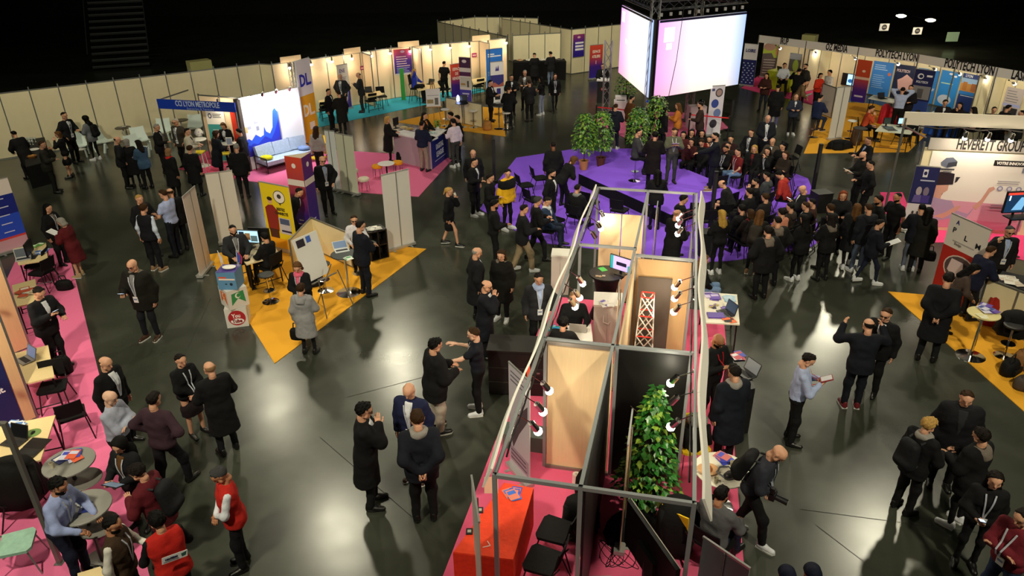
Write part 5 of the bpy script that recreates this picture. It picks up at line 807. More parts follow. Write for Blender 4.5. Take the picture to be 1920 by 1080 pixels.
monitor('monitor with a violet and teal picture on the black bar table', G(1163, 515, 1.105), R(-35)-.1, .55, .34, 'b8a0dc', .9, .1, [(0, 0, .14, 1, mat('2a9a9c', .4, emit=.7)), (.3, .35, .8, .62, mat('24203c', .4, emit=.2)), (.86, 0, 1, .5, mat('2a9a9c', .4, emit=.7))]); sheets('green card on the black bar table', G(1130, 505, 1.107), .3, ['3aa84a'], n=1, spread=0); sheets('round tan sticker cards on the black bar table', G(1128, 518, 1.107), .3, ['b8985a', 'a8a8b0'], .07, .07, 3, .1)
ptable('white desk between the man in black and the dark-haired visitor', [(1040, 612), (1108, 607), (1112, 640), (1036, 645)], .76, mat('e6e2dc', .4)); laptop('silver laptop open towards the man in black', G(1085, 618, .765), math.pi-BAZ, '8a8a8a', 'b0aca6', .1); sheets('green and blue printed boards at the left of the white desk', G(1046, 620, .765), .2, ['2a8a6a', '3a9ad8', 'e8ecf0'], n=4, spread=.08, w=.22, d=.28); cup('white paper cup on the white desk', G(1103, 622, .762), 'ece8e0')
spk = T('loudspeaker', 'black box loudspeaker on the floor beside the column loudspeaker', 'loudspeaker', G(1322, 478), .1); MB().box((0, 0, .35), (.42, .4, .7)).o('body', spk, mat('0c0c0d', .6)); MB().box((0, -.205, .35), (.36, .01, .6)).o('grille', spk, mat('1a1a1c', .9)); MB().box((.1, -.212, .5), (.06, .006, .05)).o('badge', spk, WHITE())
bxx = T('black_box', 'black equipment box on the floor at the right end of the talk', 'box', G(1535, 395), .2); MB().box((0, 0, .3), (.5, .45, .6)).o('body', bxx, mat('0c0c0d', .6)); MB().box((0, 0, .61), (.52, .47, .02)).o('lid', bxx, mat('17171a', .5))
# ---------------------------------------------------------------- dim things in the dark beyond the stands
stn = T('grandstand', 'barely lit staircase of a dark grandstand at the upper left', 'stairs', (-24, 47, 0), R(20))
for k in range(11): MB().box((0, k*.42, .2+k*.33), (3.2, .42, .1)).o('step', stn, mat('17191a', .7)); MB().box((0, k*.42-.2, .27+k*.33), (3.2, .03, .04)).o('nosing', stn, mat('2c3030', .5))
for s_ in (-1, 1): MB().tube((s_*1.7, -.2, 1.0), (s_*1.7, 4.4, 4.6), .03).o('handrail', stn, mat('3a3e40', .5))
ef = Vector((22, 52, 0))
for i, (x, y, c) in enumerate(((1689, 33, 'ffd9a0'), (1744, 41, 'ffd9a0'))):
    d = ray(x, y); p = d*(50/d.y)+Vector((0, 0, CAMH)); t = T('wall_lamp', 'small warm lamp glowing on the dark hall wall, '+('left', 'right')[i], 'lamp', p); MB().lathe([(.12, 0), (.3, .08), (.3, .14), (.1, .2)], 14).o('shade', t, mat('fff0c8', .5, emit=9)); MB().tube((0, 0, .1), (0, 2.5, .1), .03).o('bracket', t, STEEL()); l = lampobj('lamp', 'POINT', (0, -.4, -.2), 60, (1, .8, .5), t, shadow_soft_size=.2)
for i, (x, y) in enumerate(((1658, 51), (1720, 58), (1786, 69))):
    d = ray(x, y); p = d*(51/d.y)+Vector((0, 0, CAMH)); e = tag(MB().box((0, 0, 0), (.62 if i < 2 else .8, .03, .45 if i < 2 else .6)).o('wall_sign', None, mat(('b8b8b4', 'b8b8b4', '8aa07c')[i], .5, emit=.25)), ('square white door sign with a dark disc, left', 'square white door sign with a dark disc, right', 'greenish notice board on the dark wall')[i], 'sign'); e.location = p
    if i < 2: prints(e, .62, .45, -.225, -.017, [('e', .5, .5, .28, .4, '24222a'), (.35, .45, .65, .55, 'a8a6a4')])
for i, (x0, y0, x1, y1, lb) in enumerate(((355, 132, 395, 127, 'yellowish board lying behind the unlit cream wall'), (1505, 78, 1530, 80, 'pale board lying behind the sign row'))):
    a_, b_ = G(x0, y0, 2.2), G(x1, y1, 2.2); a_ = a_*1.06; b_ = b_*1.06; t = tag(MB().box((0, 0, 1.12), ((b_-a_).length, .6, 2.24)).o('storage_box', None, mat('b8b478', .7)), lb, 'box'); t.location = ((a_.x+b_.x)/2, (a_.y+b_.y)/2, 0); t.rotation_euler[2] = head(a_, b_)
# ================================================================ people: blended round-cone fields turned into one surface each
def field(groups, h, k, wr=0., fq=1.):
    lo = np.min([np.minimum(p[0], p[1])-max(p[2], p[3]) for g in groups for p in g[0]], 0)-2.2*h
    hi = np.max([np.maximum(p[0], p[1])+max(p[2], p[3]) for g in groups for p in g[0]], 0)+2.2*h
    n = np.ceil((hi-lo)/h).astype(int)+1; ax = [lo[i]+h*np.arange(n[i]) for i in range(3)]; D = None
    for prims, cut in groups:
        E_ = np.full(n, .2)
        for p, q, r1, r2 in prims:
            p, q = np.asarray(p, float), np.asarray(q, float); rm = max(r1, r2)+k+1.6*h
            a = np.maximum(0, np.floor((np.minimum(p, q)-rm-lo)/h)).astype(int); b = np.minimum(n, np.ceil((np.maximum(p, q)+rm-lo)/h).astype(int)+1)
            if (b <= a).any(): continue
            X, Y, Z = ax[0][a[0]:b[0], None, None]-p[0], ax[1][None, a[1]:b[1], None]-p[1], ax[2][None, None, a[2]:b[2]]-p[2]
            d = q-p; L2 = d @ d
            t = np.clip((X*d[0]+Y*d[1]+Z*d[2])/L2, 0, 1) if L2 > 1e-9 else np.zeros((1, 1, 1))
            ds = np.sqrt((X-t*d[0])**2+(Y-t*d[1])**2+(Z-t*d[2])**2)-(r1+(r2-r1)*t)
            S = E_[a[0]:b[0], a[1]:b[1], a[2]:b[2]]; hh = np.clip(.5+.5*(ds-S)/k, 0, 1); S[...] = ds+(S-ds)*hh-k*hh*(1-hh)
        XX, YY, ZZ = ax[0][:, None, None], ax[1][None, :, None], ax[2][None, None, :]
        if cut is not None: E_ = np.maximum(E_, cut(XX, YY, ZZ))
        if D is None: D = E_
        else: hh = np.clip(.5+.5*(E_-D)/.025, 0, 1); D = E_+(D-E_)*hh-.025*hh*(1-hh)
    if wr: D = D+wr*np.sin(fq*(24*XX+13*ZZ))*np.sin(fq*(34*ZZ-11*YY)+3)+(wr*.6*np.sin(fq*29*YY+fq*17*XX) if fq > 1 else 0)
    return D, lo, h
def nets(groups, h, k=.035, wr=0., fq=1.):
    D, lo, h = field(groups, h, k, wr, fq); I = D < 0; n = D.shape
    c = np.zeros(tuple(x-1 for x in n), np.int8); sl = lambda o, m: slice(o, m-1+o)
    for dx in (0, 1):
        for dy in (0, 1):
            for dz in (0, 1): c += I[sl(dx, n[0]), sl(dy, n[1]), sl(dz, n[2])]
    act = (c > 0) & (c < 8); ijk = np.argwhere(act); N = len(ijk)
    if N == 0: return np.zeros((0, 3)), np.zeros((0, 4), int)
    idx = np.full(act.shape, -1); idx[act] = np.arange(N); pos = np.zeros((N, 3)); cnt = np.zeros(N)
    i, j, l = ijk.T
    for a in range(3):
        for u in (0, 1):
            for v in (0, 1):
                o = [0, 0, 0]; bb = [x for x in range(3) if x != a]; o[bb[0]] = u; o[bb[1]] = v; o2 = list(o); o2[a] = 1
                d0 = D[i+o[0], j+o[1], l+o[2]]; d1 = D[i+o2[0], j+o2[1], l+o2[2]]; m = (d0 < 0) != (d1 < 0)
                t = np.where(m, d0/np.where(m, d0-d1, 1), 0); q = np.tile(np.array(o, float), (N, 1)); q[:, a] = t; pos += q*m[:, None]; cnt += m
    V = lo+h*(ijk+pos/cnt[:, None]); F = []
    for a in range(3):
        b1, b2 = [(1, 2), (2, 0), (0, 1)][a]; s0 = [slice(1, -1)]*3; s1 = [slice(1, -1)]*3; s0[a] = slice(0, -1); s1[a] = slice(1, None)
        A, B = I[tuple(s0)], I[tuple(s1)]; e = np.argwhere(A != B); 
        if not len(e): continue
        g = e.copy(); g[:, b1] += 1; g[:, b2] += 1; fl = A[tuple(e.T)]
        def cell(d1, d2): r = g.copy(); r[:, b1] += d1; r[:, b2] += d2; return idx[tuple(r.T)]
        q = np.stack([cell(-1, -1), cell(0, -1), cell(0, 0), cell(-1, 0)], 1); q[~fl] = q[~fl][:, ::-1]; F.append(q)
    F = np.concatenate(F); return V, F[(F >= 0).all(1)]
def fmesh(name, V, F, mats, mi=None):
    me = bpy.data.meshes.new(name); me.vertices.add(len(V)); me.vertices.foreach_set('co', np.asarray(V, np.float32).ravel())
    me.loops.add(F.size); me.loops.foreach_set('vertex_index', F.astype(np.int32).ravel()); me.polygons.add(len(F)); me.polygons.foreach_set('loop_start', np.arange(0, F.size, 4, dtype=np.int32))
    for m in mats: me.materials.append(m)
    me.polygons.foreach_set('use_smooth', np.ones(len(F), bool))
    if mi is not None: me.polygons.foreach_set('material_index', mi.astype(np.int32))
    me.update(calc_edges=True); return me
# ---- head, hair, shoe and hand templates
CR = [((0, -.025, .03), (0, .022, .036), .079, .077)]
FACE = CR+[((0, .03, -.015), (0, .052, -.083), .058, .036), ((-.028, .08, .03), (.028, .08, .03), .016, .016), ((-.05, .03, -.05), (.05, .03, -.05), .03, .03)]
NOSE = [((0, .092, .008), (0, .11, -.028), .009, .014), ((.078, -.008, -.012), (.08, -.014, .022), .012, .016), ((-.078, -.008, -.012), (-.08, -.014, .022), .012, .016)]
NECK = [((0, -.018, -.05), (0, -.03, -.11), .055, .052)]
_hd = {}
def headt(h):
    if h not in _hd:
        V, F = nets([(FACE+NECK, None), (NOSE, None)], h, .025); mi = np.zeros(len(F), int)
        b = MB()
        for s in (-1, 1):
            b.box((s*.031, .0875, .012), (.02, .012, .008), 1); b.box((s*.033, .0925, .033), (.03, .01, .005), 3)
        b.box((0, .09, -.055), (.042, .014, .009), 2)
        _hd[h] = (np.vstack([V, np.array(b.v)]), np.vstack([F, np.array(b.f)+len(V)]), np.concatenate([mi, np.array(b.m)]))
    return _hd[h]
def inflate(pr, e): return [(p, q, a+e, b+e) for p, q, a, b in pr]
slope = lambda X, Y, Z: np.maximum(np.maximum((Y-.026)-(Z-.064)*1.0+.007*np.sin(55*X+2), -.08-Z), np.where(np.abs(X) > .05, (Y+.005)-(Z-.01)*1.3, -1))
side = [((s*.062, -.02, .02), (s*.07, -.045, -.1), .035, .035) for s in (-1, 1)]
HST = {
 'short': ([(inflate(CR, .009)+[((-.03, .045, .098), (.035, .04, .1), .02, .022)], slope)], .006), 'buzz': ([(inflate(CR, .006), slope)], 0), 'full': ([(inflate(CR, .019), lambda X, Y, Z: slope(X, Y-.012, Z)+.01*np.sin(70*X+9))], .009),
 'ring': ([(inflate(CR, .007), lambda X, Y, Z: np.maximum(slope(X, Y+.02, Z), Z-.055))], 0),
 'long': ([(inflate(CR, .018), lambda X, Y, Z: (Y-.04)-(Z-.062)*1.0), ([((s*.062, -.02, .03), (s*.085, -.045, -.26), .036, .045) for s in (-1, 1)]+[((0, -.07, .02), (0, -.095, -.28), .06, .06)], None)], .007),
 'bob': ([(inflate(CR, .02), lambda X, Y, Z: (Y-.04)-(Z-.062)*1.0), (side+[((0, -.06, .02), (0, -.07, -.09), .06, .05)], None)], .007),
 'bun': ([(inflate(CR, .012), slope), ([((0, -.12, .05), (0, -.13, .055), .038, .038)], None)], 0),
 'pony': ([(inflate(CR, .012), slope), ([((0, -.11, .05), (0, -.14, -.12), .034, .02)], None)], 0),
 'curly': ([(inflate(CR, .035), lambda X, Y, Z: (Y-.05)-(Z-.062)*1.0), (inflate(side, .012), None)], .012),
 'cap': ([(inflate(CR, .018), lambda X, Y, Z: .035-Z), ([((0, .09, .055), (0, .14, .045), .03, .02)], lambda X, Y, Z: np.abs(Z-.05)-.012)], 0),
 'beanie': ([(inflate(CR, .022), lambda X, Y, Z: np.maximum(.03-Z, -1))], .002),
 'hood': ([(inflate(CR, .035), lambda X, Y, Z: (Y-.06)-(Z-.0)*.15), ([((0, -.02, -.07), (0, -.035, -.2), .085, .12)], lambda X, Y, Z: (Y-.055))], .0)}
_hr = {}
def hairt(st, h):
    if (st, h) not in _hr: V, F = nets(HST[st][0], h, .025, HST[st][1], 4.2); _hr[st, h] = fmesh('hair', V, F, [mat('1a1310', .6, kind='hair')])
    return _hr[st, h]
_bd = {}
def beardt(h):
    if h not in _bd: V, F = nets([(inflate(FACE[1:2]+FACE[3:], .008), lambda X, Y, Z: np.maximum(Z+.045-np.abs(X)*.25, .01-Y))], h, .02); _bd[h] = fmesh('beard', V, F, [mat('1a1310', .6, kind='hair')])
    return _bd[h]
V_, F_ = nets([([((0, -.05, .045), (0, .02, .05), .044, .046), ((0, .02, .04), (0, .15, .03), .046, .04), ((0, -.04, .05), (0, -.045, .11), .042, .04)], lambda X, Y, Z: .004-Z)], .018, .03)
SHOE = fmesh('shoe', V_, F_, [BLACK()]); SHOE_SOLE = MB().prism([(-.045, -.08), (.045, -.08), (.05, .08), (.042, .16), (0, .19), (-.042, .16), (-.05, .08)], 0, .022).mesh('sole', mat('d8d8d4', .6))
def handt():
    b = MB(); 
    def seg(p, q, w, t):
        p, q = Vector(p), Vector(q); M = Matrix.Translation((p+q)/2) @ (q-p).to_track_quat('Y', 'Z').to_matrix().to_4x4(); b.box((0, 0, 0), (w, (q-p).length+.006, t), M=M)
    seg((0, -.01, 0), (0, .085, -.004), .075, .028)
    for x, L, d in ((-.03, .06, .0), (-.01, .072, .002), (.01, .076, .002), (.03, .066, 0)):
        m_ = (x*1.05, .085+L*.5, -.008); seg((x, .08, -.004), m_, .0155, .017); seg(m_, (x*1.05, .085+L*.88, -.032), .014, .015)
    seg((.036, .015, -.004), (.066, .055, -.016), .02, .02); seg((.066, .055, -.016), (.072, .09, -.024), .016, .016)
    return np.array(b.v), np.array(b.f)
HV_, HF_ = handt()
# ---- colour words
CN = dict(black='0d0d10', ink='131418', navy='161c34', char='25262a', dgrey='3a3a3c', grey='77777a', lgrey='b4b4b6', white='d2d4da', cream='d8d0c0', sky='a4b4dc', pale='c0cce0', denim='4a6088', jean='2c3a58', ljean='8a9ab8', brown='3c2418', tan='8a6a4a', beige='a8906c', maroon='5c1420', wine='6a1c22', red='c42a24', orange='c8602c', mustard='c87a2c', yellow='eeb41e', pink='d8a0a0', plum='3c2834', olive='3c3a30', teal='2a5a5a', blue='26368c', rose='c88c80', taupe='6a6058',
 dark='17110e', bl='0c0a09', br='33200f', lb='5c3d20', blond='b08a4c', gr='8a8680', wh='bcb8b0', rd='7a3418')
SKIN = ['d29c7e', 'c08664', 'dcae94', '7c4e34', 'a8724e']
col = lambda c: CN.get(c, c)
ARM = {'D': ((.075, .03, -.52), (.4, -1, 0)), 'P': ((.02, .09, -.44), (1, -.7, 0)), 'F': ((-.04, .3, -.24), (.6, -.3, -1)), 'W': ((-.1, .27, -.13), (.6, 0, -1)), 'X': ((-.25, .19, -.22), (1, .1, -.6)), 'C': ((-.13, .19, .04), (.3, .4, -1)), 'B': ((-.15, -.2, -.4), (1, -.6, .1)),
 'O': ((.12, .4, -.12), (.6, -.2, -1)), 'U': ((.12, .27, .1), (.5, -.3, -1)), 'H': ((.02, .05, -.36), (1, -.5, 0)), 'T': ((-.02, .36, -.3), (.7, -.2, -.8)), 'S': ((-.16, .2, -.38), (1, -.2, -.2)), 'L': ((-.05, .26, -.42), (.8, -.3, -.3)), 'K': ((-.06, .04, .24), (1, .5, .2)), 'R': ((.0, .5, -.18), (.6, -.2, -1)), 'E': ((.5, .08, .08), (0, -1, -.5))}
def ik(S, Tg, hint, a=.285, b=.255):
    S, Tg, hint = np.array(S), np.array(Tg), np.array(hint, float); d = Tg-S; L = np.linalg.norm(d); d /= L; L = min(L, (a+b)*.995); Tg = S+d*L
    x = (a*a-b*b+L*L)/(2*L); y = math.sqrt(max(1e-6, a*a-x*x)); p = hint-d*(hint @ d); p /= max(1e-6, np.linalg.norm(p)); return S+d*x+p*y, Tg
PEOPLE = {}
STO = {}
def pp(x, y, hd, label, top='jacket black white', bot='pants black', hair='short dark', arms='DD', fl='', st=1.76, lean=3, hp=10, hy=0, pose='s', sh=.46, sk=0, z0=0., fat=1., gp=None, hold=None, pack=None):
    st = STO.get((x, y), st*1.03); k = st/1.75; top = top.split(); bot = bot.split(); hair = hair.split(); kind, tc = top[0], col(top[1]); sc = col(top[2]) if len(top) > 2 else None; fem = 'f' in fl
    rr = random.Random(int(x*31+y*17)); L = R(lean); cl_, sl_ = math.cos(L), math.sin(L)
    hipz = .93 if pose in 'sw' else (sh/k+.1)
    hip = np.array([0, -.16*sl_ if pose in 'sw' else 0., hipz])
    def tf(v): return hip+np.array([v[0], v[1]*cl_+v[2]*sl_, -v[1]*sl_+v[2]*cl_])
    def ztl(X, Y, Z): return (Y-hip[1])*sl_+(Z-hip[2])*cl_
    def ytl(X, Y, Z): return (Y-hip[1])*cl_-(Z-hip[2])*sl_
    legs = []
    for s in (-1, 1):
        if pose == 's': o = rr.uniform(-.03, .05); kn, an = (s*.105, .03+o*.6, .5), (s*(.1+rr.random()*.03), o, .09)
        elif pose == 'w': o = s*.22; kn, an = (s*.1, o*.55+.06, .5), (s*.08, o, .09 if s > 0 else .12)
        elif pose == 'k': kn, an = (s*.13, .38, hipz-.14), (s*.11, .3, .32)
        else: o = rr.uniform(-.05, .08); kn, an = (s*(.11+.03*rr.random()), .42, hipz+.01), (s*.13, .44+o, .09)
        legs.append([np.array((s*.088, hip[1], hipz-.02)), np.array(kn), np.array(an)])
    shw = .165 if fem else .185; AR = []
    for s, c in zip((-1, 1), arms):
        S = tf((s*shw, 0, .465)); t, hn_ = ARM[c]; tl = (s*(shw+t[0]), t[1], .465+t[2])
        e_, w_ = ik(S, tf(tl), (s*hn_[0], hn_[1], hn_[2])); AR.append((S, e_, w_))
    hc = tf((0, .015, .69)); HR = Matrix.Rotation(R(hy), 3, 'Z') @ Matrix.Rotation(-R(hp)-L*.6, 3, 'X'); HRn = np.array(HR)
    tp = hc+HRn @ np.array([0, -.01, .118 if hair[0] in ('bald', 'ring') else .128])
    W = G(x, y, z0+tp[2]*k); dist = math.hypot(W.x, W.y); h = .021 if dist < 13.5 else .029 if dist < 23 else .04; hh = .012 if dist < 16 else .019
    rz = -R(hd); c_, s_ = math.cos(rz), math.sin(rz); ox, oy = tp[0]*k, tp[1]*k
    root = T('person', label, 'person', (W.x-(c_*ox-s_*oy), W.y-(s_*ox+c_*oy), z0), rz, gp); root.scale = (k, k, k); skin = mat(SKIN[sk], .55, kind='skin')
    wf = .86 if fem else 1.
    def torso(e, hips=True):
        q = [(tf((-.06, .01, .17)), tf((.06, .01, .17)), .112*fat*wf+e, .112*fat*wf+e), (tf((-.085*wf, .012, .33)), (tf((.085*wf, .012, .33))), .116+e, .116+e), (tf((-shw*.72, 0, .445)), tf((shw*.72, 0, .445)), .07+e, .07+e)]
        if hips: q.append((tf((-.07, 0, .0)), tf((.07, 0, .0)), .112*max(1, fat*.95)+e, .112*max(1, fat*.95)+e))
        return q
    # --- body: one surface with head and hands
    bp = torso(-.012)+[(tf((0, -.01, .47)), hc+HRn @ np.array([0, -.03, -.08]), .06, .055)]
    for S, e_, w_ in AR: bp += [(S, e_, .045, .038), (e_, w_, .038, .027)]
    lr = 1. if bot[0] == 'skirt' else .72
    for a, b, c in legs: bp += [(a, b, .075*lr, .05*lr), (b, c, .052*lr, .036*lr)]
    V, F = nets([(bp, None)], max(.026, h), .03); n0 = len(V); hV, hF, hm = headt(hh); Vs, Fs, ms = [V, hV @ HRn.T+hc], [F, hF+n0], [np.zeros(len(F), int), hm]; n0 += len(hV); hands = []
    for s, (S, e_, w_) in zip((-1, 1), AR):
        d = (w_-e_)/np.linalg.norm(w_-e_); u = np.array([s*1., 0, .35]) if abs(d[2]) > .8 else np.array([0, 0, 1.]); u = u-d*(u @ d); u /= np.linalg.norm(u); xx = np.cross(d, u)
        M3 = np.stack([xx*(s if abs(d[2]) > .8 else -s), d, u], 1); v = (HV_*np.array([1, 1, 1])) @ M3.T+w_-d*.01; Vs.append(v); f = HF_+n0; Fs.append(f if np.linalg.det(M3) > 0 else f[:, ::-1]); ms.append(np.zeros(len(HF_), int)); n0 += len(v); hands.append((w_+d*.09, d))
    inst('body', fmesh('body', np.vstack(Vs), np.vstack(Fs), [skin, mat('120d0b', .5), mat('9a5a4c', .5), mat('4a3426', .7)], np.concatenate(ms)), root)
    HM = Matrix.Translation(hc) @ HR.to_4x4()
    if hair[0] != 'bald': inst({'cap': 'cap', 'beanie': 'beanie', 'hood': 'headscarf'}.get(hair[0], 'hair'), hairt(hair[0], hh if hh < .015 else .022), root, HM, [mat(col(hair[1]), .6, kind='hair')])
    if 'b' in fl: inst('beard', beardt(hh), root, HM, [mat(col(hair[1]) if hair[0] != 'bald' else CN['dark'], .7, kind='hair')])
    if 'g' in fl:
        b = MB(); b.box((-.032, .104, .012), (.042, .006, .028)).box((.032, .104, .012), (.042, .006, .028)).box((0, .106, .016), (.03, .005, .006))
        for s in (-1, 1): b.box((s*.066, .05, .016), (.006, .11, .006))
        b.o('glasses', root, mat('15110f', .3)).matrix_local = HM
    # --- top
    e = {'jacket': .03, 'coat': .036, 'parka': .055, 'puffer': .05, 'sweater': .022, 'shirt': .016, 'tee': .014, 'vest': .024, 'dress': .016}[kind]; nm = {'tee': 'tee_shirt', 'puffer': 'padded_jacket'}.get(kind, kind)
    hem = {'jacket': -.17, 'coat': -.45, 'parka': -.24, 'puffer': -.1, 'sweater': -.07, 'shirt': .0, 'tee': -.06, 'vest': -.1, 'dress': -.05}[kind]; sit = pose not in 'sw'
    if sit: hem = max(hem, -.08)
    tpz = torso(e)+[(tf((0, -.018, .47)), tf((0, -.018, .515)), .074, .07)]
    if hem < -.08:
        fl_ = .105+e+(.03 if kind in ('coat', 'dress') else .008); tpz += [(tf((s*.07, 0, 0)), tf((s*.075, 0, hem)), .105+e, fl_) for s in (-1, 0, 1)]
    cut = lambda X, Y, Z: np.maximum(hem-ztl(X, Y, Z), ztl(X, Y, Z)-.545)
    slv = []
    for S, e_, w_ in AR:
        if kind == 'tee': m_ = S+(e_-S)*.6; slv.append((S, m_, .056+e, .052+e))
        elif kind != 'vest': slv += [(S, e_, .05+e, .044+e), (e_, w_-(w_-e_)*.04, .043+e, .032+e*.8)]
    def garment(name, groups, c, wr=.004, lab=None):
        V, F = nets(groups, h, .06, wr)
        if len(F): inst(name, fmesh(name, V, F, [mat(c, .85, kind='cloth')]), root)
        return V
    GV = garment(nm, [(tpz, cut)]+([(slv, None)] if slv else []), tc)
    if kind == 'vest' and sc: garment('shirt', [([p for S, e_, w_ in AR for p in ((S, e_, .056, .05), (e_, w_-(w_-e_)*.04, .048, .038))]+[(tf((-.02, -.01, .5)), tf((.02, -.01, .5)), .075, .075)], lambda X, Y, Z: ztl(X, Y, Z)-.535)], sc)
    if kind in ('jacket', 'coat', 'parka') and sc:
        wv = lambda X, Y, Z: np.maximum.reduce([np.abs(X)-(.008+.06*np.clip((ztl(X, Y, Z)-.08)/.42, 0, 1)), .03-ytl(X, Y, Z)+0*X, (.06)-ztl(X, Y, Z)+0*X, ztl(X, Y, Z)-.53+0*X])
        garment('shirt', [(torso(e+.007, False)+[(tf((0, -.005, .47)), tf((0, -.005, .52)), .07, .062)], wv)], sc, 0)
    if kind == 'puffer' and sc:
        garment('yoke', [(torso(e+.008, False)+[(S, S+(e_-S)*.35, .06+e, .058+e) for S, e_, w_ in AR], lambda X, Y, Z: np.maximum(.3-ztl(X, Y, Z), ztl(X, Y, Z)-.54))], sc)
    if 'c' in fl or (kind == 'shirt'): 
        b = MB(); cc_ = tf((0, -.012, .515)); b.lathe([(.078, -.02), (.07, .015), (.066, .02), (.072, -.02)], 12, c=(0, 0, 0)); b.o('collar', root, mat(sc or tc, .7)).matrix_local = Matrix.Translation(cc_) @ Matrix.Rotation(-L, 4, 'X')
    if 'H' in fl or 'F' in fl:
        pr = [(tf((.1*math.cos(a), -.02+.085*math.sin(a), .5+.02*math.sin(a))), tf((.1*math.cos(a+.5), -.02+.085*math.sin(a+.5), .5+.02*math.sin(a+.5))), .04, .04) for a in np.linspace(-3.6, .4, 9)]+[(tf((-.05, -.13, .42)), tf((.05, -.13, .42)), .05, .05)]
        garment('hood', [(pr, None)], col('taupe') if 'F' in fl else tc, .008)
    if 's' in fl: garment('scarf', [([(tf((.075*math.cos(a), .075*math.sin(a), .51)), tf((.075*math.cos(a+.8), .075*math.sin(a+.8), .51)), .035, .035) for a in np.linspace(0, 6.28, 9)], None)], sc or '8a8580', .006)
    # --- legs
    lc = col(bot[1]); wl = .5 if bot[0] == 'skirt' else 0
    if bot[0] == 'skirt':
        if sit: garment('skirt', [([(a, b, .1, .085) for a, b, c in legs]+torso(.01)[3:], lambda X, Y, Z: ztl(X, Y, Z)-.1)], lc)
        else: garment('skirt', [([((-.06, hip[1], hipz), (.06, hip[1], hipz), .135, .135), ((-.05, .01, .62), (.05, .01, .62), .15, .15), ((-.05, .015, .46), (.05, .015, .46), .15, .15)], lambda X, Y, Z: np.maximum(.5-Z+0*X+0*Y, ztl(X, Y, Z)-.1))], lc)
    else:
        e2 = {'pants': .0, 'jeans': -.004, 'slim': -.016, 'loose': .012}[bot[0]]
        garment('jeans' if 'jean' in bot[1] else 'trousers', [([p for a, b, c in legs for p in ((a, b, .094+e2, .07+e2), (b, c, .07+e2, .056+e2))]+torso(.008)[3:], lambda X, Y, Z: np.maximum(ztl(X, Y, Z)-.09, (.075-Z if pose in 'sw' else .06-Z)+0*X))], lc)
    shc = col(bot[2]) if len(bot) > 2 else '0f0d0d'
    for s, (a, b, c) in zip((-1, 1), legs):
        M = Matrix.Translation((c[0], c[1]+.015, max(0, c[2]-.09))) @ Matrix.Rotation(-s*.16, 4, 'Z'); o_ = inst('shoe', SHOE, root, M, [mat(shc, .4)])
        if shc not in ('0f0d0d',): inst('sole', SHOE_SOLE, o_)
    # --- lanyard and badge
    if 'L' in fl or 'l' in fl or 'r' in fl:
        b = MB(); lcm = mat('c0202c' if 'r' in fl else 'dcdfe8', .6); q = lambda u, s: (s*(.06-.052*u), .5-.4*u)
        gz, gy, gx = ztl(*GV.T), ytl(*GV.T), GV[:, 0]
        def sy(xx, z):
            m = (np.abs(gx-xx) < .045) & (np.abs(gz-z) < .035); return (gy[m].max() if m.any() else .13+e)+.012
        for s in (-1, 1):
            P = [(q(u, s)[0], sy(*q(u, s)), q(u, s)[1]) for u in np.linspace(0, 1, 6)]
            for p0, p1 in zip(P, P[1:]):
                v = [tf((p0[0]-.01, p0[1], p0[2])), tf((p0[0]+.01, p0[1], p0[2])), tf((p1[0]+.01, p1[1], p1[2])), tf((p1[0]-.01, p1[1], p1[2]))]; b.add([tuple(t_) for t_ in v]+[tuple(t_-np.array([0, .004, 0])) for t_ in v], [(0, 1, 2, 3), (3, 2, 1, 0), (4, 5, 6, 7)])
        lo_ = b.o('lanyard', root, lcm)
        if 'L' in fl: MB().box((0, 0, 0), (.095, .008, .125)).box((0, .006, .01), (.07, .003, .03), 1).o('badge', lo_, [mat('e8e8ea', .4), mat('7a86a8', .5)]).matrix_local = Matrix.Translation(tf((0, sy(0, .05)+.006, .04))) @ Matrix.Rotation(-L, 4, 'X')
    MW = Matrix.Translation(root.location) @ Matrix.Rotation(rz, 4, 'Z') @ Matrix.Scale(k, 4)
    PEOPLE[label] = (MW, hands)
    if pose in 'ik':
        v = MW @ Vector((0, .06 if pose == 'i' else .02, 0)); c0 = put('chair' if pose == 'i' else 'bstool', ('black chair under the ' if pose == 'i' else 'chrome stool under the ')+label, (v.x, v.y, z0), rz); q_ = sh/(.46 if pose == 'i' else .75); c0.scale = (1, 1, q_)
    if pack:
        bc, bl = pack; t = T('backpack', bl, 'backpack'); t.matrix_world = MW @ Matrix.Translation(tf((0, -.12-e, .26))) @ Matrix.Rotation(-L, 4, 'X')
        V, F = nets([([((x_, -.08, -.17), (x_*.9, -.07, .13), .1, .085) for x_ in (-.08, 0, .08)]+[((-.07, -.16, -.14), (.07, -.16, -.14), .06, .06)], lambda X, Y, Z: Y+.005+0*X)], .03, .04); inst('body', fmesh('body', V, F, [mat(col(bc), .75, kind='cloth')]), t)
        for s in (-1, 1): MB().path([(s*.1, -.01, .19), (s*.115, .12, .235), (s*.12, .26, .1), (s*.115, .24, -.06), (s*.13, .0, -.2)], .016).o('strap', t, mat(col(bc), .75))
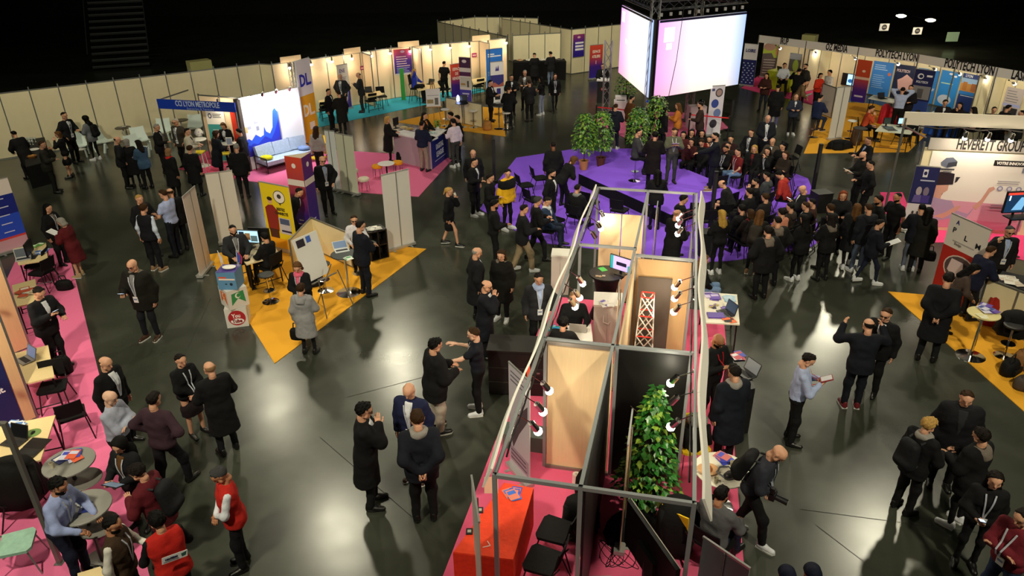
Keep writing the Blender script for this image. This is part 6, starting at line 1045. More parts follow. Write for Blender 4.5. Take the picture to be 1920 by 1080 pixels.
    if hold:
        hi, what, hl = hold[:3]; p, d = hands[hi]; wp = MW @ Vector(p)
        if what == 'bag':
            o_ = bag(hl, (wp.x, wp.y, wp.z-.42), rz, (.34, .14, .27), col(hold[3]) if len(hold) > 3 else '0b0b0c', 'handbag')
        else:
            dim, mt = {'phone': ((.075, .15, .01), mat('16181c', .3)), 'paper': ((.21, .29, .006), WHITE()), 'tablet': ((.26, .18, .01), mat('16181c', .3)), 'cup': ((.07, .07, .1), WHITE()), 'folder': ((.24, .32, .015), mat('3aa878', .6)), 'book': ((.15, .2, .02), mat('8a2830', .5)), 'card': ((.12, .18, .012), mat('d8d4d0', .5))}[what]
            t = T(what if what != 'card' else 'leaflet', hl, {'tablet': 'tablet', 'book': 'booklet', 'card': 'leaflet'}.get(what, what)); t.matrix_world = Matrix.Translation(wp+Vector((0, 0, .03))) @ Matrix.Rotation(rz, 4, 'Z') @ Matrix.Rotation(R(25), 4, 'X')
            if what == 'cup': MB().lathe([(.025, -.04), (.036, .06), (.03, .06), (.02, -.03)], 12).o('cup_body', t, mt); MB().lathe([(.038, .06), (.03, .075)], 12).o('lid', t, mat('3a2a20', .5))
            else: MB().box((0, .04, 0), dim).o('body', t, mt); MB().box((0, .04, dim[2]/2+.001), (dim[0]*.86, dim[1]*.86, .002)).o('face', t, mat({'phone': 'c8d8f0', 'tablet': '8aa0c0'}.get(what, 'c8c8cc'), .4, emit=.8 if what == 'phone' else 0))
    return root
STO.update({(781, 768): 2.02, (683, 755): 1.96, (817, 634): 1.92, (886, 614): 1.82, (1524, 664): 1.82, (1782, 510): 2.0, (244, 488): 1.93, (303, 355): 1.92, (109, 409): 1.63, (563, 531): 1.64, (843, 351): 1.71, (671, 136): 1.86, (1494, 177): 1.66, (119, 210): 1.94, (1731, 381): 1.8, (1653, 411): 1.7, (604, 293): 1.88, (1748, 783): 1.76, (1871, 886): 1.71, (676, 413): 1.95, (442, 269): 1.82})   # statures read from head and foot pixels
# ---- upper left
pp(23, 245, 300, 'dark figure bending at the far left end of the dark buffet', 'coat black', 'pants black', 'short bl', 'TT', '', 1.72, lean=22)
pp(78, 264, 70, 'man in dark olive jacket eating beside the dark buffet', 'jacket 20201a', 'pants 1a1a16', 'short br', 'CF', '', 1.74)
pp(106, 246, 250, 'fair-haired woman in black at the dark buffet', 'dress black', 'skirt black', 'bob lb', 'CF', 'f', 1.64)
pp(119, 210, 110, 'tall man in dark suit with white lanyard near the cream wall', 'jacket ink white', 'pants black', 'short dark', 'FP', 'L', 1.82)
pp(158, 217, 280, 'woman with dark headscarf, grey jacket and white shoes', 'jacket 6a6e74', 'slim black white', 'hood bl', 'FD', 'f', 1.66, pack=('black', 'black backpack on the woman with the headscarf'))
pp(219, 256, 60, 'bald man in dark suit talking by the white plastic chairs', 'jacket ink white', 'pants black', 'ring br', 'PP', 'c', 1.76)
pp(236, 260, 350, 'grey-haired woman in black holding a dark bag', 'coat black', 'slim black', 'bob gr', 'DF', 'f', 1.64, hold=(0, 'bag', 'dark handbag held by the grey-haired woman in black'))
pp(257, 262, 300, 'woman in blue denim jacket with arms folded', 'jacket 3a5470', 'pants black', 'long dark', 'XX', 'f', 1.66)
pp(293, 232, 80, 'grey-haired man in black suit facing right under blue fascia', 'jacket black white', 'pants black', 'short gr', 'PF', 'L', 1.77)
pp(327, 222, 200, 'grey-haired man in brown grey jacket with lanyard', 'jacket 3a332c white', 'pants black', 'short wh', 'PD', 'Lg', 1.8)
pp(351, 240, 85, 'man in pale beige jacket at the round white bar table', 'jacket b4ac98 black', 'pants char', 'short dark', 'FF', '', 1.74)
pp(315, 278, 25, 'woman with short fair hair, red scarf and long black coat', 'coat black red', 'pants black', 'bob tan', 'DD', 'fs', 1.66)
pp(355, 272, 10, 'person in long black coat seen from behind at blue fascia', 'coat black', 'pants black', 'full br', 'DD', '', 1.68)
pp(405, 245, 45, 'curly-haired woman in dark navy coat leaning to the counter table', 'coat 10121c', 'slim black', 'curly br', 'TF', 'f', 1.67, lean=8)
pp(416, 231, 185, 'short-haired hostess behind the counter of blue fascia stand', 'jacket black white', 'pants black', 'bob lb', 'TT', 'fl', 1.66, lean=12, hp=22)
pp(446, 241, 270, 'dark-haired visitor half hidden by the lit white wall', 'jacket black', 'pants black', 'full bl', 'DD', '', 1.68)
pp(442, 269, 350, 'grey-haired man in black suit with his back turned, left of the sofa', 'jacket black white', 'pants black', 'short gr', 'DD', 'c', 1.78)
# ---- booth row
pp(616, 166, 100, 'young man in dark suit left of the pair by yellow tower', 'jacket ink white', 'pants black', 'short dark', 'PD', '', 1.76)
pp(634, 170, 320, 'man in black coat facing left by the yellow tower', 'coat 14120f', 'pants black', 'short br', 'FD', '', 1.76)
pp(637, 139, 190, 'bald man in dark jacket and maroon trousers inside the booth', 'jacket char white', 'pants wine', 'bald dark', 'PP', 'L', 1.8)
pp(671, 136, 260, 'balding man in grey suit reading in the booth', 'jacket 26262a white', 'pants 26262a', 'ring br', 'WW', '', 1.78)
pp(777, 129, 100, 'seated blond woman in blue with a hand on her head', 'sweater 2a3ab0', 'pants black', 'long blond', 'TK', 'fl', 1.7, pose='i', sh=.72)
pp(833, 114, 20, 'man in black tee shirt standing in the booth row', 'tee black', 'pants black', 'buzz dark', 'DF', '', 1.76, lean=8)
pp(727, 218, 85, 'blond woman in black dress at the left end of the counter', 'coat black', 'slim black', 'bob blond', 'FT', 'f', 1.72)
pp(796, 211, 120, 'long-haired woman in dark jacket behind the navy counter', 'jacket ink mustard', 'pants black', 'long dark', 'TF', 'f', 1.7)
pp(791, 227, 25, 'man in navy sweater and beige trousers at the navy counter', 'sweater 161c38', 'pants 9a8a80', 'buzz dark', 'FF', 'cb', 1.78, sk=1)
pp(843, 210, 265, 'man with green lanyard leaning on the far side of counter', 'jacket black', 'pants black', 'full bl', 'TT', '', 1.74, lean=12)
pp(849, 222, 320, 'young man in pinkish white shirt at the right of the counter', 'shirt dccce0', 'jeans dgrey white', 'full dark', 'FD', '', 1.74)
pp(856, 216, 250, 'dark-haired visitor behind the young man in pinkish shirt', 'jacket black', 'pants black', 'full bl', 'DD', '', 1.7)
pp(592, 236, 10, 'woman in grey sweater seen from behind next to yellow tower', 'sweater a8a4a4', 'pants 1a181a', 'long br', 'DD', 'f', 1.7)
pp(604, 293, 150, 'white-haired man with glasses, black suit and blue shirt by the totem', 'jacket ink sky', 'pants black', 'ring wh', 'PD', 'Lg', 1.8)
pp(563, 352, 80, 'man in dark jacket bending behind the orange totem', 'jacket black white', 'pants black', 'short dark', 'DD', '', 1.72, lean=25)
# ---- triangle stand
pp(435, 422, 150, 'bearded man with lanyard sitting behind the printed cubes', 'jacket char grey', 'pants black', 'short bl', 'TT', 'bl', 1.78, pose='i', sh=.62)
pp(494, 436, 300, 'dark-haired woman working at the video screen, seen from behind', 'jacket black', 'pants black', 'full bl', 'TT', 'f', 1.68, pose='i', sh=.5)
pp(555, 494, 185, 'brown-haired woman with a pink scarf facing the grey coat', 'jacket black d8607c', 'skirt black', 'bob lb', 'SS', 'fsl', 1.62, hp=25)
pp(563, 531, 5, 'woman in a light grey coat seen from behind', 'coat 8a8a8c', 'slim black', 'full br', 'DF', 'fH', 1.66, hold=(0, 'bag', 'black handbag carried by the woman in the grey coat'))
pp(676, 413, 50, 'man in dark navy suit standing at the black bar table', 'jacket 10131e white', 'pants 10131e', 'short dark', 'TX', 'c', 1.78)
pp(663, 404, 165, 'woman in white cardigan across from the navy suit', 'sweater cfccd2', 'pants black', 'pony br', 'TT', 'fg', 1.66, pose='k', sh=.72)
# ---- left aisle
pp(88, 382, 100, 'long-haired woman in black blazer with lanyard at upper left desk', 'jacket black taupe', 'pants black', 'long bl', 'FD', 'fl', 1.68)
pp(109, 409, 275, 'woman in a dark red coat reading a leaflet', 'coat 56141a', 'skirt black beige', 'bob gr', 'WF', 'f', 1.64, lean=8, hp=25, hold=(0, 'paper', 'white leaflet held by the woman in dark red'))
pp(260, 365, 120, 'blond man in dark jacket half hidden by the man in vest', 'jacket ink white', 'pants black', 'short blond', 'FD', '', 1.76)
pp(268, 381, 15, 'man in dark vest over pale blue sleeves, seen from behind', 'vest 0e0f16 pale', 'pants 0e0f16 tan', 'full br', 'DD', 'c', 1.8)
pp(303, 355, 285, 'man in pale blue short-sleeved uniform shirt', 'tee a8b4e0', 'pants 12141f', 'short br', 'FF', '', 1.8)
pp(317, 353, 320, 'balding man in dark jacket hidden behind the uniform shirt', 'jacket black', 'pants black', 'ring br', 'DD', '', 1.78)
pp(244, 488, 190, 'bald man with glasses and fur-hooded dark parka', 'parka 14130f grey', 'jeans 14161e brown', 'bald dark', 'DF', 'LgF', 1.82, hp=14, hold=(1, 'phone', 'phone in the hand of the man in the fur parka'))
pp(74, 539, 110, 'man in dark suit standing and looking at his phone', 'jacket 15151a white', 'pants 15151a', 'short dark', 'FW', 'c', 1.85, lean=8, hp=25, hold=(1, 'phone', 'lit phone held by the man in dark suit at left'))
pp(196, 670, 105, 'balding man in black jacket with lanyard, leftmost of the aisle group', 'jacket black white', 'pants black', 'ring br', 'DD', 'l', 1.77)
pp(204, 734, 95, 'bald man in pale grey shirt with crossed arms', 'shirt a4a8bc', 'pants black', 'bald dark', 'XX', '', 1.76, fat=1.12, sk=2)
pp(286, 735, 15, 'man in plum sweater seen from behind', 'sweater 3a2630', 'pants 15141a', 'short dark', 'HH', 'c', 1.82, pose='w')
pp(336, 664, 125, 'short-haired woman in black sweater with white lanyard and badge', 'sweater black', 'skirt 1a1014', 'short dark', 'SS', 'fL', 1.66, hp=4)
pp(390, 679, 320, 'balding fair man in black coat with his back turned', 'coat black', 'jeans 12131a', 'ring tan', 'FF', '', 1.78)
# ---- bottom left
pp(217, 826, 195, 'woman in black headscarf and brown top with white lanyard', 'jacket ink 5a3a1c', 'pants 4a2c18', 'hood bl', 'FF', 'fl', 1.62, hp=22, hold=(0, 'tablet', 'white tablet held between two visitors'))
pp(247, 872, 275, 'man in glasses with maroon and white sleeves', 'jacket 5a1620 black', 'pants ink', 'full dark', 'WF', 'g', 1.74, lean=12, hp=20, pack=('ink', 'dark backpack on the man in maroon jacket'))
pp(289, 960, 315, 'man in red vest with a white label on the back', 'vest b42018 black', 'pants black', 'full bl', 'FF', 'c', 1.74, lean=8)
pp(208, 969, 85, 'bearded man in brown waistcoat and white shirt', 'vest 3a2a1c d4d0c8', 'pants black', 'short bl', 'FD', 'bcl', 1.72, sk=1)
pp(108, 897, 95, 'bearded man in light blue shirt leaning on the grey bar table', 'shirt 97a4d4', 'pants 181c30', 'full bl', 'TT', 'bl', 1.78, lean=14, sk=1, fat=1.08)
pp(400, 880, 245, 'older man in red vest over a white shirt looking down', 'vest b8241c d8dce6', 'pants 101014', 'short dgrey', 'SS', 'c', 1.76, hp=30, sk=1)
# ---- centre front
pp(683, 755, 80, 'man with glasses and black coat with folded arms', 'coat black white', 'pants ink', 'full bl', 'XC', 'g', 1.77)
pp(764, 723, 195, 'bald man in navy blazer with white shirt and badge', 'jacket 191f40 white', 'pants 14172a brown', 'bald dark', 'DD', 'L', 1.82, hp=20)
pp(781, 768, 350, 'tall man in dark navy suit with hands behind his back', 'jacket 12151f', 'pants black', 'short br', 'BB', 's', 1.9, hp=14)
pp(817, 634, 65, 'black-haired woman in black jacket and beige trousers', 'parka black', 'loose a89c90 black', 'full bl', 'FF', 'f', 1.72, fat=1.12)
pp(886, 614, 270, 'man in dark tee shirt with lanyard gesturing with both hands', 'tee 12141f', 'pants black white', 'short br', 'RO', 'l', 1.8, sk=2)
pp(895, 464, 70, 'elderly bald man in long dark coat left of stand', 'coat 101116 pale', 'pants black', 'ring gr', 'DD', '', 1.78)
pp(939, 469, 200, 'long-haired woman in a long black fur coat', 'coat 0e0c0a', 'pants black white', 'long br', 'DD', 'fF', 1.7)
pp(913, 526, 105, 'man with glasses in dark coat holding his chin', 'coat 11131c white', 'pants ink', 'ring dark', 'XC', 'g', 1.76)
pp(1011, 513, 170, 'dark-haired man in grey blazer with blue shirt and badge', 'jacket 26262a sky', 'pants black', 'short dark', 'PD', 'Ls', 1.8, hp=18)
pp(1077, 547, 180, 'man in black shirt seated behind the silver laptop', 'shirt black', 'pants black', 'short tan', 'TT', '', 1.78, pose='i', sh=.48)
pp(1057, 594, 20, 'dark-haired visitor seated with back turned at the white desk', 'jacket black', 'pants black', 'full bl', 'TT', '', 1.72, pose='i')
# ---- left of the stage
pp(887, 281, 170, 'bald man standing behind the man with white shirt left of stage', 'jacket ink', 'pants black', 'bald dark', 'DD', '', 1.74)
pp(890, 296, 115, 'young man in black jacket with open white shirt', 'jacket black white', 'pants black white', 'short dark', 'PF', '', 1.78)
pp(920, 325, 105, 'young man in black sweater with white collar', 'sweater black white', 'pants black', 'full dark', 'DF', 'c', 1.76)
pp(952, 317, 130, 'young man in yellow and black padded jacket', 'puffer yellow black', 'slim black white', 'full dark', 'DD', '', 1.8, hy=-40)
pp(929, 374, 85, 'bearded man in black with a green stripe on his trousers', 'sweater black', 'pants black', 'full bl', 'PF', 'b', 1.78, sk=1)
pp(984, 383, 80, 'man in dark jacket and beige trousers walking right', 'jacket ink', 'loose 8c7a60 white', 'short dark', 'DF', '', 1.78, pose='w')
pp(1010, 368, 80, 'grey-haired man in black walking beside the seated audience', 'jacket black', 'jeans ink', 'full dgrey', 'FF', '', 1.76, pose='w')
pp(1030, 370, 110, 'man in blue jacket sitting with a phone', 'jacket 2a3c58 white', 'jeans 20283a', 'short dark', 'LL', 's', 1.76, pose='i', hp=25, hold=(1, 'phone', 'phone of the seated man in blue jacket'))
pp(1036, 317, 115, 'bearded man in black coat and white shirt standing among the chairs', 'coat black white', 'pants black', 'full bl', 'DD', 'b', 1.78)
pp(1037, 265, 350, 'man in long black coat walking away on the violet carpet', 'coat black', 'pants black', 'buzz dark', 'DD', '', 1.78, sk=3)
pp(1079, 294, 60, 'curly brown-haired woman in black bending by the plant pots', 'jacket black', 'pants black', 'curly lb', 'FF', 'f', 1.68, lean=38)
pp(1084, 345, 40, 'seated listener in black with a grey scarf at the stage', 'jacket black grey', 'pants black', 'short dark', 'LL', 's', 1.76, pose='i')
pp(843, 351, 95, 'blond woman in black dress suit and heels holding a cup', 'jacket black', 'skirt black black', 'pony blond', 'CD', 'f', 1.68, pose='w', hold=(0, 'cup', 'paper cup held by the blond woman in black'))
# ---- stage
pp(1199, 241, 95, 'man in grey suit at the left of the stage', 'jacket 3a3a3e white', 'pants 1a1a1e', 'buzz dark', 'LL', '', 1.78, pose='k', sh=.78, z0=.4)
pp(1229, 246, 10, 'dark silhouetted figure standing on the stage with back turned', 'coat 120c0c', 'pants black', 'full bl', 'FF', '', 1.78, z0=.4)
pp(1266, 240, 180, 'man in olive grey shirt reading notes on stage', 'shirt 5a5a4c', 'jeans 3a3c3a', 'short br', 'WW', 'l', 1.78, z0=.4, hp=22, hold=(1, 'paper', 'white notes of the man in olive grey shirt'))
pp(1234, 318, 5, 'slim dark figure standing in front of the stage skirt', 'jacket black', 'slim black', 'long bl', 'FF', 'f', 1.74)
pp(1341, 248, 275, 'speaker in navy suit holding out a hand on the stage', 'jacket 10131e white', 'pants 10131e tan', 'short bl', 'RF', 'bg', 1.8, z0=.4)
pp(1284, 365, 95, 'dark-haired man in black hood standing at the far end of stand', 'jacket black', 'pants black', 'full bl', 'PP', 'H', 1.74)
pp(1271, 393, 60, 'bald man in dark coat beside the glowing spotlights', 'coat black', 'jeans jean', 'ring tan', 'FF', '', 1.78)
# ---- behind the stage
pp(1186, 179, 70, 'man in brown jacket standing with back turned below screens', 'jacket 5a3418', 'pants black', 'buzz dark', 'DD', 'b', 1.78)
pp(1155, 194, 20, 'person in dark jacket and white shoes at the red belt', 'jacket 161a26', 'pants 161a2c white', 'short br', 'FF', 'H', 1.74)
pp(1216, 188, 20, 'person in a bright blue beanie below the screen corner', 'jacket 1a1c28', 'pants black', 'beanie 2a3ae0', 'DD', '', 1.74)
pp(1247, 202, 60, 'woman in black next to the mustard jacket', 'jacket black', 'pants black', 'long bl', 'DD', 'f', 1.66)
pp(1271, 193, 290, 'brown-haired woman in a mustard jacket behind the stage', 'jacket c0742a', 'pants 3a1c1c', 'long lb', 'FF', 'f', 1.68)
pp(1313, 191, 285, 'bearded man in brown sheepskin jacket behind the stage', 'jacket 33241f pink', 'pants black', 'short dark', 'FD', 'b', 1.8)
pp(1131, 119, 175, 'man in black suit and white shirt behind the lectern', 'jacket black white', 'pants black', 'short br', 'TT', '', 1.76)
# ---- seated audience beyond the stage
AU = 'seated listeners beyond the stage'
def au(x, y, hd, label, top, hair, fl='', arms='LL', **kw): pp(x, y, hd, label, top, kw.pop('bot', 'pants black'), hair, arms, fl, kw.pop('st', 1.72), pose='i', gp=AU, **kw)
au(1282, 246, 200, 'dark-haired woman seated at the left end of the back row', 'sweater 4a1c20', 'long bl', 'f'); au(1298, 242, 200, 'woman in red top seated in the back row', 'jacket black 8a2028', 'long dark', 'f', 'CL'); au(1317, 243, 200, 'long-haired woman in black in the back row', 'sweater black', 'long bl', 'f'); au(1297, 259, 215, 'woman in dark red seated in the second row', 'sweater 3c1418', 'bob dark', 'f', 'CL'); au(1315, 262, 215, 'listener with head bowed in the second row', 'jacket black', 'full br', '', 'LL', hp=30); au(1331, 255, 210, 'man in red shirt right of the bowed listener', 'sweater 7a1c20', 'short dark', 'b', 'CL')
au(1371, 254, 210, 'man in dark reddish jacket right of the speaker', 'jacket 2a1418 white', 'short bl', '', 'CL'); au(1409, 242, 225, 'man in dark suit with lanyard seated in the back row', 'jacket ink white', 'short br', 'L', 'LL'); au(1366, 266, 220, 'man with hand at mouth next to the maroon tee shirt', 'jacket 241a1a', 'short dark', '', 'CX')
au(1361, 273, 225, 'bearded man with lanyard beside the maroon tee shirt', 'jacket black grey', 'short bl', 'bL', 'XL', sk=1); au(1384, 278, 250, 'young man in maroon tee shirt and pale jeans', 'tee 6a1a1e', 'short dark', 'L', 'LL', bot='jeans 6a86b0'); au(1415, 272, 215, 'blond woman with a dark red top in the second row', 'jacket black 6a1c22', 'long blond', 'f'); au(1440, 276, 225, 'long-haired woman with a yellowish blouse, arms down', 'jacket black 8a8468', 'long dark', 'fl', 'CL'); au(1449, 259, 220, 'bald man in grey brown jacket in the back row', 'jacket 4a423a white', 'ring tan', '', 'LL'); au(1468, 268, 230, 'dark-haired listener near the right end of the back row', 'jacket black', 'full bl', ''); au(1473, 283, 240, 'woman in dark brown coat ending the second row', 'coat 241c16', 'long br', 'f', 'XX')
AU = 'seated listeners on the near right side'
au(1352, 338, 300, 'bald man in dark suit crouching by the column loudspeaker', 'jacket 17171b', 'ring br', '', 'LL', lean=28); au(1417, 334, 290, 'man in black leather jacket with clasped hands', 'jacket black', 'short dark', 'b', 'CL'); au(1438, 322, 310, 'listener in dark grey hooded jacket', 'jacket 3a3e44', 'short bl', 'H'); au(1457, 321, 300, 'listener in a red jacket bending over', 'jacket a8322c', 'full bl', 'H', 'LL', lean=25, hp=30); au(1503, 348, 285, 'bald man in dark jacket with white collar looking at phone', 'jacket ink white', 'bald dark', 'c', 'WW', hp=28, hold=(0, 'phone', 'lit phone of the seated bald man')); au(1482, 380, 320, 'dark-haired listener in a brown hooded top', 'jacket 2c2420', 'short bl', 'H'); au(1511, 378, 310, 'listener in black jacket with a white hood edge', 'jacket black white', 'short br', 'H'); au(1523, 372, 300, 'listener in dark checked jacket at the right end', 'jacket 3c2420', 'short bl', ''); au(1435, 362, 320, 'brown-haired listener in dark clothes in the middle row', 'jacket 171417', 'full br', ''); au(1391, 383, 330, 'dark-haired listener in black next to blond hair', 'jacket black', 'full bl', ''); au(1466, 390, 330, 'listener in a salmon pink sweater', 'sweater c07c64', 'full dark', '')
au(1405, 352, 310, 'listener in dark clothes behind the leather jacket', 'jacket 121214', 'full dark', ''); au(1408, 392, 340, 'woman with dark red scarf beside the backpack', 'jacket 1c1214 wine', 'bob br', 'fs')
for x, y, lb in ((1452, 312, 'between the red jacket and the back rows'), (1478, 318, 'right of the brown coat'), (1340, 372, 'behind the crouching bald man'), (1442, 352, 'beside the leather jacket'), (1470, 352, 'below the red jacket'), (1412, 312, 'in front of the maroon tee shirt')):
    p = G(x, y); put('chair', 'empty black audience chair '+lb, p, toward(p, ctr))
# ---- standing listeners at the right
pp(1441, 216, 195, 'bald man in dark padded coat with badge standing behind the audience', 'parka 14161f white', 'pants black', 'bald dark', 'SS', 'L', 1.76)
pp(1354, 393, 345, 'woman with blond-tipped hair in black and white sneakers', 'sweater black', 'slim black white', 'long a8853c', 'FF', 'f', 1.68)
pp(1427, 393, 30, 'long-haired woman carrying a dark backpack, standing at the edge', 'jacket 14120f', 'slim black tan', 'long lb', 'FF', 'f', 1.68, pack=('2a2520', 'dark backpack on the long-haired woman at the audience edge'))
pp(1459, 405, 350, 'man with beige fur hood standing behind the salmon sweater', 'parka 141312', 'pants ink', 'short dark', 'PP', 'F', 1.76)
pp(1441, 423, 350, 'man in black parka with pale fur hood, nearest of the audience', 'parka black', 'pants black', 'full dark', 'PP', 'F', 1.8)
pp(1509, 402, 330, 'long-haired woman in black jacket holding white paper', 'jacket black', 'slim black white', 'long bl', 'FD', 'f', 1.7, hold=(1, 'paper', 'white paper held by the long-haired woman in black'))
pp(1559, 399, 345, 'dark-haired woman in black leather jacket with pale hood', 'jacket black', 'slim black', 'long dark', 'FF', 'fF', 1.72)
pp(1583, 358, 200, 'red-haired woman in a dark coat facing the camera', 'coat ink', 'pants black', 'long rd', 'FF', 'f', 1.7)
pp(1558, 382, 330, 'brown-haired person behind the leather jacket', 'jacket black', 'pants black', 'full br', 'DD', '', 1.7)
pp(1609, 381, 20, 'light brown-haired woman in long dark coat with white shoe', 'coat ink', 'slim black white', 'long lb', 'DF', 'f', 1.68, pose='w')
pp(1630, 381, 350, 'man in dark navy jacket and grey jeans from behind', 'jacket 14161f', 'jeans 4a5468 white', 'short br', 'DD', 'H', 1.78)
pp(1653, 411, 95, 'man in navy jacket walking right in dark jeans', 'jacket 10131f', 'slim 161c30 white', 'short dark', 'DF', '', 1.78, pose='w', hold=(1, 'paper', 'white slip in the hand of the walking man'))
pp(1648, 366, 270, 'smiling dark-haired man in black facing left', 'jacket black', 'pants black', 'full dark', 'PP', 'b', 1.76, sk=1)
pp(1684, 361, 250, 'man in black tee shirt with a red bag', 'tee black', 'pants black', 'buzz bl', 'DF', 'b', 1.78, sk=1, hold=(1, 'bag', 'red bag carried by the man in black tee shirt', 'red'))
pp(1731, 381, 20, 'man in navy jacket, grey jeans and white sneakers at the banner', 'jacket 10121c', 'jeans 5a6070 white', 'buzz bl', 'FF', '', 1.82)
pp(1744, 388, 30, 'dark-haired woman in black with a handbag beside the grey jeans', 'coat 15140f', 'pants black', 'long bl', 'FD', 'f', 1.7, hold=(1, 'bag', 'black handbag hanging beside the grey jeans'))
pp(1629, 256, 265, 'man in dark suit and blue shirt near the computer table', 'jacket ink sky', 'pants black', 'short br', 'FF', '', 1.76)
pp(1619, 284, 270, 'bearded man in dark padded jacket holding a paper', 'jacket 14130f', 'pants black', 'ring dark', 'FF', 'b', 1.76, hold=(0, 'paper', 'paper held by the bearded man in padded jacket'))
pp(1633, 301, 280, 'man in black jacket seen from the side, nearest of three', 'jacket black', 'pants black', 'short bl', 'PF', '', 1.76)
# ---- sign row
pp(1438, 137, 215, 'woman in brown jacket and dark jeans before the lime desk', 'jacket 3a1c18', 'jeans 1c2030', 'long dark', 'FF', 'f', 1.68)
pp(1460, 158, 20, 'person in black coat and violet jeans from behind', 'coat black', 'jeans 5a5486 white', 'short bl', 'DD', '', 1.76)
pp(1494, 177, 190, 'bald man in navy blazer, white shirt and white shoes', 'jacket 262c3e white', 'pants black white', 'bald dark', 'FF', '', 1.8)
pp(1472, 118, 190, 'man in white checked shirt sitting behind the lime desk', 'shirt c8ccd8', 'pants black', 'full br', 'TT', '', 1.74, pose='i', sh=.6)
pp(1500, 128, 40, 'visitor in black raising an arm before the dark banner', 'jacket black', 'pants black', 'short dark', 'UF', '', 1.76)
pp(1511, 119, 250, 'tall bearded man next to the dark picture banner', 'sweater 33302c', 'pants black', 'short bl', 'DD', 'b', 1.82)
pp(1515, 149, 110, 'man in tan jacket bending with a green folder', 'jacket 6a543a', 'pants tan', 'short bl', 'FT', '', 1.76, lean=25, hold=(0, 'folder', 'green folder of the man in tan jacket'))
pp(1540, 137, 160, 'woman in bright red top in the television booth', 'sweater c8301c', 'pants black', 'bob dark', 'FF', 'f', 1.66)
pp(1556, 131, 250, 'young man in white shirt in the television booth', 'shirt dcd8d4', 'pants black', 'full bl', 'FD', '', 1.74)
pp(1540, 177, 60, 'man in navy suit on a tall stool, seen from behind', 'jacket 1a2444', 'jeans jean brown', 'short bl', 'TT', '', 1.76, pose='k', sh=.78)
pp(1637, 198, 110, 'man in orange shirt sitting by the computer table', 'shirt b8482a', 'pants black', 'full br', 'LC', '', 1.76, pose='i', lean=12)
pp(1694, 163, 30, 'man in light blue shirt hugging someone in the school booth', 'shirt a8b4d8', 'pants black', 'short dark', 'KK', '', 1.8)
pp(1709, 159, 220, 'dark figure embraced by the man in light blue shirt', 'jacket 15121a', 'pants black', 'short bl', 'FF', '', 1.8)
pp(1722, 206, 40, 'seated person in white shirt in front of dark roll-up', 'shirt c8c4c0', 'pants black', 'full dark', 'LL', '', 1.72, pose='i')
pp(1774, 187, 200, 'man in dark suit seated behind the blue cloth table', 'jacket 1a1418 white', 'pants black', 'full bl', 'TT', '', 1.76, pose='i', sh=.5)
pp(1801, 192, 230, 'woman in dark clothes seated behind the blue cloth table', 'jacket 1a1216', 'pants black', 'long dark', 'CT', 'f', 1.7, pose='i', sh=.5)
pp(1826, 200, 330, 'woman in a rose shawl with her back turned at blue table', 'sweater c89084', 'pants black', 'long dark', 'TT', 'f', 1.7, pose='i', lean=14)
pp(1866, 200, 200, 'dark-haired man sitting before the face banner', 'jacket black white', 'pants black', 'short dark', 'LL', '', 1.76, pose='i', sh=.6)
pp(1893, 196, 80, 'man in dark suit standing before the grey text banner', 'jacket black', 'pants black', 'short bl', 'DD', '', 1.76)
pp(1917, 206, 300, 'man in black at the far right end of sign row', 'jacket black', 'pants black', 'buzz bl', 'FF', '', 1.76)
# ---- back middle aisle
pp(1002, 99, 350, 'woman in black with hat at the black buffet', 'coat black', 'pants black', 'cap black', 'FF', 'f', 1.66)
pp(1032, 96, 330, 'man in dark jacket and jeans at the black buffet', 'jacket 17171b', 'jeans 6a7890', 'short dark', 'FF', '', 1.76)
pp(1041, 138, 175, 'dark-haired woman in black blazer walking towards the camera', 'jacket black grey', 'slim black', 'long br', 'DD', 'fL', 1.7, pose='w')
pp(1014, 144, 300, 'woman in black tee shirt and pale jeans from behind', 'tee black', 'jeans 8a92a8 white', 'long bl', 'FF', 'f', 1.68)
pp(992, 150, 340, 'man in dark suit with back turned in the back aisle group', 'jacket 171719', 'pants black', 'short br', 'FF', '', 1.76)
pp(984, 131, 190, 'grey-haired man in grey suit with lanyard in the back aisle', 'jacket 3c3630 white', 'pants 2a2624', 'short gr', 'FF', 'L', 1.8)
pp(959, 140, 170, 'dark-haired man in black suit facing camera in the back aisle', 'jacket black white', 'pants black', 'short dark', 'FF', '', 1.76)
pp(955, 162, 20, 'man in black suit leaning over the dark bar table', 'jacket black', 'pants black', 'short br', 'FF', '', 1.76, lean=14)
pp(920, 150, 110, 'man in black suit at the left of the dark bar table', 'jacket black white', 'pants black', 'short bl', 'FF', 'c', 1.78)
# ---- right front
pp(1897, 424, 190, 'man in dark suit, glasses and blue shirt at the right edge', 'jacket 17161a sky', 'pants black', 'short dgrey', 'DU', 'Lg', 1.8)
pp(1863, 461, 80, 'man in navy jacket leaning to the dark table at the right edge', 'jacket 141830', 'pants ink', 'short br', 'TT', '', 1.76, lean=16)
pp(1836, 497, 110, 'dark-haired woman in grey brown sweater bending over leaflets', 'sweater 4a3c36', 'pants black', 'long bl', 'TT', 'f', 1.68, lean=26, hp=20)
pp(1782, 510, 35, 'man in long dark coat with hands clasped behind', 'coat 0e0f14 white', 'pants ink', 'short dark', 'BB', 'c', 1.84)
pp(1631, 598, 10, 'balding man in navy suit raising both open hands', 'jacket 10131d', 'pants 10131d wine', 'ring dark', 'UU', 'c', 1.82)
pp(1664, 578, 225, 'man with glasses in black suit facing the raised hands', 'jacket black white', 'pants black', 'short br', 'DD', 'g', 1.8)
pp(1524, 664, 105, 'man in pale blue shirt and red lanyard reading a booklet', 'shirt a0acd0', 'pants black', 'short dark', 'WW', 'r', 1.78, hp=28, fat=1.1, hold=(1, 'book', 'red booklet read by the man in pale blue shirt'))
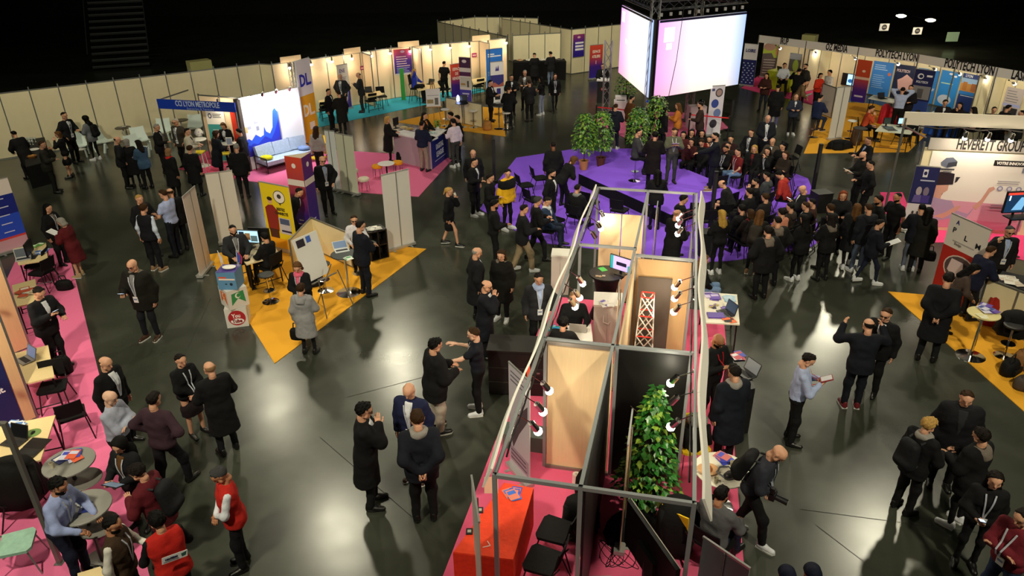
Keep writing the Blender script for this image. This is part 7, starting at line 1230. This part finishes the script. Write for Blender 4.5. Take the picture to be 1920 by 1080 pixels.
pp(1472, 843, 125, 'bald photographer in dark grey bending over his camera', 'sweater 2c2e38', 'pants black white', 'bald dark', 'SS', 'l', 1.8, lean=20, hp=30, pose='w', pack=('black', 'black backpack of the photographer'))
pp(1356, 912, 45, 'man in grey sweater sitting with clasped hands at round white table', 'sweater 5c5c60', 'jeans 1c2238', 'short bl', 'TT', 'b', 1.8, pose='i', sk=1, hp=14)
pp(1378, 683, 345, 'man in dark navy coat seen from behind at the black counter', 'coat 10141f', 'pants black', 'short dark', 'DF', 's', 1.86, fat=1.1)
pp(1352, 630, 150, 'bald man in black sweater with red lanyard at the black counter', 'sweater black', 'pants black', 'bald dark', 'FW', 'rgb', 1.8, hp=26, fat=1.1, sk=4)
pp(1323, 478, 100, 'brown-haired woman in black jacket and pale jeans sitting with laptop', 'jacket black', 'jeans 6a84a8', 'long lb', 'LL', 'f', 1.68, pose='i')
pp(1817, 734, 205, 'man in dark jacket facing the camera in the lower right group', 'parka 111116 char', 'pants black', 'short br', 'DD', 'H', 1.8)
pp(1748, 783, 70, 'fair short-haired person in black with a backpack and scarf', 'jacket black', 'pants black', 'full blond', 'FF', 's', 1.78, hp=14, pack=('ink', 'black backpack on the fair short-haired person'))
pp(1842, 803, 330, 'dark-haired woman in black coat with a fur hood', 'parka black', 'slim black white', 'full dark', 'FF', 'fF', 1.72)
pp(1871, 886, 205, 'smiling dark-haired woman in black with badge and phone', 'sweater black', 'slim black', 'long dark', 'DF', 'fL', 1.68, hp=2, hold=(1, 'phone', 'phone in the hand of the smiling dark-haired woman'))
pp(1922, 956, 250, 'person in maroon sweater with badge at the bottom right edge', 'sweater 6a1a26', 'jeans jean', 'short dark', 'XX', 'L', 1.76)
m_, hh_ = PEOPLE['bald photographer in dark grey bending over his camera']; p = m_ @ Vector((hh_[0][0]+hh_[1][0])/2)
cm = T('camera', 'black photo camera in the hands of the photographer', 'camera', p, R(-125)); MB().box((0, .05, 0), (.15, .08, .11)).box((0, .05, .07), (.07, .07, .05)).o('body', cm, BLACK()); MB().tube((0, .09, -.01), (0, .26, -.03), .045, .05, 12).o('lens', cm, mat('17171a', .3)); MB().box((.05, .05, .12), (.06, .05, .09)).o('flash', cm, BLACK())
for i, (x, y, c) in enumerate(((1478, 1064, '161a30'), (1526, 1060, '161a2c'))): pp(x, y, 10, ('navy-capped head at the bottom edge, left', 'navy-capped head at the bottom edge, right')[i], 'jacket ink', 'pants black', 'cap '+c, 'DD', '', 1.74)
tb_, _h = PEOPLE['man in red vest with a white label on the back']
lab = T('tmp', None, None); lab.name = 'back_label'; rv = [o for o in bpy.data.objects if o.get('label') == 'man in red vest with a white label on the back'][0]; lab.parent = rv; lab.location = (0, -.12, 1.22); lab.rotation_euler = (-R(8), R(14), 0)
MB().box((0, -.085, 0), (.3, .006, .085)).o('patch', lab, mat('d8d8da', .5)); prints(lab, .3, .085, -.0425, -.0885, [('p', [(.78, .2), (.74, .7), (.96, .85), (.93, .3)], '2a5a52'), (.06, .14, .66, .26, '6a7a84')], 'emblem'); text('NANTERRE', .036, mat('24305a', .5), lab, face(-.045, -.092, .006), sx=.8)
